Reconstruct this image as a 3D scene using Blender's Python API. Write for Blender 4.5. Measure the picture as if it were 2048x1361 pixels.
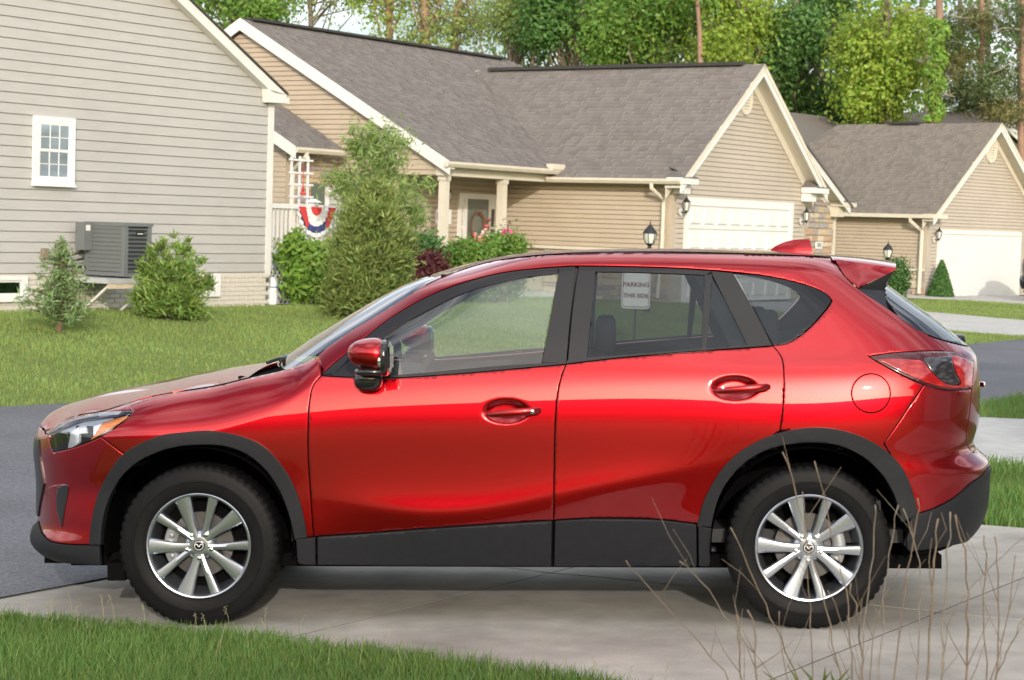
import bpy, math, random
import numpy as np
from mathutils import Vector, Matrix
from mathutils.geometry import delaunay_2d_cdt

for _o in list(bpy.data.objects):
    bpy.data.objects.remove(_o, do_unlink=True)
SC = bpy.context.scene
COL = SC.collection
rnd = random.Random(7)
npr = np.random.default_rng(11)

# ------------------------------------------------------------------ camera
FPX, IW, IH = 3820.0, 2048.0, 1361.0
CZ = 1.82
_ph = math.atan((680.5 - 445.0) / FPX)
_ro = math.atan(0.031)
FW = np.array([0, math.cos(_ph), -math.sin(_ph)])
_up0 = np.array([0, math.sin(_ph), math.cos(_ph)])
_r0 = np.array([1.0, 0, 0])
RT = _r0 * math.cos(_ro) + _up0 * math.sin(_ro)
UP = -_r0 * math.sin(_ro) + _up0 * math.cos(_ro)
CAM = np.array([0, 0, CZ])
cd = bpy.data.cameras.new('camera')
cam = bpy.data.objects.new('camera', cd)
COL.objects.link(cam)
cam.matrix_world = Matrix(((RT[0], UP[0], -FW[0], 0), (RT[1], UP[1], -FW[1], 0), (RT[2], UP[2], -FW[2], CZ), (0, 0, 0, 1)))
cd.sensor_width = 36.0
cd.lens = FPX / IW * 36.0
cd.clip_end = 2000
cd.dof.use_dof = True
cd.dof.focus_distance = 8.5
cd.dof.aperture_fstop = 9.0
SC.camera = cam

# ------------------------------------------------------------------ sky and sun
SUN_AZ = math.radians(173.0)      # clockwise from +Y (the view direction)
SUN_EL = math.radians(17.5)
sun_dir = np.array([math.sin(SUN_AZ) * math.cos(SUN_EL), math.cos(SUN_AZ) * math.cos(SUN_EL), math.sin(SUN_EL)])
wd = bpy.data.worlds.new('World')
SC.world = wd
wd.use_nodes = True
_n = wd.node_tree.nodes
_l = wd.node_tree.links
_n.clear()
w_out = _n.new('ShaderNodeOutputWorld')
w_bg = _n.new('ShaderNodeBackground')
w_sky = _n.new('ShaderNodeTexSky')
w_sky.sky_type = 'NISHITA'
w_sky.sun_disc = False
w_sky.sun_elevation = SUN_EL
w_sky.sun_rotation = SUN_AZ
w_sky.air_density = 1.0
w_sky.dust_density = 3.2
w_sky.ozone_density = 1.0
w_bg.inputs['Strength'].default_value = 0.15
w_tc = _n.new('ShaderNodeTexCoord')
w_map = _n.new('ShaderNodeMapping')
w_map.inputs['Scale'].default_value = (1.0, 1.0, 2.6)
w_ns = _n.new('ShaderNodeTexNoise')
w_ns.inputs['Scale'].default_value = 2.4
w_ns.inputs['Detail'].default_value = 7.0
w_ns.inputs['Roughness'].default_value = 0.58
w_rp = _n.new('ShaderNodeValToRGB')
w_rp.color_ramp.elements[0].position = 0.40
w_rp.color_ramp.elements[1].position = 0.68
w_mx = _n.new('ShaderNodeMix')
w_mx.data_type = 'RGBA'
w_mx.blend_type = 'LIGHTEN'
w_mx.inputs[7].default_value = (12.0, 12.0, 12.0, 1)
_l.new(w_tc.outputs['Generated'], w_map.inputs['Vector'])
_l.new(w_map.outputs['Vector'], w_ns.inputs['Vector'])
_l.new(w_ns.outputs['Fac'], w_rp.inputs['Fac'])
_l.new(w_rp.outputs['Color'], w_mx.inputs[0])
_l.new(w_sky.outputs['Color'], w_mx.inputs[6])
_l.new(w_mx.outputs[2], w_bg.inputs['Color'])
_l.new(w_bg.outputs['Background'], w_out.inputs['Surface'])
sl = bpy.data.lights.new('sun', 'SUN')
sun = bpy.data.objects.new('sun', sl)
COL.objects.link(sun)
sl.energy = 2.1
sl.angle = math.radians(0.9)
sl.color = (1.0, 0.945, 0.87)
sun.rotation_euler = Vector(sun_dir).to_track_quat('Z', 'Y').to_euler()
SC.view_settings.view_transform = 'Standard'
SC.view_settings.look = 'None'
SC.view_settings.exposure = 0.38
SC.view_settings.gamma = 1.0
SC.view_settings.use_curve_mapping = False
SC.cycles.max_bounces = 8
SC.cycles.transparent_max_bounces = 16

# ------------------------------------------------------------------ place coordinates: s across the street, t along it
_th = math.atan(2576.0 / 3820.0)
AX = np.array([math.sin(_th), math.cos(_th), 0.0])     # along the street, away
BX = np.array([math.cos(_th), -math.sin(_th), 0.0])    # across the street, towards us
def W(s, t, z=0.0):
    p = BX * s + AX * t
    return (p[0], p[1], z)
def ray(x, y):
    return FW + RT * ((x - 1024.0) / FPX) - UP * ((y - 680.5) / FPX)
def on_s(x, y, s):
    d = ray(x, y)
    k = (s - CAM @ BX) / (d @ BX)
    p = CAM + d * k
    return float(p @ AX), float(p[2])
def on_t(x, y, t):
    d = ray(x, y)
    k = (t - CAM @ AX) / (d @ AX)
    p = CAM + d * k
    return float(p @ BX), float(p[2])
def sstep(a, b, v):
    u = np.clip((v - a) / (b - a), 0, 1)
    return u * u * (3 - 2 * u)
def far_edge(t): return np.interp(t, [-60, 0, 8, 12, 16, 22, 32, 60, 200], [-16.5, -15.6, -14.7, -14.0, -13.4, -12.7, -12.05, -11.8, -11.0])
def gz(s, t):
    s = np.asarray(s, float); t = np.asarray(t, float)
    z = np.where(s > -7.2, -0.0328 + 0.0429 * (np.minimum(s, 4.0) + 6.288), -0.072)
    h = np.interp(t, [10, 22, 30, 36, 44, 54, 80], [0.47, 0.43, 0.34, 0.26, 0.15, 0.06, 0.0])
    far = sstep(far_edge(t) - .15, -20.2, s) * h
    return z + far
def ground_px(x, y):
    d = ray(x, y)
    lo, hi = 3.0, 160.0
    ks = np.concatenate([np.linspace(3, 40, 800), np.linspace(40, 160, 800)])
    ps = CAM[None] + ks[:, None] * d[None]
    dz = ps[:, 2] - gz(ps @ BX, ps @ AX)
    i = int(np.argmax(dz < 0)) if (dz < 0).any() else len(ks) - 1
    a, b = max(i - 1, 0), i
    f = dz[a] / (dz[a] - dz[b] + 1e-9)
    p = ps[a] * (1 - f) + ps[b] * f
    return float(p @ BX), float(p @ AX)

# ------------------------------------------------------------------ materials
MATS = {}
def _nt(name):
    m = bpy.data.materials.new(name)
    m.use_nodes = True
    nt = m.node_tree
    b = nt.nodes.get('Principled BSDF')
    return m, nt, b
def mat(name, color, rough=0.6, metal=0.0, spec=0.5, var=0.0, vscale=8.0, bump=0.0, bscale=60.0, stretch=(1, 1, 1), coat=0.0, attr=0.0, hue=None, dirt=0.0, rvar=0.0):
    """principled surface with procedural colour variation, optional per-vertex random attribute and bump"""
    if name in MATS:
        return MATS[name]
    m, nt, b = _nt(name)
    N, L = nt.nodes, nt.links
    b.inputs['Roughness'].default_value = rough
    b.inputs['Metallic'].default_value = metal
    b.inputs['Specular IOR Level'].default_value = spec
    if coat:
        b.inputs['Coat Weight'].default_value = coat
        b.inputs['Coat Roughness'].default_value = 0.03
    c = (*color, 1)
    tc = N.new('ShaderNodeTexCoord')
    mp = N.new('ShaderNodeMapping')
    mp.inputs['Scale'].default_value = stretch
    L.new(tc.outputs['Object'], mp.inputs['Vector'])
    cur = None
    if var or rvar:
        ns = N.new('ShaderNodeTexNoise')
        ns.inputs['Scale'].default_value = vscale
        ns.inputs['Detail'].default_value = 6
        ns.inputs['Roughness'].default_value = 0.6
        L.new(mp.outputs['Vector'], ns.inputs['Vector'])
        mr = N.new('ShaderNodeMapRange')
        mr.inputs[1].default_value = 0.25; mr.inputs[2].default_value = 0.75
        mr.inputs[3].default_value = 1 - var; mr.inputs[4].default_value = 1 + var
        L.new(ns.outputs['Fac'], mr.inputs[0])
        hv = N.new('ShaderNodeHueSaturation')
        hv.inputs['Color'].default_value = c
        L.new(mr.outputs[0], hv.inputs['Value'])
        cur = hv.outputs['Color']
        if rvar:
            m2 = N.new('ShaderNodeMapRange')
            m2.inputs[1].default_value = 0.3; m2.inputs[2].default_value = 0.7
            m2.inputs[3].default_value = max(rough - rvar, 0.02); m2.inputs[4].default_value = rough + rvar
            L.new(ns.outputs['Fac'], m2.inputs[0])
            L.new(m2.outputs[0], b.inputs['Roughness'])
    if dirt:
        n2 = N.new('ShaderNodeTexNoise')
        n2.inputs['Scale'].default_value = 0.9
        n2.inputs['Detail'].default_value = 8
        n2.inputs['Roughness'].default_value = 0.65
        L.new(tc.outputs['Object'], n2.inputs['Vector'])
        r2 = N.new('ShaderNodeMapRange')
        r2.inputs[1].default_value = 0.42; r2.inputs[2].default_value = 0.72
        r2.inputs[3].default_value = 1.0; r2.inputs[4].default_value = 1.0 - dirt
        L.new(n2.outputs['Fac'], r2.inputs[0])
        h3 = N.new('ShaderNodeHueSaturation')
        if cur is not None:
            L.new(cur, h3.inputs['Color'])
        else:
            h3.inputs['Color'].default_value = c
        L.new(r2.outputs[0], h3.inputs['Value'])
        cur = h3.outputs['Color']
    if attr:
        at = N.new('ShaderNodeAttribute')
        at.attribute_name = 'var'
        mr = N.new('ShaderNodeMapRange')
        mr.inputs[3].default_value = 1 - attr; mr.inputs[4].default_value = 1 + attr
        L.new(at.outputs['Fac'], mr.inputs[0])
        h2 = N.new('ShaderNodeHueSaturation')
        if cur is not None:
            L.new(cur, h2.inputs['Color'])
        else:
            h2.inputs['Color'].default_value = c
        L.new(mr.outputs[0], h2.inputs['Value'])
        if hue is not None:
            mh = N.new('ShaderNodeMapRange')
            mh.inputs[3].default_value = 0.5 - hue; mh.inputs[4].default_value = 0.5 + hue
            wn = N.new('ShaderNodeMath'); wn.operation = 'FRACT'
            ml = N.new('ShaderNodeMath'); ml.operation = 'MULTIPLY'; ml.inputs[1].default_value = 7.31
            L.new(at.outputs['Fac'], ml.inputs[0]); L.new(ml.outputs[0], wn.inputs[0])
            L.new(wn.outputs[0], mh.inputs[0])
            L.new(mh.outputs[0], h2.inputs['Hue'])
        cur = h2.outputs['Color']
    if cur is not None:
        L.new(cur, b.inputs['Base Color'])
    else:
        b.inputs['Base Color'].default_value = c
    if bump:
        nb = N.new('ShaderNodeTexNoise')
        nb.inputs['Scale'].default_value = bscale
        nb.inputs['Detail'].default_value = 4
        L.new(mp.outputs['Vector'], nb.inputs['Vector'])
        bp = N.new('ShaderNodeBump')
        bp.inputs['Strength'].default_value = bump
        bp.inputs['Distance'].default_value = 0.01
        L.new(nb.outputs['Fac'], bp.inputs['Height'])
        L.new(bp.outputs['Normal'], b.inputs['Normal'])
    MATS[name] = m
    return m
def leafmat(name, color, var=0.35, hue=0.03, trans=0.35, rough=0.5, tcol=None):
    """leaf: principled plus translucency, colour varied by the per-leaf attribute"""
    if name in MATS:
        return MATS[name]
    m, nt, b = _nt(name)
    N, L = nt.nodes, nt.links
    b.inputs['Roughness'].default_value = rough
    b.inputs['Specular IOR Level'].default_value = 0.35
    at = N.new('ShaderNodeAttribute'); at.attribute_name = 'var'
    mr = N.new('ShaderNodeMapRange'); mr.inputs[3].default_value = 1 - var; mr.inputs[4].default_value = 1 + var
    L.new(at.outputs['Fac'], mr.inputs[0])
    ml = N.new('ShaderNodeMath'); ml.operation = 'MULTIPLY'; ml.inputs[1].default_value = 5.17
    fr = N.new('ShaderNodeMath'); fr.operation = 'FRACT'
    mh = N.new('ShaderNodeMapRange'); mh.inputs[3].default_value = 0.5 - hue; mh.inputs[4].default_value = 0.5 + hue
    L.new(at.outputs['Fac'], ml.inputs[0]); L.new(ml.outputs[0], fr.inputs[0]); L.new(fr.outputs[0], mh.inputs[0])
    hs = N.new('ShaderNodeHueSaturation'); hs.inputs['Color'].default_value = (*color, 1)
    L.new(mr.outputs[0], hs.inputs['Value']); L.new(mh.outputs[0], hs.inputs['Hue'])
    L.new(hs.outputs['Color'], b.inputs['Base Color'])
    tr = N.new('ShaderNodeBsdfTranslucent')
    h2 = N.new('ShaderNodeHueSaturation'); h2.inputs['Hue'].default_value = 0.485; h2.inputs['Value'].default_value = 1.25
    L.new(hs.outputs['Color'], h2.inputs['Color']); L.new(h2.outputs['Color'], tr.inputs['Color'])
    mx = N.new('ShaderNodeMixShader'); mx.inputs[0].default_value = trans
    out = N.get('Material Output')
    L.new(b.outputs['BSDF'], mx.inputs[1]); L.new(tr.outputs['BSDF'], mx.inputs[2])
    L.new(mx.outputs['Shader'], out.inputs['Surface'])
    MATS[name] = m
    return m
def glassmat(name, tint, refl=0.05, ior=1.5, rcol=(1, 1, 1)):
    """thin pane: tinted see-through plus mirror reflection by the angle of the glass"""
    if name in MATS:
        return MATS[name]
    m, nt, b = _nt(name)
    N, L = nt.nodes, nt.links
    N.remove(b)
    tr = N.new('ShaderNodeBsdfTransparent'); tr.inputs['Color'].default_value = (*tint, 1)
    gl = N.new('ShaderNodeBsdfGlossy'); gl.inputs['Roughness'].default_value = 0.01; gl.inputs['Color'].default_value = (*rcol, 1)
    fr = N.new('ShaderNodeFresnel'); fr.inputs['IOR'].default_value = ior
    ad = N.new('ShaderNodeMath'); ad.operation = 'ADD'; ad.inputs[1].default_value = refl; ad.use_clamp = True
    L.new(fr.outputs[0], ad.inputs[0])
    mx = N.new('ShaderNodeMixShader')
    L.new(ad.outputs[0], mx.inputs[0]); L.new(tr.outputs[0], mx.inputs[1]); L.new(gl.outputs[0], mx.inputs[2])
    L.new(mx.outputs[0], N.get('Material Output').inputs['Surface'])
    MATS[name] = m
    return m

# ------------------------------------------------------------------ mesh helpers
class MB:
    """collects vertices and faces for ONE mesh object"""
    def __init__(s):
        s.v = []; s.f = []; s.m = []
    def add(s, vs, fs, mi=0):
        o = len(s.v)
        s.v.extend([tuple(map(float, p)) for p in vs])
        s.f.extend([tuple(i + o for i in f) for f in fs])
        s.m.extend([mi] * len(fs))
        return s
    def hexa(s, p, mi=0):
        """8 corners: bottom ring then top ring"""
        return s.add(p, [(0, 3, 2, 1), (4, 5, 6, 7), (0, 1, 5, 4), (1, 2, 6, 5), (2, 3, 7, 6), (3, 0, 4, 7)], mi)
    def box(s, a, b, mi=0):
        (x0, y0, z0), (x1, y1, z1) = a, b
        return s.hexa([(x0, y0, z0), (x1, y0, z0), (x1, y1, z0), (x0, y1, z0), (x0, y0, z1), (x1, y0, z1), (x1, y1, z1), (x0, y1, z1)], mi)
    def bst(s, s0, s1, t0, t1, z0, z1, mi=0):
        """box aligned to the street axes"""
        if s0 > s1: s0, s1 = s1, s0
        if t0 > t1: t0, t1 = t1, t0
        return s.hexa([W(s1, t0, z0), W(s1, t1, z0), W(s0, t1, z0), W(s0, t0, z0), W(s1, t0, z1), W(s1, t1, z1), W(s0, t1, z1), W(s0, t0, z1)], mi)
    def prism(s, poly, off, mi=0):
        """planar polygon (3D points) extruded by a vector"""
        n = len(poly); off = np.asarray(off, float)
        vs = [np.asarray(p, float) for p in poly] + [np.asarray(p, float) + off for p in poly]
        fs = [tuple(range(n)), tuple(range(2 * n - 1, n - 1, -1))]
        for i in range(n):
            j = (i + 1) % n
            fs.append((i, i + n, j + n, j))
        return s.add(vs, fs, mi)
    def tube(s, pts, rad, seg=8, cap=True, mi=0):
        pts = [np.asarray(p, float) for p in pts]
        n = len(pts)
        rad = rad if hasattr(rad, '__len__') else [rad] * n
        vs, fs = [], []
        prev = None
        for i in range(n):
            d = pts[min(i + 1, n - 1)] - pts[max(i - 1, 0)]
            d = d / (np.linalg.norm(d) + 1e-9)
            if prev is None:
                a = np.array([0, 0, 1.0]) if abs(d[2]) < 0.9 else np.array([1.0, 0, 0])
                u = np.cross(d, a)
            else:
                u = prev - d * (prev @ d)
            u = u / (np.linalg.norm(u) + 1e-9); prev = u
            w = np.cross(d, u)
            for k in range(seg):
                q = 2 * math.pi * k / seg
                vs.append(pts[i] + (u * math.cos(q) + w * math.sin(q)) * rad[i])
        for i in range(n - 1):
            for k in range(seg):
                k2 = (k + 1) % seg
                fs.append((i * seg + k, i * seg + k2, (i + 1) * seg + k2, (i + 1) * seg + k))
        if cap:
            fs.append(tuple(range(seg - 1, -1, -1)))
            fs.append(tuple((n - 1) * seg + k for k in range(seg)))
        return s.add(vs, fs, mi)
    def lathe(s, prof, seg=32, axis='z', c=(0, 0, 0), mi=0, close=False):
        """profile of (radius, height) turned about an axis"""
        vs, fs = [], []
        n = len(prof)
        for k in range(seg):
            q = 2 * math.pi * k / seg
            for r, h in prof:
                x, y = r * math.cos(q), r * math.sin(q)
                p = (x, y, h) if axis == 'z' else ((x, h, y) if axis == 'y' else (h, x, y))
                vs.append((p[0] + c[0], p[1] + c[1], p[2] + c[2]))
        for k in range(seg):
            k2 = (k + 1) % seg
            for i in range(n - 1):
                fs.append((k * n + i, k2 * n + i, k2 * n + i + 1, k * n + i + 1))
        return s.add(vs, fs, mi)
    def sq(s, c, r, e1=0.5, e2=0.5, nu=24, nv=14, mi=0, fn=None):
        """superellipsoid: rounded box-like solid; fn may bend the points"""
        def sp(v, e):
            return math.copysign(abs(v) ** e, v)
        vs, fs = [], []
        for j in range(nv + 1):
            la = -math.pi / 2 + math.pi * j / nv
            for i in range(nu):
                lo = 2 * math.pi * i / nu
                p = [r[0] * sp(math.cos(la), e1) * sp(math.cos(lo), e2), r[1] * sp(math.cos(la), e1) * sp(math.sin(lo), e2), r[2] * sp(math.sin(la), e1)]
                if fn: p = fn(p)
                vs.append((p[0] + c[0], p[1] + c[1], p[2] + c[2]))
        for j in range(nv):
            for i in range(nu):
                i2 = (i + 1) % nu
                fs.append((j * nu + i, j * nu + i2, (j + 1) * nu + i2, (j + 1) * nu + i))
        return s.add(vs, fs, mi)
    def build(s, name, mats, parent=None, smooth=False, sharp=None):
        me = bpy.data.meshes.new(name)
        me.from_pydata(s.v, [], s.f)
        mats = mats if isinstance(mats, (list, tuple)) else [mats]
        for m in mats: me.materials.append(m)
        if len(mats) > 1: me.polygons.foreach_set('material_index', s.m)
        if smooth:
            me.polygons.foreach_set('use_smooth', [True] * len(me.polygons))
            if sharp: me.set_sharp_from_angle(angle=math.radians(sharp))
        me.update()
        o = bpy.data.objects.new(name, me)
        COL.objects.link(o)
        if parent: o.parent = parent
        return o
def tag(o, label=None, cat=None, group=None, kind=None):
    if label: o['label'] = label
    if cat: o['category'] = cat
    if group: o['group'] = group
    if kind: o['kind'] = kind
    return o
def empty(name, loc=(0, 0, 0), label=None, cat=None, group=None, rz=0.0):
    o = bpy.data.objects.new(name, None)
    o.empty_display_size = 0.2
    COL.objects.link(o)
    o.location = loc
    o.rotation_euler = (0, 0, rz)
    tag(o, label, cat, group)
    return o
def keep(o, parent):
    """parent a mesh whose vertices are in world space under an Empty that has a location"""
    o.parent = parent
    o.matrix_parent_inverse = Matrix.Translation(-Vector(parent.location))
    return o
def inst(src, name, parent, mw=None, loc=None):
    o = bpy.data.objects.new(name, src.data)
    COL.objects.link(o)
    o.parent = parent
    return o
def fast_mesh(name, verts, tris, mats, var=None, parent=None, smooth=False, midx=None, nper=3):
    """big mesh from numpy arrays; tris is (n, nper)"""
    me = bpy.data.meshes.new(name)
    verts = np.ascontiguousarray(verts, dtype=np.float32); tris = np.ascontiguousarray(tris, dtype=np.int32)
    me.vertices.add(len(verts)); me.vertices.foreach_set('co', verts.ravel())
    nl = tris.size
    me.loops.add(nl); me.loops.foreach_set('vertex_index', tris.ravel())
    me.polygons.add(len(tris))
    me.polygons.foreach_set('loop_start', np.arange(0, nl, nper, dtype=np.int32))
    me.polygons.foreach_set('loop_total', np.full(len(tris), nper, dtype=np.int32))
    mats = mats if isinstance(mats, (list, tuple)) else [mats]
    for m in mats: me.materials.append(m)
    if midx is not None: me.polygons.foreach_set('material_index', np.ascontiguousarray(midx, dtype=np.int32))
    if smooth: me.polygons.foreach_set('use_smooth', np.ones(len(tris), dtype=bool))
    me.update(calc_edges=True)
    if var is not None:
        a = me.attributes.new('var', 'FLOAT', 'POINT')
        a.data.foreach_set('value', np.ascontiguousarray(var, dtype=np.float32))
    o = bpy.data.objects.new(name, me)
    COL.objects.link(o)
    if parent: o.parent = parent
    return o
def catmull(pts, n=6, closed=False):
    """smooth curve through points; a doubled point is a corner"""
    runs, cur = [], [pts[0]]
    for p in pts[1:]:
        if p == cur[-1]:
            runs.append(cur); cur = [p]
        else:
            cur.append(p)
    runs.append(cur)
    out = []
    for run in runs:
        m = len(run)
        if m == 1: continue
        R = [np.asarray(p, float) for p in run]
        for i in range(m - 1):
            p0 = R[i - 1] if i > 0 else 2 * R[0] - R[1]
            p1, p2 = R[i], R[i + 1]
            p3 = R[i + 2] if i + 2 < m else 2 * R[m - 1] - R[m - 2]
            for k in range(n):
                u = k / n
                out.append(0.5 * ((2 * p1) + (-p0 + p2) * u + (2 * p0 - 5 * p1 + 4 * p2 - p3) * u * u + (-p0 + 3 * p1 - 3 * p2 + p3) * u ** 3))
    out.append(np.asarray(runs[-1][-1], float))
    return out
# ================================================================== ground, street, driveways
def ground_mat():
    m, nt, b = _nt('lawn_soil')
    N, L = nt.nodes, nt.links
    tc = N.new('ShaderNodeTexCoord')
    n1 = N.new('ShaderNodeTexNoise'); n1.inputs['Scale'].default_value = 1.3; n1.inputs['Detail'].default_value = 8; n1.inputs['Roughness'].default_value = .65
    n2 = N.new('ShaderNodeTexNoise'); n2.inputs['Scale'].default_value = 45; n2.inputs['Detail'].default_value = 5
    for q in (n1, n2): L.new(tc.outputs['Object'], q.inputs['Vector'])
    mx = N.new('ShaderNodeMix'); mx.data_type = 'RGBA'; mx.inputs[6].default_value = (.12, .17, .05, 1); mx.inputs[7].default_value = (.18, .235, .08, 1)
    L.new(n1.outputs['Fac'], mx.inputs[0])
    m2 = N.new('ShaderNodeMix'); m2.data_type = 'RGBA'; m2.blend_type = 'MULTIPLY'; m2.inputs[0].default_value = .6
    L.new(mx.outputs[2], m2.inputs[6]); L.new(n2.outputs['Color'], m2.inputs[7])
    hs = N.new('ShaderNodeHueSaturation'); hs.inputs['Value'].default_value = 1.35
    L.new(m2.outputs[2], hs.inputs['Color'])
    L.new(hs.outputs['Color'], b.inputs['Base Color'])
    b.inputs['Roughness'].default_value = .95; b.inputs['Specular IOR Level'].default_value = .1
    return m
ss = np.concatenate([np.linspace(-260, -30, 12)[:-1], np.linspace(-30, 6, 91), np.linspace(6, 220, 10)[1:]])
ts = np.concatenate([np.linspace(-220, -4, 10)[:-1], np.linspace(-4, 70, 75), np.linspace(70, 320, 12)[1:]])
SS, TT = np.meshgrid(ss, ts, indexing='ij')
ZZ = gz(SS, TT) - np.where((SS > -7.2), .045, .004)
PP = BX[None, None] * SS[..., None] + AX[None, None] * TT[..., None]; PP[..., 2] = ZZ
nt_ = len(ts)
ii, jj = np.meshgrid(np.arange(len(ss) - 1), np.arange(nt_ - 1), indexing='ij')
a = (ii * nt_ + jj).ravel()
quads = np.stack([a, a + 1, a + nt_ + 1, a + nt_], 1)
g_ = fast_mesh('ground', PP.reshape(-1, 3), quads, ground_mat(), nper=4, smooth=True)
tag(g_, kind='structure')

def asphalt():
    m, nt, b = _nt('asphalt')
    N, L = nt.nodes, nt.links
    tc = N.new('ShaderNodeTexCoord')
    vo = N.new('ShaderNodeTexVoronoi'); vo.inputs['Scale'].default_value = 75
    n1 = N.new('ShaderNodeTexNoise'); n1.inputs['Scale'].default_value = .7; n1.inputs['Detail'].default_value = 7
    n2 = N.new('ShaderNodeTexNoise'); n2.inputs['Scale'].default_value = 60; n2.inputs['Detail'].default_value = 3
    for q in (vo, n1, n2): L.new(tc.outputs['Object'], q.inputs['Vector'])
    rp = N.new('ShaderNodeValToRGB')
    rp.color_ramp.elements[0].color = (.070, .074, .088, 1); rp.color_ramp.elements[1].color = (.165, .170, .190, 1)
    L.new(vo.outputs['Color'], rp.inputs[0])
    mr = N.new('ShaderNodeMapRange'); mr.inputs[3].default_value = .62; mr.inputs[4].default_value = 1.45
    L.new(n1.outputs['Fac'], mr.inputs[0])
    hs = N.new('ShaderNodeHueSaturation'); L.new(rp.outputs[0], hs.inputs['Color']); L.new(mr.outputs[0], hs.inputs['Value'])
    L.new(hs.outputs[0], b.inputs['Base Color'])
    bp = N.new('ShaderNodeBump'); bp.inputs['Strength'].default_value = .5; bp.inputs['Distance'].default_value = .006
    L.new(vo.outputs['Distance'], bp.inputs['Height']); L.new(bp.outputs[0], b.inputs['Normal'])
    b.inputs['Roughness'].default_value = .82; b.inputs['Specular IOR Level'].default_value = .35
    return m
def near_edge(t): return np.interp(t, [-60, 10, 20.6, 25, 40, 200], [-7.14, -7.14, -7.6, -7.8, -7.9, -7.0])
V = []; F = []
tl_ = np.concatenate([np.linspace(-60, 0, 10)[:-1], np.linspace(0, 60, 61), np.linspace(60, 200, 15)[1:]])
for t in tl_:
    a_, b_ = float(far_edge(t)), float(near_edge(t))
    w_ = .03 * math.sin(t * 5.1) + .02 * math.sin(t * 13.7)
    for k in range(7):
        s = a_ + (b_ - a_) * k / 6 + (w_ if k == 0 else 0)
        V.append(W(s, t, -.072 + (.010 if k < 4 else .003) + .03 * (1 - ((k - 3) / 3) ** 2)))
for i in range(len(tl_) - 1):
    for k in range(6): F.append((i * 7 + k, (i + 1) * 7 + k, (i + 1) * 7 + k + 1, i * 7 + k + 1))
mb = MB(); mb.add(V, F)
tag(mb.build('street', asphalt(), smooth=True), kind='structure')

def concrete(name, col, stain=.22):
    m, nt, b = _nt(name)
    N, L = nt.nodes, nt.links
    tc = N.new('ShaderNodeTexCoord')
    n1 = N.new('ShaderNodeTexNoise'); n1.inputs['Scale'].default_value = 1.1; n1.inputs['Detail'].default_value = 9; n1.inputs['Roughness'].default_value = .6
    n2 = N.new('ShaderNodeTexNoise'); n2.inputs['Scale'].default_value = 190; n2.inputs['Detail'].default_value = 2
    n3 = N.new('ShaderNodeTexNoise'); n3.inputs['Scale'].default_value = 6; n3.inputs['Detail'].default_value = 8
    for q in (n1, n2, n3): L.new(tc.outputs['Object'], q.inputs['Vector'])
    def mrange(src, lo, hi, a=.3, b_=.7):
        q = N.new('ShaderNodeMapRange'); q.inputs[1].default_value = a; q.inputs[2].default_value = b_; q.inputs[3].default_value = lo; q.inputs[4].default_value = hi
        L.new(src, q.inputs[0]); return q.outputs[0]
    def mul(a_, b_):
        q = N.new('ShaderNodeMath'); q.operation = 'MULTIPLY'; L.new(a_, q.inputs[0]); L.new(b_, q.inputs[1]); return q.outputs[0]
    v = mul(mul(mrange(n1.outputs['Fac'], 1 - stain, 1 + stain * .6), mrange(n2.outputs['Fac'], .88, 1.10)), mrange(n3.outputs['Fac'], .86, 1.08))
    hs = N.new('ShaderNodeHueSaturation'); hs.inputs['Color'].default_value = (*col, 1); L.new(v, hs.inputs['Value'])
    L.new(hs.outputs[0], b.inputs['Base Color'])
    bp = N.new('ShaderNodeBump'); bp.inputs['Strength'].default_value = .25; bp.inputs['Distance'].default_value = .003
    L.new(n2.outputs['Fac'], bp.inputs['Height']); L.new(bp.outputs[0], b.inputs['Normal'])
    b.inputs['Roughness'].default_value = .85
    return m
M_CONC = concrete('driveway_concrete', (.385, .365, .33), .36)
M_CONC2 = concrete('far_driveway_concrete', (.45, .445, .43), .12)
def t_near(s): return float(np.interp(s, [-7.4, -6.7, -6.0, -5.2, -4.4, -3.7, -2.5, 4], EDGE_T))
_ep = [ground_px(0, 1219), ground_px(300, 1246), ground_px(600, 1279), ground_px(900, 1319), ground_px(1240, 1361)]
EDGE_T = [float(np.interp(s, [p[0] for p in _ep], [p[1] for p in _ep])) for s in (-7.4, -6.7, -6.0, -5.2, -4.4, -3.7, -2.5, 4)]
EDGE_T[0] -= .30; EDGE_T[1] -= .04
def t_far(s): return float(np.interp(s, [-7.4, -6.6, -5.5, -4.5, 4], [12.6, 12.0, 11.5, 11.3, 11.3]))
def slab_set(name, s_edges, t_lines, m, lift=.022, gap=.005, label=None):
    root = empty(name, (0, 0, 0)); tag(root, kind='structure')
    for i in range(len(s_edges) - 1):
        for j in range(len(t_lines) - 1):
            mb = MB(); V = []; F = []
            n = 8
            s0, s1 = s_edges[i] + gap, s_edges[i + 1] - gap
            for k in range(n + 1):
                s = s0 + (s1 - s0) * k / n
                ta, tb = t_lines[j](s) + gap, t_lines[j + 1](s) - gap
                for t, dz in ((ta, -.10), (ta, lift - .004), (ta + .008, lift), (tb - .008, lift), (tb, lift - .004), (tb, -.10)):
                    V.append(W(s, t, float(gz(s, t)) + dz - (.004 if k in (0, n) else 0)))
            for k in range(n):
                for q in range(5): F.append((k * 6 + q, k * 6 + q + 1, (k + 1) * 6 + q + 1, (k + 1) * 6 + q))
            F.append((0, 1, 2, 3, 4, 5)[::-1]); F.append(tuple(n * 6 + q for q in range(6)))
            mb.add(V, F)
            mb.build('slab', m, root)
    return root
cl = lambda c: (lambda s: c)
drv = slab_set('driveway', [-7.19, -5.33, -3.21, -1.1, 1.0, 3.1], [t_near, cl(8.33), t_far], M_CONC, lift=-.006)
V = []; F = []
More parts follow.
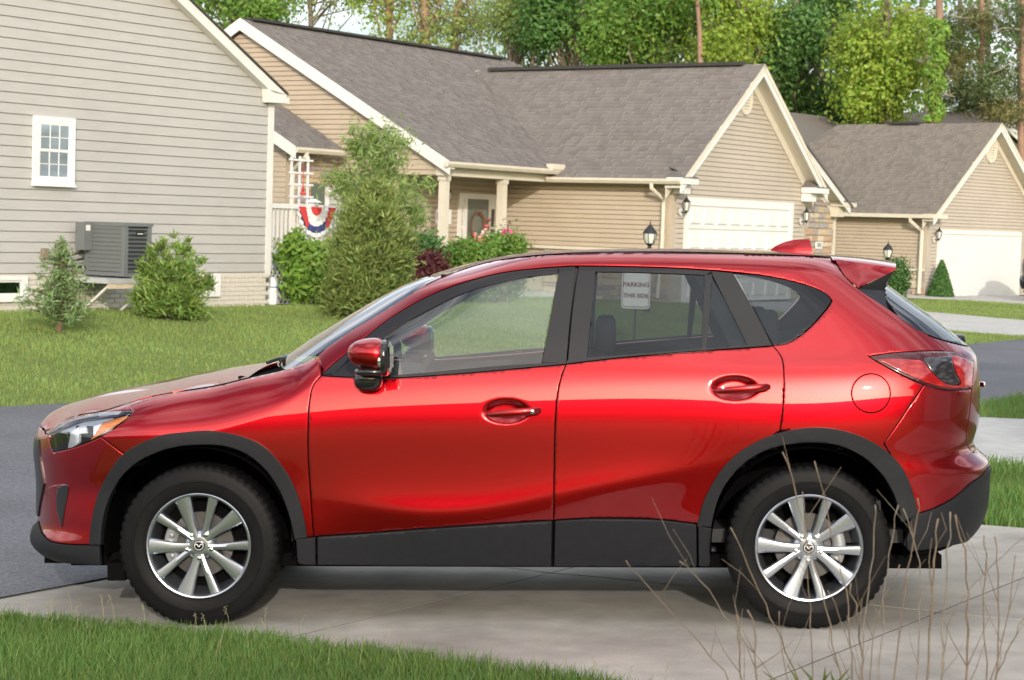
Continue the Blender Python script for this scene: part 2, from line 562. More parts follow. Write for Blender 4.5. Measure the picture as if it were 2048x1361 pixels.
for k, s in enumerate(np.linspace(-7.17, 3.0, 30)):
    V += [W(s, t_near(s) + .03, float(gz(s, 7)) - .0115), W(s, t_far(s) - .03, float(gz(s, 7)) - .0115)]
    if k: F.append((2 * k - 2, 2 * k - 1, 2 * k + 1, 2 * k))
mb = MB(); mb.add(V, F); mb.build('joint_filler', mat('joint_dirt', (.035, .032, .028), rough=1), drv)
slab_set('neighbour_driveway', [-7.45, -5.4, -3.2, -1.0, 1.2], [cl(14.85), cl(17.1), cl(19.35)], M_CONC2, lift=-.004)
slab_set('far_driveway', [-20.0, -17.5, -15.0, -12.4], [cl(35.9), cl(38.8), cl(41.7)], M_CONC2, lift=.03)
slab_set('far_driveway', [-22.5, -18.5, -14.5, -12.3], [cl(52.0), cl(55.2), cl(58.4)], M_CONC2, lift=.03)

# ---- grass
M_GRASS = leafmat('grass_blade', (.128, .222, .055), var=.50, hue=.034, trans=.35, rough=.55)
M_GRASSF = leafmat('far_grass_blade', (.215, .295, .085), var=.42, hue=.03, trans=.35, rough=.6)
def grass(name, label, S_, T_, h0, h1, wd_, m, two=True, lift=0.0, lean=.5):
    n = len(S_)
    P = BX[None] * S_[:, None] + AX[None] * T_[:, None]
    P[:, 2] = gz(S_, T_) + lift - np.where(S_ > -7.2, .04, .006)
    patch = .5 + .5 * np.sin(S_ * 2.1 + np.sin(T_ * 1.3) * 2) * np.sin(T_ * 2.7 + np.cos(S_ * 1.9))
    h = (h0 + (h1 - h0) * npr.random(n) ** 1.3) * (.75 + .5 * patch)
    a = npr.random(n) * 2 * math.pi
    d = np.stack([np.cos(a), np.sin(a), 0 * a], 1)
    b = npr.random(n) * 2 * math.pi
    ln = np.stack([np.cos(b), np.sin(b), 0 * b], 1) * (h * lean * npr.random(n))[:, None]
    up = np.array([0, 0, 1.0])
    w = wd_ * (.6 + .8 * npr.random(n))[:, None]
    big = .5 + .5 * np.sin(S_ * .9 + 1.7 * np.sin(T_ * .63)) * np.cos(T_ * .8 + np.sin(S_ * .57))
    var = np.clip(npr.random(n) * .5 + patch * .22 + big * .28, 0, 1)
    if two:
        v = np.stack([P - d * w, P + d * w, P + up * (h * .55)[:, None] + ln * .35 + d * w * .8, P + up * (h * .55)[:, None] + ln * .35 - d * w * .8, P + up * h[:, None] * .96 + ln], 1)
        o = (np.arange(n) * 5)[:, None]
        tr = np.concatenate([o + [0, 1, 2], o + [0, 2, 3], o + [3, 2, 4]], 0)
        k = 5
    else:
        v = np.stack([P - d * w, P + d * w, P + up * h[:, None] + ln], 1)
        o = (np.arange(n) * 3)[:, None]; tr = o + [0, 1, 2]; k = 3
    ob = fast_mesh(name, v.reshape(-1, 3), tr, m, var=np.repeat(var, k))
    tag(ob, label, 'grass', kind='stuff')
    return ob
def scatter(s0, s1, t0, t1, n, keepf):
    S_ = s0 + (s1 - s0) * npr.random(n); T_ = t0 + (t1 - t0) * npr.random(n)
    k = keepf(S_, T_)
    return S_[k], T_[k]
tn = np.vectorize(t_near)
S_, T_ = scatter(-7.3, -2.2, 3.9, 6.6, 105000, lambda s, t: t < tn(s) + .012 * np.sin(s * 23) + .02 * np.sin(s * 7.7))
grass('front_lawn', 'short green lawn in front of the driveway edge', S_, T_, .060, .105, .0026, M_GRASS, lean=.7)
# grass leaning over the edge of the concrete
S_ = -7.2 + 4.6 * npr.random(9000); T_ = tn(S_) - .05 * npr.random(9000) ** 1.5 + .01
S_, T_ = scatter(-20.6, -11.8, 4, 36, 230000, lambda s, t: (s < far_edge(t) + .05) & ((t < 23.5) | (s > -22)))
S2, T2 = scatter(-24.5, -11.6, 23.5, 62, 130000, lambda s, t: (s < far_edge(t) + .05) & ~((t > 35.8) & (t < 41.8) & (s > -20.1)) & ~((t > 51.9) & (t < 58.5)) & ((s > -20.1) | ((t > 27) & (t < 35.5) & (s < -20))))
grass('far_lawn', 'mown lawn sloping up across the street to the houses', np.concatenate([S_, S2]), np.concatenate([T_, T2]), .025, .06, .009, M_GRASSF, two=False)
S_, T_ = scatter(-7.3, 1.0, 11.3, 14.9, 52000, lambda s, t: (t > np.interp(s, [-7.4, -6.6, -5.5, -4.5, 4], [12.6, 12.0, 11.5, 11.3, 11.3])) & (t < 14.85))
S2, T2 = scatter(-7.7, 0.0, 19.3, 27, 36000, lambda s, t: (s > near_edge(t)))
grass('grass_strip', 'lawn strips between the driveways on the near side of the street', np.concatenate([S_, S2]), np.concatenate([T_, T2]), .07, .125, .0045, M_GRASS, lean=.6)
# seed heads standing in the front lawn
V = []; F = []; vv = []
mb = MB()
for i in range(46):
    s = -7.0 + 4.4 * rnd.random(); t = t_near(s) - .02 - .5 * rnd.random() ** 2
    p = np.array(W(s, t, float(gz(s, t)))); h = .08 + .06 * rnd.random(); l = np.array([rnd.uniform(-.03, .03), rnd.uniform(-.03, .03), 0])
    mb.tube([p, p + l * .4 + [0, 0, h * .6], p + l + [0, 0, h]], [.0009, .0008, .0006], 3)
    for q in range(7):
        c = p + l * (.8 + .03 * q) + np.array([rnd.uniform(-.008, .008), rnd.uniform(-.008, .008), h * (.72 + .045 * q)])
        mb.sq(c, (.0016, .0016, .003), 1, 1, 5, 3)
o = mb.build('grass_seed_heads', mat('dry_grass', (.26, .25, .14), rough=.9)); tag(o, 'pale grass seed heads standing along the driveway edge', 'grass', kind='stuff')
# ================================================================== the red car
def tab(xk, yk, lo=None, hi=None, sm=0.0, n=900):
    """cubic curve through knots, tabulated"""
    xk = np.asarray(xk, float); yk = np.asarray(yk, float)
    m = len(xk); h = np.diff(xk); d = np.diff(yk) / h
    A_ = np.zeros((m, m)); r_ = np.zeros(m)
    A_[0, 0] = A_[-1, -1] = 1
    for i in range(1, m - 1):
        A_[i, i - 1] = h[i - 1]; A_[i, i] = 2 * (h[i - 1] + h[i]); A_[i, i + 1] = h[i]
        r_[i] = 6 * (d[i] - d[i - 1])
    M = np.linalg.solve(A_, r_)
    X = np.linspace(xk[0], xk[-1], n)
    k = np.clip(np.searchsorted(xk, X) - 1, 0, m - 2)
    a = (xk[k + 1] - X) / h[k]; b = (X - xk[k]) / h[k]
    Y = a * yk[k] + b * yk[k + 1] + ((a ** 3 - a) * M[k] + (b ** 3 - b) * M[k + 1]) * h[k] ** 2 / 6
    if sm:
        w = max(int(sm / (X[1] - X[0])), 1)
        ker = np.exp(-0.5 * (np.arange(-3 * w, 3 * w + 1) / w) ** 2); ker /= ker.sum()
        Y = np.convolve(np.pad(Y, 3 * w, mode='reflect', reflect_type='odd'), ker, 'valid')
    return lambda v: np.interp(v, X, Y)
# pose of the car on the sloping driveway
CO = np.array([-1.308, 9.3082, -0.0328])
_g = 0.0429; _psi = -0.0526
CEZ = np.array([-_g * BX[0], -_g * BX[1], 1.0]); CEZ /= np.linalg.norm(CEZ)
_h = np.array([math.cos(_psi), math.sin(_psi), 0]); CEX = _h - (_h @ CEZ) * CEZ; CEX /= np.linalg.norm(CEX)
CEY = np.cross(CEZ, CEX)
CR = np.stack([CEX, CEY, CEZ])
CAMC = CR @ (CAM - CO)
def cray(x, y):
    return CR @ ray(x, y)
def on_y(x, y, yc):
    d = cray(x, y); k = (yc - CAMC[1]) / d[1]
    return CAMC + d * k

fS = tab([.15, .22, .27, .34, .40, .47, .55, .65, .75, .85, .93, 1.00, 1.06, 1.11, 1.16, 1.25, 1.35, 1.45, 1.52, 1.57, 1.62, 1.70],
         [.845, .856, .864, .874, .880, .884, .885, .888, .893, .8985, .8995, .894, .884, .870, .853, .822, .785, .747, .720, .700, .680, .645], sm=.012)
f_zc = tab([.3, .68, .81, 1.03, 1.26, 1.59, 1.98, 2.2, 2.6], [.60, .545, .522, .500, .515, .575, .655, .70, .78], sm=.03)
f_amp = tab([-1.2, .42, .60, .95, 1.3, 2.0, 2.25, 2.6, 3.7], [0, 0, .35, 1, 1, .85, .45, 0, 0], sm=.05)
_ex = [-1.0, -.93, -.90, -.86, -.819, -.676, -.51, -.314, -.094, .069, .24, .342, .457, .62]
f_zEl = tab(_ex, [.868, .862, .852, .840, .832, .896, .934, .992, 1.036, 1.062, 1.104, 1.126, 1.166, 1.26], sm=.02)
f_yEl = tab(_ex, [.0, .05, .25, .38, .45, .58, .66, .70, .715, .72, .717, .71, .69, .66], sm=.02)
f_hE = tab([-1.0, -.8, -.6, -.3, .3, .5, .7], [.03, .03, .07, .17, .19, .14, .10], sm=.03)
_rx = [.9, 1.0, 1.082, 1.241, 1.446, 1.674, 2.014, 2.354, 2.579, 2.827, 3.0, 3.2]
f_zEu = tab(_rx, [1.46, 1.512, 1.549, 1.603, 1.636, 1.651, 1.654, 1.647, 1.639, 1.627, 1.612, 1.59], sm=.02)
f_yEu = tab(_rx, [.61, .598, .585, .57, .56, .557, .555, .55, .55, .545, .54, .53], sm=.02)
f_zcR = tab([.85, .93, 1.0, 1.1, 1.298, 1.444, 1.662, 1.904, 2.145, 2.505, 2.65, 2.888, 3.03, 3.2], [1.51, 1.54, 1.562, 1.59, 1.636, 1.655, 1.667, 1.672, 1.672, 1.664, 1.656, 1.636, 1.622, 1.60], sm=.02)
f_zcH = tab([-1.0, -.93, -.887, -.768, -.648, -.529, -.41, -.29, -.17, -.05, .034, .2, .35], [.84, .866, .895, .943, .979, 1.004, 1.028, 1.051, 1.075, 1.095, 1.108, 1.125, 1.13], sm=.02)
f_xNl = tab([.15, .25, .28, .319, .36, .401, .45, .533, .664, .718, .80, .849, .9, 1.2], [-.86, -.90, -.945, -.962, -.950, -.930, -.925, -.925, -.930, -.935, -.925, -.912, -.90, -.85], sm=.008)
f_xNu = tab([1.0, 1.12, 1.146, 1.275, 1.351, 1.424, 1.49, 1.537, 1.56, 1.6, 1.7], [.02, .20, .24, .43, .555, .68, .80, .91, .985, 1.12, 1.4], sm=.01)
f_LFu = tab([1.0, 1.16, 1.3, 1.44, 1.55, 1.62, 1.7], [.70, .69, .67, .63, .47, .40, .40], sm=.01)
f_xT = tab([.15, .30, .372, .448, .547, .643, .69, .72, .75, .838, .935, 1.047, 1.143, 1.185, 1.223, 1.326, 1.42, 1.507, 1.56, 1.62, 1.7],
           [3.38, 3.47, 3.545, 3.585, 3.60, 3.605, 3.60, 3.565, 3.538, 3.548, 3.558, 3.56, 3.55, 3.535, 3.495, 3.372, 3.24, 3.12, 3.04, 2.97, 2.95], sm=.009)
f_xR = tab([.15, .6, 1.2, 1.36, 1.5, 1.6, 1.7], [2.75, 2.75, 2.75, 2.65, 2.5, 2.42, 2.4], sm=.02)
XFL = -0.10
LW, LM = 1.2, 2.6
def softplus(v, k):
    return k * np.logaddexp(0, v / k)
HAND = [(1.405, .950), (2.405, 1.052)]
def Sfun(x, z):
    sh = .045 * (x - 1.3) / 1.3 * np.exp(-((z - 1.04) / .2) ** 2)
    S = fS(z - sh)
    d = z - f_zc(x); amp = f_amp(x)
    S = S + .013 * amp * np.exp(-softplus(d, .014) / .095) - .20 * amp * softplus(-d, .014)
    S = S + .014 * np.exp(-(x / .48) ** 2 - ((z - .80) / .18) ** 2) + .016 * np.exp(-((x - 2.72) / .5) ** 2 - ((z - .86) / .2) ** 2)
    for hx, hz in HAND:
        q = ((x - hx + .030) / .090) ** 2 + ((z - hz - .002) / .046) ** 2
        S = S - .022 * np.exp(-q ** 3.0)
    q = np.clip((z - (f_zEu(x) - .085)) / .085, 0, .9995)
    rd = (1 - q ** 2.2) ** (1 / 1.7)
    up = sstep(.9, 1.25, x)
    yE = f_yEu(x)
    return np.where(x > .9, S - np.maximum(S - yE, 0) * (1 - rd) * up, S)
def rear_fac(x, z):
    xr = f_xR(z); u = np.clip((x - xr) / (f_xT(z) - xr), 0, 1)
    return (1 - u ** 4) ** (1 / 2.4)
def front_fac(x, z, up):
    if up:
        xn = f_xNu(z); L = f_LFu(z)
        u = np.clip((xn + L - x) / L, 0, 1)
        return (1 - u ** 3) ** (1 / 2.5)
    xn = f_xNl(z)
    u = np.clip((XFL - x) / (XFL - xn), 0, 1)
    return (1 - u ** 3) ** (1 / 2.2)
def Yfun(x, z, up):
    """half width of the body at length x and height z"""
    Y = Sfun(x, z) * rear_fac(x, z) * front_fac(x, z, up)
    if not up:
        zE = f_zEl(x); h = f_hE(x)
        q = np.clip((z - (zE - h)) / h, 0, .9995)
        rd = (1 - q ** 2.0) ** (1 / 1.8)
        Y = np.where(x < .62, Y - np.maximum(Y - f_yEl(x), 0) * (1 - rd) * (1 - sstep(.42, .62, x)), Y)
    return Y
def w2x(w, z, up):
    xf = (f_xNu(z) + f_LFu(z)) if up else np.full_like(z, XFL)
    L = f_LFu(z) if up else XFL - f_xNl(z)
    xr = f_xR(z); xt = f_xT(z)
    fr = xf - L * np.sin(np.clip(-w / LW, 0, 1) * math.pi / 2)
    md = xf + w / LM * (xr - xf)
    re = xr + (xt - xr) * np.sin(np.clip((w - LM) / LW, 0, 1) * math.pi / 2)
    return np.where(w < 0, fr, np.where(w > LM, re, md))
def x2w(x, z, up):
    xf = (f_xNu(z) + f_LFu(z)) if up else np.full_like(z, XFL)
    L = f_LFu(z) if up else XFL - f_xNl(z)
    xr = f_xR(z); xt = f_xT(z)
    fr = -np.arcsin(np.clip((xf - x) / L, 0, 1)) / (math.pi / 2) * LW
    re = LM + np.arcsin(np.clip((x - xr) / (xt - xr), 0, 1)) / (math.pi / 2) * LW
    return np.where(x < xf, fr, np.where(x > xr, re, (x - xf) / (xr - xf) * LM))
def chart(wz, up):
    wz = np.asarray(wz, float)
    w, z = wz[:, 0], wz[:, 1]
    x = w2x(w, z, up)
    return np.stack([x, -Yfun(x, z, up), z], 1)
def chart_n(wz, up, e=.005):
    a = chart(wz + [e, 0], up) - chart(wz - [e, 0], up)
    b = chart(wz + [0, e], up) - chart(wz - [0, e], up)
    n = np.cross(a, b)
    return n / (np.linalg.norm(n, axis=1, keepdims=True) + 1e-12)
def px2wz(pts, up):
    out = []
    for x, y in pts:
        d = cray(x, y)
        ys = np.linspace(-1.02, 0.0, 700)
        k = (ys - CAMC[1]) / d[1]
        P = CAMC[None] + k[:, None] * d[None]
        gap = (-P[:, 1]) - Yfun(P[:, 0], P[:, 2], up)
        zE_ok = gap
        i = np.nonzero(zE_ok < 0)[0]
        i = int(i[0]) if len(i) else int(np.argmin(gap))
        if i > 0 and gap[i] < 0:
            f = gap[i - 1] / (gap[i - 1] - gap[i]); p = P[i - 1] * (1 - f) + P[i] * f
        else:
            p = P[i]
        z = np.array([p[2]]); xx = np.array([p[0]])
        out.append((float(x2w(xx, z, up)[0]), float(p[2])))
    return out
def inpoly(P, poly):
    x, y = P[:, 0], P[:, 1]
    c = np.zeros(len(P), bool)
    n = len(poly)
    for i in range(n):
        x0, y0 = poly[i]; x1, y1 = poly[(i + 1) % n]
        hit = ((y0 > y) != (y1 > y))
        xi = x0 + (y - y0) / ((y1 - y0) if y1 != y0 else 1e-12) * (x1 - x0)
        c ^= hit & (x < xi)
    return c
def edist(P, poly):
    d = np.full(len(P), 9.0)
    n = len(poly)
    for i in range(n):
        a = poly[i]; b = poly[(i + 1) % n]; ab = b - a
        t = np.clip(((P - a) @ ab) / (ab @ ab + 1e-15), 0, 1)
        d = np.minimum(d, np.linalg.norm(P - a - t[:, None] * ab, axis=1))
    return d
def inset_poly(poly, k):
    n = len(poly)
    ar = 0.5 * sum(poly[i][0] * poly[(i + 1) % n][1] - poly[(i + 1) % n][0] * poly[i][1] for i in range(n))
    sg = 1 if ar > 0 else -1
    out = []
    for i in range(n):
        a, b, c = poly[i - 1], poly[i], poly[(i + 1) % n]
        e1 = b - a; e2 = c - b
        n1 = np.array([-e1[1], e1[0]]); n2 = np.array([-e2[1], e2[0]])
        n1 = n1 / (np.linalg.norm(n1) + 1e-12); n2 = n2 / (np.linalg.norm(n2) + 1e-12)
        m = n1 + n2
        m = m / max(np.linalg.norm(m), 1e-6)
        out.append(b + m * sg * k / max(m @ n1, .35))
    return out
def dedupe(poly, eps=.0025):
    out = [poly[0]]
    for p in poly[1:]:
        if np.linalg.norm(p - out[-1]) > eps: out.append(p)
    if np.linalg.norm(out[0] - out[-1]) < eps: out.pop()
    return out
def cn_mesh(name, V, F, LN, mats, parent, fm=None):
    """mesh with a custom normal for each corner (LN is a list per face of normals or None)"""
    me = bpy.data.meshes.new(name)
    me.from_pydata([tuple(p) for p in V], [], F)
    mats = mats if isinstance(mats, (list, tuple)) else [mats]
    for m in mats: me.materials.append(m)
    if fm is not None: me.polygons.foreach_set('material_index', fm)
    me.polygons.foreach_set('use_smooth', [True] * len(F))
    me.update()
    ln = []
    for i, p in enumerate(me.polygons):
        if LN[i] is None:
            ln.extend([p.normal.copy()] * p.loop_total)
        else:
            ln.extend([Vector(v) for v in LN[i]])
    me.normals_split_custom_set(ln)
    o = bpy.data.objects.new(name, me)
    COL.objects.link(o)
    o.parent = parent
    return o
def mirror_obj(o, parent, name=None):
    me = o.data
    V = np.empty(len(me.vertices) * 3); me.vertices.foreach_get('co', V); V = V.reshape(-1, 3) * [1, -1, 1]
    F = [tuple(reversed(p.vertices)) for p in me.polygons]
    cn = [Vector(l.vector) for l in me.corner_normals]
    LN = []
    for p in me.polygons:
        ns = [cn[i] for i in p.loop_indices]
        LN.append([(n.x, -n.y, n.z) for n in reversed(ns)])
    fm = [p.material_index for p in me.polygons]
    return cn_mesh(name or o.name, V, F, LN, list(me.materials), parent, fm)
def panel(name, outline, up, mats, parent, off=0.0, inset=.0022, flange=.018, grid=.02, mir=True, extra=None, edge=.55, flat=False):
    """a body panel: an outline in chart coordinates filled with the body surface, its rim folded inwards"""
    poly = dedupe([np.asarray(p, float) for p in outline])
    den = []
    for i in range(len(poly)):
        a, b = poly[i], poly[(i + 1) % len(poly)]
        m = max(1, int(np.linalg.norm(b - a) / .025))
        if min(a[0], b[0]) > -.92 * LW and max(a[0], b[0]) < LM + .92 * LW and m > 1:
            ax_ = w2x(np.array([a[0], b[0]]), np.array([a[1], b[1]]), up); kk = np.arange(m) / m
            zz = a[1] + (b[1] - a[1]) * kk; xx = ax_[0] + (ax_[1] - ax_[0]) * kk
            den += [np.array(q) for q in zip(x2w(xx, zz, up), zz)]
        else:
            den += [a + (b - a) * k / m for k in range(m)]
    poly = den
    if inset: poly = inset_poly(poly, inset)
    poly = [np.asarray(p) for p in poly]
    pa = np.array(poly)
    lo, hi = pa.min(0), pa.max(0)
    gx, gy = np.meshgrid(np.arange(lo[0], hi[0], grid), np.arange(lo[1], hi[1], grid * .8))
    gx = gx + (np.arange(gx.shape[0])[:, None] % 2) * grid * .5
    G = np.stack([gx.ravel(), gy.ravel()], 1)
    if extra is not None: G = np.concatenate([G, np.asarray(extra)])
    G = G[inpoly(G, pa)]
    if len(G): G = G[edist(G, pa) > grid * .35 if extra is None else edist(G, pa) > .005]
    ring = np.array(inset_poly(poly, .004))
    ring = ring[inpoly(ring, pa)]
    ring = ring[edist(ring, pa) > .0033]
    n = len(poly)
    allp = [Vector(p) for p in pa] + [Vector(p) for p in ring] + [Vector(p) for p in G]
    res = delaunay_2d_cdt(allp, [(i, (i + 1) % n) for i in range(n)], [], 1, 1e-5)
    v2 = np.array([tuple(v) for v in res[0]]); faces = res[2]; orig = res[3]
    isb = np.zeros(len(v2), bool); bidx = {}
    for i, ol in enumerate(orig):
        for q in ol:
            if q < n: isb[i] = True; bidx[q] = i
    N3 = chart_n(v2, up)
    P3 = chart(v2, up) + N3 * off
    ctr = P3.copy()
    # rim: tilt the normals outwards and sink the edge a little
    Nn = N3.copy()
    for q in range(n):
        if q not in bidx: continue
        i = bidx[q]
        a = bidx.get((q - 1) % n, i); b = bidx.get((q + 1) % n, i)
        t = P3[b] - P3[a]
        o_ = np.cross(t, N3[i]); l = np.linalg.norm(o_)
        if l < 1e-9: continue
        o_ = o_ / l
        if ((pa[(q + 1) % n] - pa[q - 1])[0] * 0 + 0) == 0:
            pass
        Nn[i] = o_
    ar = 0.5 * sum(pa[i][0] * pa[(i + 1) % n][1] - pa[(i + 1) % n][0] * pa[i][1] for i in range(n))
    sg = 1 if ar > 0 else -1
    for q in range(n):
        if q in bidx:
            i = bidx[q]
            m = N3[i] + sg * Nn[i] * edge
            Nn[i] = m / np.linalg.norm(m)
            P3[i] = P3[i] - N3[i] * .0012
    V = list(P3); F = []; LN = []
    for f in faces:
        f = list(f)
        fn = np.cross(P3[f[1]] - P3[f[0]], P3[f[2]] - P3[f[0]])
        if fn @ N3[f[0]] < 0: f = f[::-1]
        F.append(tuple(f)); LN.append([Nn[i] for i in f])
    if flange:
        base = len(V)
        loop = [bidx[q] for q in range(n) if q in bidx]
        for i in loop: V.append(P3[i] - N3[i] * flange)
        m = len(loop)
        for k in range(m):
            k2 = (k + 1) % m
            a, b = loop[k], loop[k2]
            f = (a, base + k, base + k2, b) if sg > 0 else (b, base + k2, base + k, a)
            F.append(f); LN.append(None)
    o = cn_mesh(name, V, F, LN, mats, parent)
    if mir: mirror_obj(o, parent)
    return o
def PX(pts, up, n=5):
    """pixel outline -> chart outline, smooth between doubled corner points"""
    return px2wz([tuple(p) for p in catmull(pts, n)], up)
def c5(*p): return [(40 + a / 2.1273, 660 + b / 2.1273) for a, b in p]
def c3(*p): return [(60 + a / 3.78, 800 + b / 3.78) for a, b in p]
def c8(*p): return [(1380 + a / 1.5449, 480 + b / 1.5449) for a, b in p]
def c6b(*p): return [(1500 + a / 3.888, 470 + b / 3.888) for a, b in p]
def c4b(*p): return [(1700 + a / 2.836, 640 + b / 2.836) for a, b in p]
def c7(*p): return [(1100 + a / 2.0016, 480 + b / 2.0016) for a, b in p]
def c6(*p): return [(560 + a / 2.0016, 500 + b / 2.0016) for a, b in p]

# ---- materials of the car
def paint():
    m, nt, b = _nt('red_car_paint')
    N, L = nt.nodes, nt.links
    tc = N.new('ShaderNodeTexCoord')
    vo = N.new('ShaderNodeTexVoronoi'); vo.inputs['Scale'].default_value = 900
    L.new(tc.outputs['Object'], vo.inputs['Vector'])
    mr = N.new('ShaderNodeMapRange'); mr.inputs[3].default_value = .86; mr.inputs[4].default_value = 1.14
    L.new(vo.outputs['Color'], mr.inputs[0])
    hs = N.new('ShaderNodeHueSaturation'); hs.inputs['Color'].default_value = (.36, .0030, .0080, 1)
    L.new(mr.outputs[0], hs.inputs['Value'])
    L.new(hs.outputs['Color'], b.inputs['Base Color'])
    b.inputs['Metallic'].default_value = .93
    b.inputs['Roughness'].default_value = .32
    b.inputs['Specular IOR Level'].default_value = .0
    b.inputs['Coat Weight'].default_value = 1.0
    b.inputs['Coat Roughness'].default_value = .015
    b.inputs['Coat IOR'].default_value = 1.55
    return m
M_PAINT = paint()
M_CLAD = mat('black_textured_cladding', (.016, .017, .020), rough=.5, spec=.14, var=.12, vscale=30, bump=.12, bscale=900)
M_GBLK = mat('gloss_black_trim', (.012, .012, .013), rough=.16, coat=.6)
M_SATIN = mat('satin_black_trim', (.016, .016, .019), rough=.26, spec=.35)
M_WELL = mat('dark_wheel_well', (.0035, .0035, .0035), rough=.9, spec=.05)
M_RUB = mat('tyre_rubber', (.0075, .0075, .008), rough=.5, spec=.10, var=.2, vscale=25, bump=.06, bscale=300)
M_ALLOY = mat('silver_alloy', (.46, .49, .55), rough=.25, metal=.92, var=.03, vscale=20)
M_ALLOYD = mat('alloy_barrel', (.28, .29, .30), rough=.45, metal=.7)
M_CHROME = mat('chrome', (.85, .86, .88), rough=.07, metal=1.0)
M_STEEL = mat('brake_steel', (.075, .072, .07), rough=.5, metal=.8, var=.2, vscale=18)
M_CAL = mat('brake_caliper', (.30, .31, .32), rough=.5, metal=.5)
M_INT = mat('interior_black', (.022, .022, .024), rough=.75, var=.2, vscale=14)
M_SEAT = mat('seat_fabric', (.028, .028, .030), rough=.9, bump=.2, bscale=400)
M_GLASS = glassmat('clear_car_glass', (.78, .86, .83), refl=.085, ior=1.5)
M_TINT = glassmat('privacy_glass', (.40, .43, .45), refl=.0, ior=1.5, rcol=(.85, .92, 1))
M_WSG = glassmat('windscreen_glass', (.70, .76, .74), refl=.20, ior=1.52)
M_BACKG = glassmat('back_glass', (.22, .24, .26), refl=.06, ior=1.6)

CAR = empty('car', (0, 0, 0), 'glossy red compact SUV parked side-on across the concrete driveway', 'car')
CAR.matrix_world = Matrix(((CEX[0], CEY[0], CEZ[0], CO[0]), (CEX[1], CEY[1], CEZ[1], CO[1]), (CEX[2], CEY[2], CEZ[2], CO[2]), (0, 0, 0, 1)))

# ---- traced lines (photo pixels)
HOODCUT = [(190, 827), (232, 812), (275, 799), (322, 788), (369, 780), (410, 774.5), (440, 771)] + [(477, 766), (498, 758.5), (515, 748)]
F_OUT = c5((300, 915), (305, 850), (320, 760), (345, 680), (380, 610), (440, 530), (510, 485), (600, 450), (700, 437), (800, 430), (890, 440), (980, 465), (1050, 505), (1110, 570), (1160, 650), (1195, 740), (1215, 830), (1222, 882))
F_IN = c5((347, 915), (352, 840), (365, 770), (390, 700), (430, 630), (490, 570), (560, 530), (650, 500), (750, 488), (850, 490), (930, 510), (1000, 550), (1060, 610), (1110, 690), (1145, 780), (1162, 850), (1170, 892))
R_OUT = c8((22, 885), (38, 820), (65, 760), (105, 700), (160, 650), (230, 612), (300, 590), (370, 580), (440, 583), (510, 600), (570, 628), (620, 665), (655, 705), (680, 760), (697, 820), (701, 850))
R_IN = c8((65, 885), (80, 820), (100, 770), (135, 720), (185, 675), (245, 645), (310, 630), (380, 625), (450, 632), (510, 655), (560, 690), (600, 735), (630, 790), (648, 845), (652, 872))
def scale_about(pts, c, k): return [(c[0] + (x - c[0]) * k, c[1] + (y - c[1]) * k) for x, y in pts]
fc, rc = (397, 1093), (1618, 1097)
F_MID = scale_about(F_OUT, fc, .965); R_MID = scale_about(R_OUT, rc, .965)
HL_TOP = [(92, 868), (110, 855), (134, 842), (167, 830), (204.5, 824.5), (235, 822.5), (261, 822), (265.5, 824.5)]
HL_BOT = [(265.5, 824.5), (251, 839), (228, 857), (204, 872), (181, 883), (157, 892), (134, 899), (106, 904.5), (100, 886), (97, 868)]
DOOR_F = [(642, 751), (628, 768), (621, 790), (617, 830), (616, 900), (620, 975), (627, 1072)]
DOOR_M = [(1132, 728), (1121, 760), (1114, 800), (1110, 860), (1108.5, 930), (1107, 1042)]
DOOR_R = [(1544.7, 691), (1558, 706), (1566, 724), (1568.6, 765), (1566, 820), (1560.6, 862)]
FRAME_TOP = [(642, 750), (667, 727), (710, 692), (760, 650), (810, 617), (860, 590), (910, 570), (960, 555), (1010, 544), (1060, 537.5), (1110, 533.5), (1154, 531.5), (1250, 532.5), (1350, 535.5), (1425, 540.5), (1467, 544.5)]
QW = [(1467, 544.5), (1525, 551), (1575, 560), (1620, 572), (1648, 584), (1661, 596), (1662.5, 604), (1650, 622), (1625, 650), (1600, 672), (1580, 684), (1563, 689), (1547, 690.5)]
ELINE = [(642, 724), (655, 694), (705, 660), (755, 630), (805, 599), (855, 567.5), (890, 552), (925, 538), (960, 527), (1005, 517.5), (1050, 512), (1150, 505), (1300, 504), (1450, 506), (1550, 509), (1660, 514)]
HATCH = [(1668, 514), (1677, 533), (1690, 553), (1715, 577), (1760, 607), (1797, 632), (1830, 653), (1858, 673), (1880, 690), (1895, 703)]
TL_TOP = c6b((925, 945), (1050, 925), (1200, 912), (1400, 905), (1550, 908), (1640, 930), (1700, 958), (1738, 985))
TL_BOT = c6b((1722, 1198), (1600, 1210), (1480, 1200), (1350, 1165), (1200, 1100), (1050, 1020), (960, 968), (925, 945))
B_CUT = [(1848, 771), (1820, 812), (1790, 856), (1768, 887)]
TAILB = [(1943, 781), (1940, 820), (1934, 865), (1936, 892), (1946, 906)]
def dbl(p): return [p[0]] + p + [p[-1]]
# outlines sampled by image curve, each run kept smooth, joined at corners
def run(*segs, up=True, n=5):
    out = []
    for sg_ in segs:
        if sg_[0] == 'wz':
            out += list(sg_[1])
        else:
            pts = catmull(sg_, n) if len(sg_) > 1 else sg_
            out += px2wz([tuple(p) for p in pts], up)
    return out
rev = lambda p: list(reversed(p))
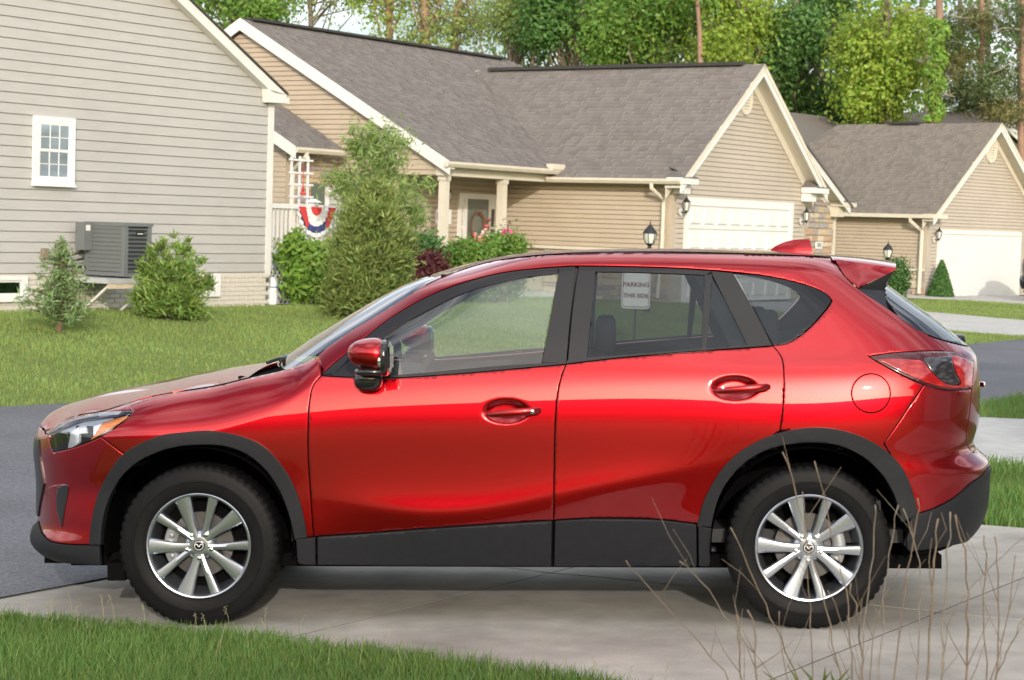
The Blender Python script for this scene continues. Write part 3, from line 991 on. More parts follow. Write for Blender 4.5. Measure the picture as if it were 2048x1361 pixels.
# top edge of the fender and of the roof rail taken from the body form itself
def edge_low(x0, x1, n=40):
    xs = np.linspace(x0, x1, n); zs = f_zEl(xs) - .0015
    return [(float(w), float(z)) for w, z in zip(x2w(xs, zs, False), zs)]
def edge_up(x0, x1, n=60):
    xs = np.linspace(x0, x1, n); zs = f_zEu(xs) - .0008
    return [(float(w), float(z)) for w, z in zip(x2w(xs, zs, True), zs)]
def wzx(x, z, up): return (float(x2w(np.array([x]), np.array([z]), up)[0]), z)

# fender
fo = run(rev(DOOR_F)[0:], up=False)                     # bottom of the door line up to the pillar foot
fender = run(F_MID[5:], up=False) + run([(620, 1076), (627, 1072)], up=False) + fo + run([(642, 750), (636, 722)], up=False)
fender += [p for p in rev(edge_low(-.36, .50)) if p[0] < fender[-1][0]]
fender += run(rev(HL_BOT[0:4]), up=False)[::-1][:0] + run(HL_BOT[0:4], up=False) + run([(202, 874), (222, 890), (247, 909)], up=False)
panel('front_fender', fender, False, M_PAINT, CAR, grid=.014)
nf = run(HL_TOP, up=False) + edge_low(-.355, -.885)
panel('bonnet_edge', nf, False, M_PAINT, CAR, grid=.014, inset=.0015)
# front bumper, lip, grille
bump = run([(247, 909), (222, 890), (202, 874)], up=False) + run(HL_BOT[3:8], up=False) + run([(104, 903), (99, 885), (96, 869), (91, 868)], up=False)
zc_ = .845
bump += [(-LW * .80, .842), (-LW * .9, .85), (-LW, .855), (-LW, .33), (-LW * .9, .33)]
bump += run([(78, 1042), (81, 1056), (87, 1070), (99, 1082), (116, 1087), (134, 1089), (160, 1090.5), (181, 1090.5)], up=False) + run(F_MID[:6], up=False)
panel('front_bumper', bump, False, M_PAINT, CAR, grid=.016)
lip = run([(200, 1091), (181, 1090.5), (160, 1090.5), (134, 1089), (116, 1087), (99, 1082), (87, 1070), (81, 1056), (78, 1042)], up=False)
lip += [(-LW * .9, .345), (-LW, .345), (-LW, .24), (-LW * .85, .235), (-LW * .7, .232)] + run([(90, 1113), (112, 1122), (135, 1127), (176, 1129.5), (203, 1131)], up=False)
panel('bumper_lip', lip, False, M_CLAD, CAR, off=.006, grid=.018)
panel('grille', [(-LW * .66, .80), (-LW, .81), (-LW, .43), (-LW * .7, .43), (-LW * .60, .60)], False, M_SATIN, CAR, off=.008, grid=.03)
# fog lamp pocket
panel('fog_lamp_pocket', run(c3((100, 715), (150, 660), (215, 642), (285, 642), (290, 700), (275, 800), (258, 900), (245, 975), (222, 930), (205, 850), (195, 760), (170, 720)), up=False), False, M_PAINT, CAR, off=.0015, inset=0, flange=.003, grid=.02, edge=1.4)
panel('fog_lamp', run(c3((210, 665), (245, 648), (288, 645), (290, 700), (272, 800), (255, 890), (242, 960), (226, 910), (206, 830), (200, 740)), up=False), False, M_GBLK, CAR, off=.004, inset=0, flange=.003, grid=.02)
# sills
def sill(name, top, bot):
    panel(name, run(top, up=False) + run(bot, up=False), False, M_CLAD, CAR, off=.007, grid=.02, inset=.0015)
sill('rocker_panel', [(635, 1074), (740, 1067), (860, 1058), (990, 1049), (1104, 1042)], [(1103, 1133), (860, 1132), (635, 1130)])
sill('rocker_panel', [(1110, 1042), (1150, 1039.5), (1190, 1038), (1290, 1039), (1345, 1043), (1393, 1049)], [(1394, 1132), (1300, 1133), (1108, 1133)])
sill('rocker_panel', [(592, 1079), (610, 1077), (631, 1074)], [(632, 1130), (600, 1128), (594, 1115)])
sill('rocker_panel', [(1396, 1050), (1408, 1054), (1424, 1056)], [(1421, 1110), (1418, 1131), (1397, 1132)])
# wheel arch flares
panel('wheel_arch_flare', run(F_OUT, up=False) + run(rev(F_IN), up=False), False, M_CLAD, CAR, off=.013, inset=0, flange=.035, grid=.016, edge=.8)
panel('wheel_arch_flare', run(R_OUT, up=True) + run(rev(R_IN), up=True), True, M_CLAD, CAR, off=.013, inset=0, flange=.035, grid=.016, edge=.8)
# doors
def hpts(k):
    hx, hz = HAND[k]
    gx, gz_ = np.meshgrid(np.arange(hx - .15, hx + .09, .0065), np.arange(hz - .07, hz + .075, .0065))
    x = gx.ravel(); z = gz_.ravel()
    return np.stack([x2w(x, z, False), z], 1)
BELT_F = [(642, 752), (676, 754), (710, 755.3), (780, 756.5), (860, 752), (935, 746.5), (1010, 740), (1075, 734), (1132, 729)]
BELT_R = [(1132, 728.5), (1190, 721.5), (1250, 715), (1330, 708), (1410, 701.5), (1500, 695.5), (1545, 692)]
dF = run(BELT_F, up=False) + run(DOOR_M, up=False) + run(rev([(630, 1073.5), (740, 1066), (860, 1057), (990, 1048), (1106, 1041)]), up=False) + run(rev(DOOR_F), up=False)
panel('front_door', dF, False, M_PAINT, CAR, grid=.015, extra=hpts(0))
dR = run(BELT_R, up=False) + run(DOOR_R, up=False) + run(rev(R_MID[:6]), up=False) + run(rev([(1109, 1041), (1150, 1038), (1190, 1037), (1290, 1038), (1345, 1042), (1395, 1048.5)]), up=False) + run(rev(DOOR_M), up=False)
panel('rear_door', dR, False, M_PAINT, CAR, grid=.015, extra=hpts(1))
# the body side: pillar, roof rail, quarter
side = run(FRAME_TOP, up=True) + run(QW, up=True)
side += run(DOOR_R, up=True) + run(R_MID[6:13], up=True)[3:] + run(rev(B_CUT), up=True) + run(TL_BOT[3:], up=True) + run(TL_TOP[:5], up=True)
side += run(rev(HATCH), up=True)
eu = rev(edge_up(1.12, 2.84))
side += [p for p in eu if p[1] < 9]
side += run(rev(ELINE[1:6]), up=True) + run([(655, 694), (634, 714), (636, 724), (642, 748)], up=True)
panel('body_side', side, True, M_PAINT, CAR, grid=.0135)
# bumper rear, black lower bumper
BB = [(1839, 1027), (1876, 1014), (1912, 993), (1940, 968), (1961, 954), (1975, 938)]
rb = run(B_CUT, up=True) + run(R_MID[12:], up=True) + run([(1835, 1030)] + BB[1:], up=True) + [(LM + LW, .66), (LM + LW, .735)] + run(rev(TAILB), up=True) + run(TL_BOT[:4], up=True)
panel('rear_bumper', rb, True, M_PAINT, CAR, grid=.016)
rl = run([(1820, 1034)] + BB, up=True) + [(LM + LW, .655), (LM + LW, .33)] + run([(1956, 1060), (1940, 1075), (1925, 1085), (1876, 1095), (1818, 1104)], up=True) + run([(1806, 1090), (1818, 1060)], up=True)
panel('lower_bumper', rl, True, M_CLAD, CAR, off=.008, grid=.018)
# tailgate and lights
tg = run(HATCH[5:], up=True) + run(TL_TOP[4:], up=True) + run(TAILB, up=True) + [(LM + LW, .74), (LM + LW, 1.205)] + run([(1936, 693), (1911, 687.5), (1873, 677), (1834, 661), (1799, 635)], up=True)
panel('tailgate', tg, True, M_PAINT, CAR, grid=.016)
def lampmat(name, col, spots):
    m, nt, b = _nt(name)
    N, L = nt.nodes, nt.links
    b.inputs['Base Color'].default_value = (*col, 1)
    b.inputs['Roughness'].default_value = .12
    b.inputs['Coat Weight'].default_value = 1.0
    b.inputs['Coat Roughness'].default_value = .02
    if spots:
        tc = N.new('ShaderNodeTexCoord')
        vo = N.new('ShaderNodeTexVoronoi'); vo.inputs['Scale'].default_value = 26
        mp = N.new('ShaderNodeMapping'); mp.inputs['Scale'].default_value = (1.0, .6, 2.2)
        L.new(tc.outputs['Object'], mp.inputs['Vector']); L.new(mp.outputs[0], vo.inputs['Vector'])
        rp = N.new('ShaderNodeValToRGB')
        rp.color_ramp.elements[0].color = (*spots, 1); rp.color_ramp.elements[1].color = (*col, 1)
        rp.color_ramp.elements[0].position = .18; rp.color_ramp.elements[1].position = .62
        L.new(vo.outputs['Distance'], rp.inputs[0]); L.new(rp.outputs[0], b.inputs['Base Color'])
    return m
M_TAILR = lampmat('tail_lamp_red', (.26, .006, .008), (.42, .018, .012))
M_TAILD = lampmat('tail_lamp_dark', (.018, .017, .02), (.05, .05, .06))
M_TAILB = lampmat('tail_lamp_rim', (.05, .004, .006), None)
tl = panel('tail_light', run(TL_TOP, up=True) + run(TL_BOT, up=True), True, M_TAILB, CAR, off=.002, grid=.018)
lens = c6b((975, 975), (1100, 965), (1250, 975), (1330, 985), (1400, 1060), (1470, 1130), (1545, 1170), (1640, 1165), (1600, 1060), (1570, 950), (1640, 955), (1700, 985), (1722, 1020), (1722, 1130), (1712, 1180), (1600, 1192), (1490, 1180), (1360, 1145), (1210, 1080), (1070, 1010))
tlr = panel('red_lens', run(lens, up=True), True, M_TAILR, tl, off=.005, inset=0, flange=.002, grid=.018, mir=False)
tld = panel('dark_lens', run(c6b((1345, 962), (1450, 955), (1555, 955), (1575, 1040), (1600, 1100), (1622, 1150), (1560, 1160), (1470, 1122), (1400, 1045)), up=True), True, M_TAILD, tl, off=.006, inset=0, flange=.002, grid=.02, mir=False)
# headlight: reflector bowl, chrome blocks, amber marker under a clear cover
M_HLG = glassmat('headlight_cover', (.95, .97, .99), refl=.05, ior=1.5)
M_AMBER = lampmat('amber_marker', (.65, .22, .04), None)
M_HREF = mat('headlight_reflector', (.74, .78, .84), rough=.25, metal=.0)
hl_o = run(HL_TOP, up=False) + run(HL_BOT, up=False)
hl = panel('headlight', hl_o, False, M_HLG, CAR, off=.003, grid=.018)
hb = panel('reflector', hl_o, False, M_HREF, hl, off=-.030, inset=.003, flange=.01, grid=.03, mir=False)
panel('bezel', run(c3((155, 250), (240, 245), (275, 300), (270, 375), (180, 395), (155, 330)), up=False), False, M_GBLK, hl, off=-.014, inset=0, flange=.014, mir=False, grid=.03)
panel('chrome_block', run(c3((290, 245), (365, 185), (415, 175), (412, 240), (360, 260), (350, 330), (275, 368), (285, 300)), up=False), False, M_HREF, hl, off=-.010, inset=0, flange=.014, mir=False, grid=.03)
panel('chrome_block', run(c3((470, 190), (530, 160), (620, 160), (590, 220), (520, 260), (468, 270)), up=False), False, M_HREF, hl, off=-.010, inset=0, flange=.014, mir=False, grid=.03)
panel('amber_marker', run(c3((545, 165), (640, 135), (735, 112), (690, 150), (610, 205), (520, 262), (452, 305), (480, 270)), up=False), False, M_AMBER, hl, off=-.006, inset=0, flange=.006, mir=False, grid=.03)
# windows
GF = [(668, 747), (712, 708), (757, 683)] 
glF = run(c6((200, 497), (300, 432), (395, 362), (500, 290), (600, 235), (700, 185), (800, 150), (900, 125), (1000, 105), (1113, 93)), up=True) + run(c6((1113, 93), (1047, 452)), up=True) + run(c6((1045, 462), (900, 474), (700, 492), (480, 507), (300, 508), (200, 503)), up=True)
panel('front_door_glass', glF, True, M_GLASS, CAR, off=-.006, inset=0, flange=0, grid=.03)
# frame strips in satin black round the glass
def strip(name, a, b, m=None, off=.001, par=None):
    return panel(name, run(a, up=True) + run(rev(b), up=True), True, m or M_SATIN, par or CAR, off=off, inset=.0008, flange=.012, grid=.02, edge=0)
fr_top = [(645, 749), (667, 729), (710, 694), (760, 652), (810, 619), (860, 592), (910, 572), (960, 557), (1010, 546), (1060, 539.5), (1118, 535)]
fr_in = c6((215, 497), (300, 420), (395, 366), (500, 292), (600, 237), (700, 187), (800, 152), (900, 127), (1000, 107), (1113, 95))
strip('window_frame', fr_top, fr_in)
panel('mirror_sail', run(c6((172, 503), (215, 497), (300, 424), (318, 424), (318, 506)), up=True), True, M_SATIN, CAR, off=.002, inset=0, flange=.008, grid=.03)
panel('pillar_trim', run([(1116, 535), (1152, 533)], up=True) + run([(1152, 533), (1141, 635), (1133, 726)], up=True) + run([(1133, 726), (1083, 727)], up=True) + run(c6((1047, 452), (1113, 95)), up=True), True, M_SATIN, CAR, off=.002, grid=.025, edge=0)
panel('pillar_trim', run([(1157, 533), (1193, 533.5)], up=True) + run(c7((183, 128), (150, 470)), up=True) + run([(1175, 722.5), (1135, 726.5)], up=True) + run([(1143, 635), (1157, 533)], up=True), True, M_SATIN, CAR, off=.002, grid=.025, edge=0)
strip('window_frame', [(1188, 533.5), (1250, 534.5), (1350, 537.5), (1425, 542.5)], c7((178, 128), (300, 129), (450, 134), (622, 141)))
glR = run(c7((180, 126), (400, 131), (640, 139)), up=True) + run(c7((640, 139), (622, 437)), up=True) + run(c7((620, 446), (380, 463), (146, 484)), up=True)
panel('rear_door_glass', glR, True, M_TINT, CAR, off=-.006, inset=0, flange=0, grid=.03)
panel('window_divider', run(c7((618, 137), (650, 140), (640, 300), (627, 436), (605, 438)), up=True, n=1), True, M_SATIN, CAR, off=.001, inset=0, flange=.01, grid=.03)
panel('fixed_rear_glass', run(c7((640, 132), (726, 282), (800, 428), (612, 445), (626, 290)), up=True, n=1), True, M_TINT, CAR, off=-.006, inset=0, flange=0, grid=.03)
panel('pillar_trim', run([(1424, 542), (1466, 546)], up=True) + run(c7((733, 132), (822, 290), (888, 421)), up=True) + run(c7((888, 421), (790, 432)), up=True) + run(c7((786, 416), (722, 284), (650, 142)), up=True), True, M_SATIN, CAR, off=.002, grid=.025, edge=0)
panel('quarter_glass', run([(1470, 546)] + QW[1:], up=True), True, M_TINT, CAR, off=-.003, inset=.001, flange=.006, grid=.03)
strip('belt_moulding', c6((165, 499), (300, 503), (440, 502), (600, 490), (900, 463), (1145, 449)), [(x, y - .5) for x, y in BELT_F], M_SATIN, .003)
strip('belt_moulding', c7((66, 484), (150, 471), (300, 460), (620, 434), (800, 422), (888, 417)), [(x, y - .5) for x, y in BELT_R], M_SATIN, .003)
# windscreen
ws = [(-LW, 1.555)] + [(-LW, 1.16)] + [(-LW * .9, 1.150), (-LW * .8, 1.142), (-LW * .7, 1.136)] + run([(582, 741), (612, 723), (655, 692.5), (705, 658.5), (755, 628.5), (805, 597.5), (855, 566), (886, 552)], up=True) + [(-LW * .75, 1.548)]
panel('windscreen', ws, True, M_WSG, CAR, off=-.004, inset=0, flange=0, grid=.03)
# back glass
bgp = run([(1768, 578), (1772, 598), (1798, 634), (1834, 660), (1873, 676), (1911, 686.5), (1936, 692)], up=True, n=4) + [(LM + LW, 1.215), (LM + LW, 1.515)]
panel('back_glass', bgp, True, M_BACKG, CAR, off=.002, inset=0, flange=.004, grid=.03)

# bonnet and roof, full width
def top_sheet(name, xs, yfun, zfun, m, n=30, p=2.3, fl=.02):
    V = []; F = []; Nn = []
    k = 2 * n + 1
    for x in xs:
        for j in range(-n, n + 1):
            v = j / n
            v = math.copysign(1 - (1 - abs(v)) ** 1.6, v)
            y = v * float(yfun(x)); V.append((x(v) if callable(x) else x, y, float(zfun(x, v))))
    for i in range(len(xs) - 1):
        for j in range(k - 1):
            F.append((i * k + j, i * k + j + 1, (i + 1) * k + j + 1, (i + 1) * k + j)[::-1])
    mb = MB(); mb.add(V, F)
    return mb.build(name, m, CAR, smooth=True)
top_sheet('roof_panel', [.99 + (2.835 - .99) * i / 70 for i in range(71)], lambda x: float(Yfun(np.array([x]), np.array([float(f_zEu(x)) - .0012]), True)[0]) + .005, lambda x, v: f_zEu(x) + .0010 + (f_zcR(x) - f_zEu(x)) * (1 - abs(v) ** 2.2), M_PAINT)
top_sheet('bonnet', [-.905 + (.20 + .905) * i / 60 for i in range(61)], lambda x: f_yEl(x) - .0035, lambda x, v: f_zEl(x) + .001 + (f_zcH(x) - f_zEl(x)) * (1 - abs(v) ** 2.3), M_PAINT)
mb = MB()
mb.box((.14, -.66, 1.04), (.36, .66, 1.095)); mb.build('cowl', M_WELL, CAR)
mb = MB(); wp = [(.20, .30, 1.13), (.27, .10, 1.155), (.30, -.25, 1.165), (.31, -.52, 1.16)]
mb.tube(wp, [.012, .014, .013, .008]); mb.tube([(.25, -.52, 1.15), (.30, -.10, 1.175)], .008)
mb.build('wiper', M_SATIN, CAR, smooth=True)
# spoiler
def pxy(x, y, yc): return on_y(x, y, yc)
a_ = [pxy(1670, 519, -.562), pxy(1678, 533, -.60), pxy(1691, 553, -.635), pxy(1716, 576.5, -.668)]
c_ = [pxy(1796, 537, -.52), pxy(1775, 549, -.545), pxy(1745, 562.5, -.61), pxy(1716.5, 577, -.668)]
def ladder(A_, C_, n, m, name, mats, bulge=.0):
    A2 = [np.asarray(p) for p in catmull([tuple(p) for p in A_], n)]; C2 = [np.asarray(p) for p in catmull([tuple(p) for p in C_], n)]
    V = []; F = []
    for p, q in zip(A2, C2):
        for j in range(m + 1):
            u = j / m
            V.append(p * (1 - u) + q * u + np.array([0, -bulge * math.sin(math.pi * u), 0]))
    for i in range(len(A2) - 1):
        for j in range(m):
            F.append((i * (m + 1) + j, (i + 1) * (m + 1) + j, (i + 1) * (m + 1) + j + 1, i * (m + 1) + j + 1))
    return V, F
mb = MB()
for sgn in (1, -1):
    V, F = ladder(a_, c_, 6, 10, 'x', None, .006)
    mb.add([(p[0], p[1] * sgn, p[2]) for p in V], F if sgn > 0 else [f[::-1] for f in F])
V = []; F = []
nx, ny = 12, 30
tipz = lambda v: 1.600 - .016 * abs(v) ** 3
for i in range(nx + 1):
    u = i / nx
    for j in range(-ny, ny + 1):
        v = j / ny
        x0 = 2.838; x1 = 3.175 - .05 * v * v
        x = x0 + (x1 - x0) * u
        yb = float(f_yEu(x0)) * (1 - u) + .512 * u
        z0 = float(f_zEu(x0) + (f_zcR(x0) - f_zEu(x0)) * (1 - abs(v) ** 2.2)); z1 = 1.606 - .026 * abs(v) ** 2.5
        V.append((x, v * yb * 1.012, z0 * (1 - u) + z1 * u + .006 * math.sin(math.pi * u) - .014 * abs(v) ** 12))
k = 2 * ny + 1
for i in range(nx):
    for j in range(k - 1): F.append((i * k + j + 1, i * k + j, (i + 1) * k + j, (i + 1) * k + j + 1)[::-1])
top = len(V)
for j in range(-ny, ny + 1):      # rear lip and underside
    v = j / ny
    V.append((3.172 - .05 * v * v, v * .512, 1.592 - .026 * abs(v) ** 2.5))
for j in range(-ny, ny + 1):
    v = j / ny
    V.append((3.02 - .05 * v * v, v * .56, 1.525))
b0 = nx * k
for j in range(k - 1):
    F.append((b0 + j, top + j, top + j + 1, b0 + j + 1)[::-1]); F.append((top + j, top + k + j, top + k + j + 1, top + j + 1)[::-1])
mb.add(V, F)
mb.build('roof_spoiler', M_PAINT, CAR, smooth=True, sharp=35)
tri = [pxy(1717, 578.5, -.668), pxy(1789, 541.5, -.545), pxy(1775, 562, -.572), pxy(1768, 582, -.60), pxy(1773, 604, -.635), pxy(1797, 632.5, -.672), pxy(1756, 605, -.676)]
for sgn in (1, -1):
    mb = MB()
    V = [(p[0], p[1] * sgn - .002 * sgn, p[2]) for p in tri]
    mb.add(V + [(p[0], p[1] + .03 * sgn, p[2]) for p in V], [(0, 1, 2, 3, 4, 5, 6)] + [(i, (i + 1) % 7, (i + 1) % 7 + 7, i + 7) for i in range(7)])
    mb.build('spoiler_side_trim', M_GBLK, CAR)
mb = MB()
mb.sq((3.46, -.12, 1.235), (.045, .10, .028), .6, .6); mb.tube([(3.45, -.15, 1.23), (3.40, .05, 1.30), (3.33, .32, 1.37)], [.012, .01, .006])
mb.build('rear_wiper', M_SATIN, CAR, smooth=True)
mb = MB(); mb.sq((3.552, -.34, 1.035), (.008, .05, .014), .6, .6)
mb.build('tailgate_badge', M_CHROME, CAR, smooth=True)
# aerial fin
fin = [(1542, 499), (1556, 490), (1575, 483), (1595, 479.5), (1624, 478.5), (1620, 492), (1619, 510)]
mb = MB()
fp = [pxy(x, y, 0.0) for x, y in catmull(fin[:5], 4)] ; fb = [pxy(x, y, 0.0) for x, y in catmull(fin[4:], 4)][1:]
base_z = 1.650
V = []; F = []
x0, x1 = fp[0][0], fb[-1][0]
prof = [(p[0], p[2]) for p in fp]
m = 10
for i, (x, z) in enumerate(prof):
    h = max(z - base_z, .004); hw = .034 * min(1, .25 + 1.2 * i / len(prof))
    for j in range(-m, m + 1):
        v = j / m
        V.append((x - (0.012 * (1 - abs(v)) if i == len(prof) - 1 else 0), hw * v, base_z - .02 + (h + .02) * (1 - abs(v) ** 1.0) ** .55))
k = 2 * m + 1
for i in range(len(prof) - 1):
    for j in range(k - 1): F.append((i * k + j, i * k + j + 1, (i + 1) * k + j + 1, (i + 1) * k + j))
last = len(V); e = (len(prof) - 1) * k
for j in range(k): V.append((V[e + j][0] - .018, V[e + j][1], base_z - .02))
for j in range(k - 1): F.append((e + j, e + j + 1, last + j + 1, last + j))
mb.add(V, F); mb.build('roof_aerial', M_PAINT, CAR, smooth=True, sharp=40)
# door handles
for (hx, hz), key in zip(HAND, (True, False)):
    for sgn in (1, -1):
        mb = MB()
        y0 = -float(Yfun(np.array([hx + .09]), np.array([hz]), False)[0])
        pts = [(-.118, .004, -.012), (-.095, -.014, -.010), (-.04, -.030, -.005), (.02, -.034, .0), (.07, -.030, .004), (.108, -.020, .007), (.126, -.002, .008)]
        V = []; F = []; sg_ = 14
        for i, (px_, py_, pz_) in enumerate(pts):
            hh = [.004, .014, .0175, .018, .018, .017, .009][i]; dd = [.004, .009, .011, .011, .011, .010, .006][i]
            for q in range(sg_):
                a = 2 * math.pi * q / sg_
                V.append((hx + px_, (y0 + py_ + math.cos(a) * dd) * sgn, hz + pz_ + math.copysign(abs(math.sin(a)) ** .7, math.sin(a)) * hh))
        for i in range(len(pts) - 1):
            for q in range(sg_):
                f = (i * sg_ + q, i * sg_ + (q + 1) % sg_, (i + 1) * sg_ + (q + 1) % sg_, (i + 1) * sg_ + q)
                F.append(f if sgn > 0 else f[::-1])
        F.append(tuple(range(sg_))); F.append(tuple((len(pts) - 1) * sg_ + q for q in range(sg_))[::-1])
        mb.add(V, F)
        h_ = mb.build('door_handle', M_PAINT, CAR, smooth=True, sharp=60)
        if sgn > 0 and key:
            mb = MB(); mb.lathe([(0, -.004), (.009, -.004), (.010, 0)], 16, 'y', (hx + .088, y0 - .037, hz + .005))
            mb.build('lock_button', M_CHROME, h_, smooth=True)
# fuel flap
cx_, cy_, cr_ = 1741.8, 787.0, 40.0
circ = [(cx_ + cr_ * math.cos(a), cy_ + cr_ * math.sin(a)) for a in np.linspace(0, 2 * math.pi, 49)[:-1]]
ff = panel('fuel_flap', px2wz(circ, True), True, M_PAINT, CAR, off=.0016, inset=.003, flange=.003, grid=.02, mir=False)
ring_o = px2wz([(cx_ + (cr_ + 1.0) * math.cos(a), cy_ + (cr_ + 1.0) * math.sin(a)) for a in np.linspace(0, 2 * math.pi, 49)[:-1]], True)
panel('fuel_flap_gap', ring_o, True, M_WELL, ff, off=.0008, inset=0, flange=0, grid=.03, mir=False)

# inner shell behind the gaps
mb = MB()
gw = np.arange(-.95, LM + 1.15, .04); gz2 = np.arange(.30, 1.10, .04)
for sgn in (1, -1):
    idx = {}
    V = []; F = []
    WZ = np.array([(w, z) for w in gw for z in gz2]); P = chart(WZ, False) - chart_n(WZ, False) * .026
    nz = len(gz2)
    for p in P: V.append((p[0], p[1] * sgn, p[2]))
    for i in range(len(gw) - 1):
        for j in range(nz - 1):
            q = [i * nz + j, (i + 1) * nz + j, (i + 1) * nz + j + 1, i * nz + j + 1]
            c = P[q].mean(0)
            if min(np.hypot(c[0], c[2] - .352), np.hypot(c[0] - 2.7, c[2] - .352)) < .47: continue
            if c[0] < .52 and c[2] > f_zEl(c[0]) - .06: continue
            F.append(tuple(q))
    mb.add(V, F)
mb.build('inner_shell', M_WELL, CAR)
# underbody, wheel wells
mb = MB()
mb.box((-.62, -.74, .24), (3.30, .74, .30)); mb.box((.52, -.80, .25), (2.20, .80, .36)); mb.box((-.80, -.55, .22), (-.55, .55, .32)); mb.box((3.1, -.6, .34), (3.42, .6, .5))
mb.box((-.42, -.86, .19), (-.34, -.5, .27)); mb.box((-.42, .5, .19), (-.34, .86, .27))
mb.build('underbody', M_WELL, CAR)
for cx in (0.0, 2.7):
    for sgn in (1, -1):
        V = []; F = []
        n = 40
        for i in range(n + 1):
            a = math.radians(-8 + 196 * i / n)
            r = .425
            for y in (-.895, -.80, -.62, -.46):
                V.append((cx + r * math.cos(a), y * sgn, .365 + r * math.sin(a)))
        for i in range(n):
            for j in range(3): F.append((i * 4 + j, (i + 1) * 4 + j, (i + 1) * 4 + j + 1, i * 4 + j + 1))
        c = len(V); V.append((cx, -.46 * sgn, .365))
        for i in range(n): F.append((c, i * 4 + 3, (i + 1) * 4 + 3))
        mb = MB(); mb.add(V, F); mb.build('wheel_well', M_WELL, CAR, smooth=True)
mb = MB()
mb.hexa([(3.01, -.885, .23), (3.03, -.885, .23), (3.03, -.70, .23), (3.01, -.70, .23), (2.99, -.885, .56), (3.01, -.885, .56), (3.01, -.70, .56), (2.99, -.70, .56)])
mb.build('mud_flap', M_CLAD, CAR)
mb = MB(); mb.tube([(2.33, -.75, .30), (2.36, -.78, .27), (2.40, -.80, .21)], .012); mb.tube([(2.1, -.62, .30), (2.42, -.62, .30)], .045, 12)
mb.build('exhaust_pipe', M_SATIN, CAR, smooth=True)
# dark cabin floor and inner trim
mb = MB()
mb.box((.4, -.78, .36), (3.2, .78, .42)); mb.build('cabin_floor', M_INT, CAR)
for sgn in (1, -1):
    mb = MB(); 
    V = []; F = []
    xs = np.linspace(.55, 2.5, 30)
    for x in xs:
        zt = 1.085 + .125 * (x - .55) / 2.0
        for z in ((.42 if x < 2.12 else 1.0), (.8 if x < 2.12 else 1.05), zt - .05, zt - .03):
            V.append((x, -.80 * sgn, z))
    for i in range(29):
        for j in range(3): F.append((i * 4 + j, (i + 1) * 4 + j, (i + 1) * 4 + j + 1, i * 4 + j + 1))
    mb.add(V, F); mb.build('door_card', M_INT, CAR)
    # far and near inner pillars
    mb = MB()
    mb.hexa([(1.60, .80 * sgn, 1.1), (1.74, .80 * sgn, 1.1), (1.74, .76 * sgn, 1.1), (1.60, .76 * sgn, 1.1), (1.66, .66 * sgn, 1.58), (1.76, .66 * sgn, 1.58), (1.76, .62 * sgn, 1.58), (1.66, .62 * sgn, 1.58)])
    mb.build('inner_pillar', M_INT, CAR); mb = MB()
    mb.hexa([(2.38, .80 * sgn, 1.2), (2.56, .80 * sgn, 1.2), (2.56, .76 * sgn, 1.2), (2.38, .76 * sgn, 1.2), (2.20, .66 * sgn, 1.57), (2.36, .66 * sgn, 1.57), (2.36, .62 * sgn, 1.57), (2.20, .62 * sgn, 1.57)])
    mb.build('inner_pillar', M_INT, CAR); mb = MB()
    mb.hexa([(2.62, .80 * sgn, 1.1), (3.10, .78 * sgn, 1.1), (3.10, .62 * sgn, 1.1), (2.62, .72 * sgn, 1.1), (2.68, .78 * sgn, 1.24), (3.15, .70 * sgn, 1.30), (3.15, .60 * sgn, 1.30), (2.68, .72 * sgn, 1.24)])
    mb.build('inner_pillar', M_INT, CAR)
M_LINER = mat('headliner_grey', (.22, .22, .21), rough=.9)
mb = MB(); mb.hexa([(1.05, -.52, 1.555), (2.9, -.50, 1.575), (2.9, .50, 1.575), (1.05, .52, 1.555), (1.05, -.52, 1.565), (2.9, -.50, 1.585), (2.9, .50, 1.585), (1.05, .52, 1.565)])
mb.build('headliner', M_LINER, CAR)
def seat(name, x, y, wd_, z0=.42, rear=False):
    o = None
    mb = MB(); mb.sq((x, y, z0 + .14), (.26, wd_, .11), .35, .4); s_ = mb.build(name, M_SEAT, CAR, smooth=True)
    mb = MB(); mb.sq((0, 0, 0), (.085, wd_ * .95, .34), .4, .4, fn=lambda p: [p[0] + p[2] * .36, p[1] * (1 - .12 * max(p[2], 0) / .34), p[2]])
    mb.v = [(a + x + .27, b + y, c + z0 + .44) for a, b, c in mb.v]; mb.build('backrest', M_SEAT, s_, smooth=True)
    n_ = 1 if not rear else 2
    for q in range(n_):
        yy = y if n_ == 1 else y + (q * 2 - 1) * wd_ * .55
        mb = MB(); mb.sq((x + .44, yy, z0 + .84), (.05, .125, .085), .5, .5); mb.build('headrest', M_SEAT, s_, smooth=True)
    return s_
seat('front_seat', 1.37, -.37, .25); seat('front_seat', 1.37, .37, .25); seat('rear_seat', 2.12, 0, .62, .46, True)
mb = MB(); mb.sq((.62, 0, .98), (.32, .72, .13), .45, .35); mb.build('dashboard', M_INT, CAR, smooth=True)
mb = MB()
ring = [(0.93 + .19 * math.cos(a) * .35, -.37 + .185 * math.sin(a), 1.0 + .19 * math.cos(a) * .93) for a in np.linspace(0, 2 * math.pi, 29)]
mb.tube(ring, .016, 8, cap=False); mb.sq((.92, -.37, 1.0), (.03, .07, .05), .6, .6); mb.tube([(.92, -.37, 1.0), (.7, -.37, .92)], .03)
mb.build('steering_wheel', M_INT, CAR, smooth=True)
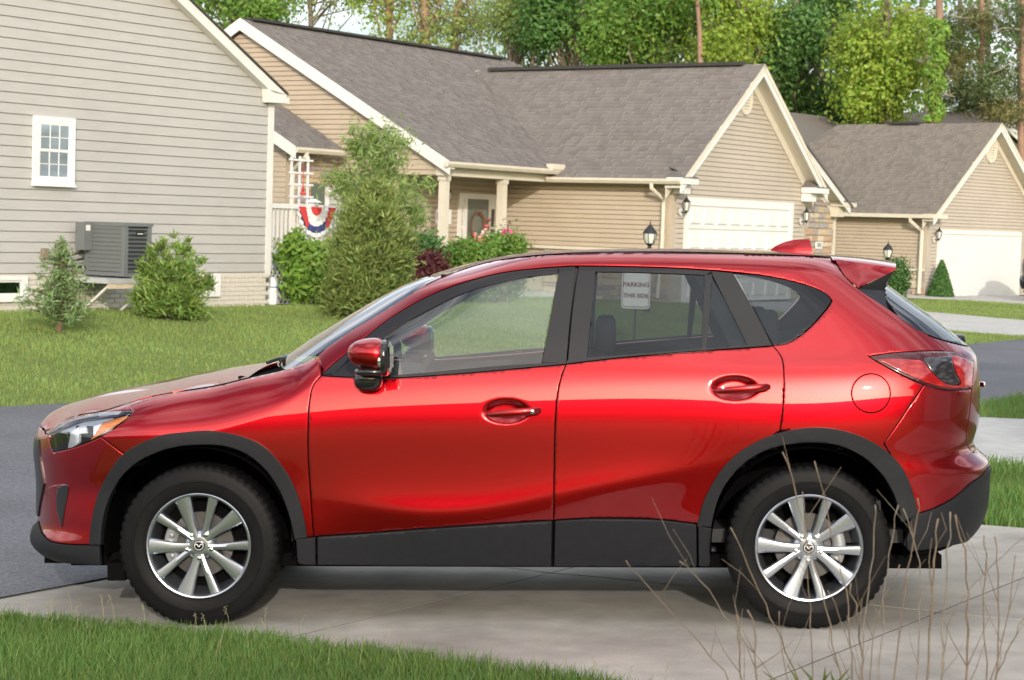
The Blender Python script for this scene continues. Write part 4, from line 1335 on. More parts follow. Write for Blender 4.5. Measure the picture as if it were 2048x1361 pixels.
# mirrors
for sgn in (1, -1):
    mb = MB()
    def mfn(p):
        # taller at the glass side, pointed towards the front
        k = (p[0] + .085) / .17
        s_ = .66 + .40 * k
        return [p[0], p[1] * (.80 + .25 * k), p[2] * s_ + .012 * (1 - k)]
    mb.sq((.785, -1.0 * sgn, 1.206), (.090, .118, .080), .80, .62, 32, 22, fn=mfn)
    mi = mb.build('door_mirror', M_PAINT, CAR, smooth=True)
    mb = MB(); mb.sq((.858, -1.0 * sgn, 1.195), (.024, .110, .080), .7, .6, 24, 14); mb.build('mirror_rim', M_GBLK, mi, smooth=True)
    mb = MB(); mb.sq((.80, -.985 * sgn, 1.136), (.080, .112, .020), .7, .7, 24, 10); mb.build('mirror_underside', M_GBLK, mi, smooth=True)
    mb = MB(); mb.sq((.772, -.93 * sgn, 1.095), (.064, .055, .050), .8, .8, 20, 12); mb.build('mirror_foot', M_GBLK, mi, smooth=True)
    mb = MB(); mb.sq((.842, -1.104 * sgn, 1.180), (.007, .010, .022), .7, .7, 14, 10); mb.build('turn_repeater', M_CHROME, mi, smooth=True)
    mb = MB(); mb.add([(.8835, -1.07 * sgn, 1.15), (.8835, -.93 * sgn, 1.15), (.8835, -.93 * sgn, 1.245), (.8835, -1.07 * sgn, 1.245)], [(0, 1, 2, 3)]); mb.build('mirror_glass', M_CHROME, mi)

# ---- wheels
def make_wheel():
    root = None
    R = .3625
    prof = [(.236, .095), (.2405, .1035), (.245, .1045), (.2465, .107), (.262, .112), (.285, .114), (.2875, .1165), (.2915, .1165), (.294, .1135), (.305, .112), (.322, .109), (.338, .106), (.3485, .101), (.3565, .094), (.3605, .082), (.3622, .05), (.3625, .0), (.3622, -.04), (.3605, -.068), (.3565, -.082), (.338, -.099), (.30, -.112), (.26, -.110), (.236, -.095)]
    seg = 168
    V = []; F = []
    n = len(prof)
    for k in range(seg):
        a = 2 * math.pi * k / seg
        for i, (r, h) in enumerate(prof):
            g = k % 3 == 0
            if g and i in (12, 13, 14, 18, 19): r -= .007
            if g and i in (15, 17): r -= .003
            if i == 5: r += .0012 * math.sin(a * 40)
            V.append((r * math.cos(a), -h, r * math.sin(a)))
    for k in range(seg):
        k2 = (k + 1) % seg
        for i in range(n - 1): F.append((k * n + i, k2 * n + i, k2 * n + i + 1, k * n + i + 1))
    mb = MB(); mb.add(V, F)
    # grooves round the tread and a raised rib on the sidewall
    for h in (-.028, .028): mb.lathe([(.3630, -h - .005), (.3634, -h), (.3630, -h + .005)], 96, 'y')
    tyre = mb.build('tyre', M_RUB, None, smooth=True, sharp=28)
    mb = MB()
    mb.lathe([(.2365, -.094), (.2365, -.101), (.2325, -.1035), (.2265, -.102), (.221, -.092), (.217, -.075), (.2135, -.045), (.200, .0), (.200, .09)], 96, 'y')
    rim = mb.build('rim', M_ALLOY, None, smooth=True, sharp=40)
    subs = []
    def face_y(r):      # dished face of the wheel
        return -.083 - .010 * ((r - .05) / .16) ** 1.2 if r > .05 else -.083
    for q in range(5):
        lug = math.radians(-90 + 72 * q)
        for da, w0, w1, w2, nm in ((-18.0, .0195, .0215, .0365, 'spoke'), (17.5, .0145, .0155, .0230, 'spoke')):
            a0 = lug + math.radians(da)
            V = []; F = []
            N_ = 10
            for i in range(N_ + 1):
                u = i / N_
                r = .040 + (.2235 - .040) * u
                hw = np.interp(u, [0, .35, 1], [w0, w1, w2])
                # the inner end leans towards the mating spoke
                lean = math.radians(-da * .42) * (1 - u) ** 2
                aa = a0 + lean
                c, s_ = math.cos(aa), math.sin(aa)
                yf = face_y(r)
                tw = .006 * (1 if da < 0 else -1)
                sec = [(-hw, yf + .034), (-hw, yf + .006), (-hw * .80, yf - .0005), (0, yf - .0035), (hw * .80, yf - .0005), (hw, yf + .006), (hw, yf + .034)]
                for o_, y in sec:
                    V.append((r * c - o_ * s_, y, r * s_ + o_ * c))
            m = 7
            for i in range(N_):
                for j in range(m - 1): F.append((i * m + j, (i + 1) * m + j, (i + 1) * m + j + 1, i * m + j + 1))
            F.append(tuple(range(m))); F.append(tuple(N_ * m + j for j in range(m))[::-1])
            mb = MB(); mb.add(V, F); subs.append(mb.build(nm, M_ALLOY, rim, smooth=True, sharp=24))
    mb = MB()
    mb.lathe([(0, -.0835), (.030, -.0845), (.046, -.083), (.060, -.0775), (.071, -.064), (.074, -.04)], 60, 'y')
    subs.append(mb.build('hub', M_ALLOY, rim, smooth=True))
    for q in range(5):
        a = math.radians(-90 + 72 * q); x, z = .0572 * math.cos(a), .0572 * math.sin(a)
        mb = MB()
        mb.lathe([(.0175, -.0805), (.0165, -.0845), (.0140, -.0850), (.0125, -.079), (.0115, -.075), (.0105, -.0752), (.0098, -.086), (.0085, -.0915), (.004, -.0932), (0, -.0934)], 24, 'y', (x, 0, z))
        subs.append(mb.build('wheel_nut', M_CHROME, rim, smooth=True, sharp=40))
    mb = MB(); mb.lathe([(0, -.0895), (.0225, -.0895), (.0255, -.088), (.026, -.084)], 48, 'y')
    cap = mb.build('centre_cap', M_GBLK, rim, smooth=True, sharp=30)
    # the emblem on the cap: an oval ring with a winged M
    mb = MB()
    N_ = 40
    V = []; F = []
    for k in range(N_):
        a = 2 * math.pi * k / N_
        for rr in (.0178, .0202): V.append((rr * math.cos(a) * 1.05, -.0908, rr * math.sin(a)))
    for k in range(N_):
        k2 = (k + 1) % N_; F.append((k * 2, k2 * 2, k2 * 2 + 1, k * 2 + 1))
    mb.add(V, F)
    wing = [(-.0178, .004), (-.013, .0085), (-.007, .0075), (-.0025, .0015), (0, -.0022), (.0025, .0015), (.007, .0075), (.013, .0085), (.0178, .004)]
    lowr = [(-.0165, .001), (-.013, .0045), (-.0085, .0035), (-.0045, -.004), (0, -.0072), (.0045, -.004), (.0085, .0035), (.013, .0045), (.0165, .001)]
    V = [(x, -.0909, z) for x, z in wing] + [(x, -.0909, z) for x, z in lowr]
    mb.add(V, [(i, i + 1, i + 10, i + 9) for i in range(8)])
    subs.append(mb.build('wheel_emblem', mat('emblem_silver', (.7, .71, .73), rough=.35, metal=.3), rim))
    subs.append(cap)
    mb = MB(); mb.lathe([(.055, -.035), (.145, -.035), (.147, -.032), (.147, -.012), (.055, -.012)], 60, 'y'); mb.lathe([(0, -.05), (.06, -.05), (.064, -.035)], 40, 'y')
    disc = mb.build('brake_disc', M_STEEL, None, smooth=True, sharp=30)
    mb = MB(); mb.lathe([(.0, .03), (.205, .03)], 40, 'y'); well = mb.build('backing_plate', M_WELL, None)
    return tyre, rim, subs, disc, well
W0 = make_wheel()
def cal(front):
    """brake caliper: a curved block over the disc with two bosses"""
    mb = MB(); V = []; F = []
    c0 = math.radians(180 if front else 12)
    n = 12
    for i in range(n + 1):
        q = c0 + math.radians(-34 + 68 * i / n)
        k = 1 - .25 * abs(i / n - .5) * 2
        for r, y in ((.108, -.058), (.160, -.058 - .012 * k), (.166, -.045), (.166, -.005), (.108, -.005)):
            V.append((r * math.cos(q), y, r * math.sin(q)))
    for i in range(n):
        for j in range(5): F.append((i * 5 + j, i * 5 + (j + 1) % 5, (i + 1) * 5 + (j + 1) % 5, (i + 1) * 5 + j))
    F.append((0, 1, 2, 3, 4)); F.append(tuple(n * 5 + j for j in range(5))[::-1])
    mb.add(V, F)
    for da in (-20, 20):
        q = c0 + math.radians(da); mb.lathe([(0, -.076), (.012, -.076), (.014, -.066)], 12, 'y', (.134 * math.cos(q), 0, .134 * math.sin(q)))
    return mb
def place_wheel(first, x, sgn, front):
    # one Empty per wheel; tyre, rim, brake under it
    wz = bpy.data.objects.new('wheel', None); COL.objects.link(wz); wz.parent = CAR
    wz.empty_display_size = .1
    wz.location = (x, -.79 * sgn, .352)
    wz.rotation_euler = (0, math.radians(-1.0 if front else 3.0), 0 if sgn > 0 else math.pi)
    tyre, rim, subs, disc, well = W0
    def put(o, par, nm):
        if first:
            o.parent = par; return o
        c = o.copy(); COL.objects.link(c); c.parent = par; return c
    put(tyre, wz, 'tyre'); r2 = put(rim, wz, 'rim')
    for s_ in subs: 
        if first: s_.parent = r2
        else:
            c = s_.copy(); COL.objects.link(c); c.parent = r2
    put(disc, wz, 'brake_disc'); put(well, wz, 'backing_plate')
    mb = cal(front); o = mb.build('brake_caliper', M_CAL, wz, smooth=True)
first = True
for x, sgn in ((0, 1), (2.7, 1), (0, -1), (2.7, -1)):
    place_wheel(first, x, sgn, x < 1); first = False
# ================================================================== houses across the street
class Frame:
    """street-aligned axes; houses further along are turned a little with the bend"""
    def __init__(f, th):
        f.A = np.array([math.sin(th), math.cos(th), 0.0]); f.B = np.array([math.cos(th), -math.sin(th), 0.0])
    def W(f, s, t, z): 
        p = f.B * s + f.A * t
        return np.array([p[0], p[1], z])
    def on_s(f, x, y, s):
        d = ray(x, y); k = (s - CAM @ f.B) / (d @ f.B); p = CAM + d * k
        return float(p @ f.A), float(p[2])
    def on_t(f, x, y, t):
        d = ray(x, y); k = (t - CAM @ f.A) / (d @ f.A); p = CAM + d * k
        return float(p @ f.B), float(p[2])
    def box(f, mb, s0, s1, t0, t1, z0, z1, mi=0):
        if s0 > s1: s0, s1 = s1, s0
        if t0 > t1: t0, t1 = t1, t0
        w = f.W
        return mb.hexa([w(s1, t0, z0), w(s1, t1, z0), w(s0, t1, z0), w(s0, t0, z0), w(s1, t0, z1), w(s1, t1, z1), w(s0, t1, z1), w(s0, t0, z1)], mi)
G0 = Frame(_th)
M_GREY = mat('grey_vinyl_siding', (.415, .412, .40), rough=.55, var=.05, vscale=3.0, stretch=(1, 1, 6), bump=.08, bscale=25, dirt=.08)
M_TAN = mat('tan_vinyl_siding', (.44, .37, .285), rough=.55, var=.05, vscale=3.0, bump=.08, bscale=25, dirt=.08)
M_TAN3 = mat('sand_vinyl_siding', (.44, .39, .325), rough=.55, var=.05, vscale=3.0, bump=.08, bscale=25, dirt=.08)
M_WHITE = mat('white_trim', (.68, .675, .655), rough=.45, var=.05, vscale=5, dirt=.10)
M_CREAM = mat('cream_trim', (.60, .56, .47), rough=.5, var=.05, vscale=5, dirt=.10)
M_VINYLW = mat('white_vinyl', (.72, .72, .72), rough=.4, var=.03, vscale=6)
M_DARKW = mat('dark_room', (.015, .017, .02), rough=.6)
M_BLIND = mat('white_blind', (.24, .29, .33), rough=.6)
M_PANE = glassmat('window_pane', (.62, .70, .74), refl=.06, ior=1.5, rcol=(.75, .88, 1.0))
M_SH = mat('roof_shingle', (.148, .138, .135), rough=.92, attr=.15, var=.06, vscale=30, bump=.12, bscale=180, hue=.012)
M_SH3 = mat('brown_roof_shingle', (.158, .145, .13), rough=.92, attr=.15, var=.06, vscale=30, bump=.12, bscale=180, hue=.012)
M_RIDGE = mat('dark_ridge_vent', (.035, .035, .037), rough=.9)
M_BLACK = mat('black_lantern_metal', (.018, .018, .02), rough=.45)
M_LGLASS = mat('frosted_lantern_glass', (.62, .64, .60), rough=.25, coat=.5)
M_STONES = [mat('stone_' + n, c, rough=.9, var=.22, vscale=14, bump=.6, bscale=40) for n, c in (('buff', (.42, .34, .235)), ('tan', (.47, .385, .27)), ('rust', (.40, .285, .20)), ('grey', (.33, .30, .28)), ('pale', (.52, .45, .35)), ('mauve', (.31, .265, .265)))]
M_MORTAR = mat('stone_mortar', (.36, .31, .24), rough=.95, bump=.4, bscale=80)
M_GDOOR = mat('white_garage_door', (.66, .655, .635), rough=.45, var=.03, vscale=4, dirt=.06)
M_DOORG = mat('grey_green_door', (.135, .150, .125), rough=.4, var=.06, vscale=6)

def scan(poly, z):
    xs = []
    n = len(poly)
    for i in range(n):
        (u0, z0), (u1, z1) = poly[i], poly[(i + 1) % n]
        if (z0 > z) != (z1 > z): xs.append(u0 + (z - z0) / (z1 - z0) * (u1 - u0))
    return (min(xs), max(xs)) if len(xs) >= 2 else None
def siding(fr, parent, plane, c, out, poly, pitch, m, proud=.016, joined=False, z0=None, name='siding_board', gapz=.012):
    """lapped boards over a wall outline: plane 's' or 't' at c, outward sign out, poly of (u, z)"""
    zs = [p[1] for p in poly]; z = min(zs) if z0 is None else z0
    jm = MB()
    while z < max(zs) - .01:
        a = scan(poly, max(z, min(zs)) + 1e-4); b = scan(poly, min(z + pitch, max(zs)) - 1e-4)
        if a and b:
            zt = min(z + pitch, max(zs))
            mb = jm if joined else MB()
            def P(u, zz, d):
                return fr.W(c + out * d, u, zz) if plane == 's' else fr.W(u, c + out * d, zz)
            u0, u1 = a; v0, v1 = b
            zb = z + gapz
            pts = [P(u0, zb, -.012), P(u1, zb, -.012), P(u1, zb, proud), P(u0, zb, proud), P(v0, zt, -.012), P(v1, zt, -.012), P(v1, zt, .006), P(v0, zt, .006)]
            fs = [(0, 1, 2, 3), (7, 6, 5, 4), (3, 2, 6, 7), (1, 0, 4, 5), (0, 3, 7, 4), (2, 1, 5, 6)]
            mb.add(pts, fs)
            if not joined: mb.build(name, m, parent)
        z += pitch
    if joined:
        o = jm.build('siding', m, parent); o['kind'] = 'stuff'
def wall_core(fr, mb, plane, c, out, poly, thick=.15, back=.06):
    P = (lambda u, z: fr.W(c - out * back, u, z)) if plane == 's' else (lambda u, z: fr.W(u, c - out * back, z))
    off = (fr.B if plane == 's' else fr.A) * (-out * thick)
    mb.prism([P(u, z) for u, z in poly], off)
def roof(name, parent, O, U, V_, poly, m, expo=.145, thick=.10, deckm=None):
    """shingled slope: O corner, U along the eave, V up the slope, poly of (u, v); tabs are real laps"""
    O = np.asarray(O, float); U = np.asarray(U, float); V_ = np.asarray(V_, float)
    N_ = np.cross(U, V_)
    if N_[2] < 0: N_ = -N_
    N_ = N_ / np.linalg.norm(N_)
    mb = MB(); mb.prism([O + U * u + V_ * v for u, v in poly], -N_ * thick)
    deck = mb.build(name, deckm or M_CREAM, parent)
    vs = [p[1] for p in poly]
    v = min(vs)
    VV = []; FF = []; var = []
    row = 0
    while v < max(vs) - .02:
        r = scan(poly, v + .5 * min(expo, max(vs) - v))
        if r:
            u = r[0] - rnd.random() * .3
            while u < r[1]:
                wd = rnd.choice((.10, .13, .16, .19))
                a, b = max(u, r[0]), min(u + wd, r[1])
                if b - a > .02:
                    hi = rnd.random() < .5
                    h0 = .011 if hi else .005
                    g = len(VV)
                    q0 = v - .006; q1 = min(v + expo + .02, max(vs) + .01)
                    VV += [O + U * a + V_ * q0 + N_ * h0, O + U * b + V_ * q0 + N_ * h0, O + U * b + V_ * q1 + N_ * (h0 - .006), O + U * a + V_ * q1 + N_ * (h0 - .006),
                           O + U * a + V_ * q0 - N_ * .004, O + U * b + V_ * q0 - N_ * .004, O + U * b + V_ * q1 - N_ * .004, O + U * a + V_ * q1 - N_ * .004]
                    FF += [(g, g + 1, g + 2, g + 3), (g + 4, g + 5, g + 1, g)]
                    k = rnd.random() * .55 + (.0 if hi else .35)
                    var += [k] * 8
                u += wd
        v += expo; row += 1
    o = fast_mesh('shingles', np.array(VV), np.array(FF), m, var=var, parent=deck, nper=4)
    o['kind'] = 'stuff'
    return deck
def stones(fr, parent, plane, c, out, u0, u1, z0, z1, hm=.11, wm=.28, clip=None, proud=.03):
    mb = MB()
    wall_core(fr, mb, plane, c, out, [(u0, z0), (u1, z0), (u1, z1), (u0, z1)] if clip is None else clip, .1, .004)
    core = mb.build('mortar', M_MORTAR, parent)
    z = z0
    while z < z1 - .03:
        h = min(hm * rnd.uniform(.7, 1.35), z1 - z)
        if z1 - z - h < .04: h = z1 - z
        u = u0
        while u < u1 - .03:
            w = wm * rnd.uniform(.5, 1.6)
            if u1 - u - w < .09: w = u1 - u
            if clip is not None and scan(clip, z + h * .5):
                r = scan(clip, z + h * .95) or (0, 0)
                if u < r[0] - .02 or u + w > r[1] + .02:
                    u += w; continue
            g = .007; j = lambda k=.012: rnd.uniform(-k, k)
            d = proud * rnd.uniform(.6, 1.4)
            P = (lambda a, b, q: fr.W(c + out * q, a, b)) if plane == 's' else (lambda a, b, q: fr.W(a, c + out * q, b))
            base = [P(u + g, z + g, -.01), P(u + w - g, z + g, -.01), P(u + w - g, z + h - g, -.01), P(u + g, z + h - g, -.01)]
            i = .012
            topf = [P(u + g + i + j(.008), z + g + i + j(.006), d), P(u + w - g - i + j(.008), z + g + i + j(.006), d * rnd.uniform(.7, 1.1)), P(u + w - g - i + j(.008), z + h - g - i + j(.006), d), P(u + g + i + j(.008), z + h - g - i + j(.006), d * rnd.uniform(.7, 1.1))]
            mb = MB(); mb.hexa(base + topf); mb.build('stone', rnd.choice(M_STONES), core)
            u += w
        z += h
    return core
def lantern(fr, parent, plane, c, out, u, z, h=.42, name='wall_lantern'):
    P = (lambda a, b, q: fr.W(c + out * q, a, b)) if plane == 's' else (lambda a, b, q: fr.W(a, c + out * q, b))
    k = h / .42
    base = P(u, z, 0)
    mb = MB(); mb.lathe([(0, .0), (.075 * k, .0), (.075 * k, .02), (0, .02)], 16, 'z')
    n = np.asarray(fr.B if plane == 's' else fr.A) * out
    M_ = np.stack([np.cross([0, 0, 1.0], n), np.array([0, 0, 1.0]), n], 1)
    mb.v = [tuple(M_ @ np.array(v) + base + n * .02) for v in mb.v]
    root = mb.build(name, M_WHITE, parent)
    ctr = P(u, z + .10 * k, .15 * k)
    mb = MB()
    mb.tube([P(u, z, .03), P(u, z - .02 * k, .10 * k), P(u, z + .0, .15 * k), P(u, z + .04 * k, .15 * k)], .012 * k, 6)
    mb.lathe([(0, .23 * k), (.012 * k, .19 * k), (.02 * k, .165 * k), (.075 * k, .10 * k), (.082 * k, .09 * k), (.07 * k, .088 * k)], 12, 'z', ctr)
    mb.lathe([(.05 * k, -.075 * k), (.03 * k, -.095 * k), (.012 * k, -.13 * k), (0, -.14 * k)], 12, 'z', ctr)
    for q in range(6):
        a = q * math.pi / 3
        mb.tube([ctr + np.array([.072 * k * math.cos(a), .072 * k * math.sin(a), .09 * k]), ctr + np.array([.048 * k * math.cos(a), .048 * k * math.sin(a), -.078 * k])], .005 * k, 4)
    mb.build('lantern_cage', M_BLACK, root, smooth=True, sharp=40)
    mb = MB(); mb.lathe([(.064 * k, .088 * k), (.043 * k, -.076 * k)], 12, 'z', ctr); mb.build('lantern_glass', M_LGLASS, root, smooth=True)
    return root
def vent(fr, parent, plane, c, out, u, z, rw, rh):
    P = (lambda a, b, q: fr.W(c + out * q, a, b)) if plane == 's' else (lambda a, b, q: fr.W(a, c + out * q, b))
    mb = MB(); V = []; F = []
    n = 36
    for k in range(n):
        a = 2 * math.pi * k / n
        for kk, d in ((1.0, .0), (1.0, .045), (.92, .06), (.76, .055), (.74, .025)):
            V.append(P(u + rw * kk * math.cos(a), z + rh * kk * math.sin(a), d))
    for k in range(n):
        k2 = (k + 1) % n
        for i in range(4): F.append((k * 5 + i, k2 * 5 + i, k2 * 5 + i + 1, k * 5 + i + 1))
    F.append(tuple(k * 5 + 4 for k in range(n)))
    mb.add(V, F); v_ = mb.build('gable_vent', M_CREAM, parent)
    for q in range(-3, 4):
        zz = z + q * rh * .19; hw = rw * .72 * math.sqrt(max(0, 1 - (q * .19 / .74) ** 2))
        mb = MB(); mb.hexa([P(u - hw, zz - .012, .026), P(u + hw, zz - .012, .026), P(u + hw, zz - .012, .052), P(u - hw, zz - .012, .052), P(u - hw, zz + .03, .026), P(u + hw, zz + .03, .026), P(u + hw, zz + .012, .03), P(u - hw, zz + .012, .03)])
        mb.build('louvre', M_CREAM, v_)
def downspout(fr, parent, pts, r=.045, m=None):
    mb = MB(); mb.tube([np.asarray(p) for p in pts], r, 8); return mb.build('downspout', m or M_CREAM, parent)
def bar(fr, mb, p, q, w, h, up=(0, 0, 1.0)):
    """rectangular bar between two points, w sideways, h along up"""
    p = np.asarray(p, float); q = np.asarray(q, float); d = q - p; d /= np.linalg.norm(d)
    up = np.asarray(up, float); sd = np.cross(d, up); sd /= np.linalg.norm(sd); u2 = np.cross(sd, d)
    c = [(-1, -1), (1, -1), (1, 1), (-1, 1)]
    mb.hexa([p + sd * a * w / 2 + u2 * b * h / 2 for a, b in c] + [q + sd * a * w / 2 + u2 * b * h / 2 for a, b in c])

# ------------------------------------------------------------------ the grey house
SG = -20.5
gh = empty('grey_house', W(SG, 20, .3), 'pale grey vinyl sided house end with white rake trim and one small window', 'house')
_, zb = on_s(300, 547.5, SG)
tc_, _ = on_s(536, 400, SG)
zb = np.mean([on_s(0, 548, SG)[1], on_s(533, 545.6, SG)[1]])
tR, zR = on_s(541, 203, SG)
ov = .16
lo_ = lambda y: on_s(415.8 + (y - 60) * 1.0252, y, SG + ov)
hi_ = lambda y: on_s(439.0 + (y - 60) * 1.0308, y, SG + ov)
r1 = lo_(0); r2 = lo_(179)                            # lower edge of the rake board
slope = (r1[1] - r2[1]) / (r2[0] - r1[0])
tl0 = 8.0
half = 6.2; tpk = tc_ - half
zE_ = r2[1] - slope * (tc_ - r2[0]) + .05; zpk = zE_ + slope * half
polyg = [(tl0, zb), (tc_ - .05, zb), (tc_ - .05, zE_), (tpk, zpk), (tl0, zpk - slope * (tpk - tl0))]
P0 = lambda t, z, d=0.0: G0.W(SG + d, t, z)
mb = MB(); mb.prism([P0(t, z, -.06) for t, z in polyg], -G0.B * 10.0); gw_ = keep(mb.build('gable_wall', M_GREY), gh)
pitchg = 21.8 / 150.5
pitchg = (on_s(0, 8.0, SG)[1] - on_s(0, 116.8, SG)[1]) / 5
_cnt = len(bpy.data.objects)
siding(G0, gw_, 's', SG, 1, polyg, pitchg, M_GREY, proud=.018, gapz=.009)
mb = MB(); G0.box(mb, SG - 10, SG + .02, tl0, tc_ - .03, -.3, zb - .002); fnd = keep(mb.build('foundation', mat('pale_brick_base', (.50, .47, .42), rough=.9, bump=.4, bscale=60)), gh)
M_BRK = mat('painted_brick', (.56, .53, .475), rough=.85, attr=0, var=.08, vscale=9, bump=.3, bscale=70)
bz = .18; row = 0
brick_src = None
while bz < zb - .02:
    t = 14.2 + (.11 if row % 2 else 0)
    while t < tc_ - .1:
        if brick_src is None:
            mb = MB(); w_, h_ = .205, .058
            x = [G0.W(a, b, c) for a, b, c in [(.0, 0, 0), (0, w_, 0), (.0, w_, h_), (0, 0, h_)]]; y = [G0.W(a, b, c) for a, b, c in [(.012, .004, .004), (.012, w_ - .004, .004), (.012, w_ - .004, h_ - .004), (.012, .004, h_ - .004)]]
            mb.hexa(x + y); brick_src = mb.build('brick', M_BRK, fnd); ob = brick_src
        else:
            ob = bpy.data.objects.new('brick', brick_src.data); COL.objects.link(ob); ob.parent = fnd
        ob.location = Vector(G0.W(SG + .02, t, bz))
        ob.matrix_parent_inverse = Matrix.Identity(4)
        ob.location = ob.location - Vector((0, 0, 0))
        t += .22
    bz += .070; row += 1
for q in fnd.children: q.matrix_parent_inverse = Matrix.Identity(4)
fnd_inv = fnd
# corner post, rake, fascia return
mb = MB(); t2_, z2_ = on_s(548, 205, SG)
G0.box(mb, SG - .09, SG + .03, tc_ - .05, tc_ + .07, zb - .05, zR + .02); keep(mb.build('corner_post', M_WHITE), gh)
mb = MB()
tk = hi_(-420)
pr = [lo_(-400), r2, on_s(573, 190, SG + ov), tk]
mb.prism([P0(u_, z_, .02) for u_, z_ in pr], G0.B * (ov - .02)); keep(mb.build('rake_board', M_WHITE), gh)
mb = MB()
mb.prism([P0(tk[0], tk[1], .02), P0(tl0, tk[1] - slope * (tk[0] - tl0), .02), P0(tl0, tk[1] - .19 - slope * (tk[0] - tl0), .02), P0(tk[0], tk[1] - .19, .02)], G0.B * (ov - .02)); keep(mb.build('rake_board', M_WHITE), gh)
mb = MB()
rr_ = [on_s(x_, y_, SG + ov) for x_, y_ in ((536, 178), (538, 205), (568.5, 207), (571.5, 197), (573, 190.5), (550, 186))]
mb.prism([P0(u_, z_, .025) for u_, z_ in rr_], G0.B * (ov - .021)); keep(mb.build('rake_return', M_WHITE), gh)
g1_ = on_s(571, 207, SG + ov); g2_ = on_s(579, 197, SG + ov)
mb = MB(); G0.box(mb, SG - 10, SG + ov, g1_[0], g2_[0], g1_[1], g2_[1]); keep(mb.build('gutter', M_WHITE), gh)
for q_, e_ in ((tk, on_s(574.5, 190.5, SG + ov)), (tk, (tl0, tk[1] - slope * (tk[0] - tl0)))):
    mb = MB(); V = [P0(q_[0], q_[1] + .004, ov + .03), P0(e_[0], e_[1] + .004, ov + .03), P0(e_[0], e_[1] + .032, ov + .03), P0(q_[0], q_[1] + .032, ov + .03)]
    mb.prism(V, -G0.B * 10.2); keep(mb.build('roof', mat('dark_shingle_edge', (.06, .056, .052), rough=.95)), gh)
# window with sashes, grilles and blinds
def sash_window(fr, parent, plane, c, out, u0, u1, z0, z1, keepto=None, grid=True, m=None):
    P = (lambda a, b, q: fr.W(c + out * q, a, b)) if plane == 's' else (lambda a, b, q: fr.W(a, c + out * q, b))
    m = m or M_VINYLW
    def rect(mb, a0, a1, b0, b1, d0, d1):
        mb.hexa([P(a0, b0, d0), P(a1, b0, d0), P(a1, b0, d1), P(a0, b0, d1), P(a0, b1, d0), P(a1, b1, d0), P(a1, b1, d1), P(a0, b1, d1)])
    f = .085 * min(1, (u1 - u0) / .6); zm = (z0 + z1) / 2
    mb = MB()
    rect(mb, u0, u0 + f, z0, z1, .0, .055); rect(mb, u1 - f, u1, z0, z1, .0, .055); rect(mb, u0 + f, u1 - f, z1 - f, z1, .0, .053); rect(mb, u0 + f, u1 - f, z0, z0 + f * .8, .0, .058)
    rect(mb, u0 - .01, u1 + .01, z0 - .035, z0 + .001, .0, .075)
    fo_ = mb.build('window', m, parent)
    mb = MB(); rect(mb, u0 + f, u1 - f, z0 + f * .8, z1 - f, .017, .0185); mb.build('dark_reveal', M_DARKW, fo_)
    nb = 22
    mb = MB()
    for k in range(nb):
        zz = z0 + f + (z1 - z0 - 2 * f) * (k + .5) / nb; hh = (z1 - z0 - 2 * f) / nb * .40
        mb.hexa([P(u0 + f, zz - hh, .022), P(u1 - f, zz - hh, .022), P(u1 - f, zz - hh, .023), P(u0 + f, zz - hh, .023), P(u0 + f, zz + hh, .020), P(u1 - f, zz + hh, .020), P(u1 - f, zz + hh, .021), P(u0 + f, zz + hh, .021)])
    b_ = mb.build('blind', M_BLIND, fo_); b_['kind'] = 'stuff'
    for (a0, b0, d) in ((zm - .02, z1 - f, .040), (z0 + f * .8, zm + .02, .030)):
        mb = MB(); s_ = .03
        rect(mb, u0 + f, u1 - f, a0, a0 + s_ * 1.3, d - .008, d + .008); rect(mb, u0 + f, u1 - f, b0 - s_, b0, d - .008, d + .008)
        rect(mb, u0 + f, u0 + f + s_, a0 + s_ * 1.3, b0 - s_, d - .008, d + .008); rect(mb, u1 - f - s_, u1 - f, a0 + s_ * 1.3, b0 - s_, d - .008, d + .008)
        sa = mb.build('sash', m, fo_)
        mb = MB(); rect(mb, u0 + f + s_, u1 - f - s_, a0 + s_, b0 - s_, d, d + .002); mb.build('pane', M_PANE, sa if False else fo_)
        if grid:
            mb = MB(); ua, ub = u0 + f + s_, u1 - f - s_
            for k in (1, 2):
                uu = ua + (ub - ua) * k / 3; rect(mb, uu - .005, uu + .005, a0 + s_ * 1.3, b0 - s_, d + .003, d + .008)
            zz = (a0 + b0) / 2; rect(mb, ua, ub, zz - .005, zz + .005, d + .003, d + .0075)
            mb.build('grille_bars', m, fo_)
    return fo_
u0, z1 = on_s(63.5, 231, SG); u1, z0 = on_s(142.5, 369, SG); z0 = on_s(100, 368.5, SG)[1]; z1 = on_s(100, 234, SG)[1]
keep(sash_window(G0, None, 's', SG + .018, 1, u0, u1, z0, z1), gh)
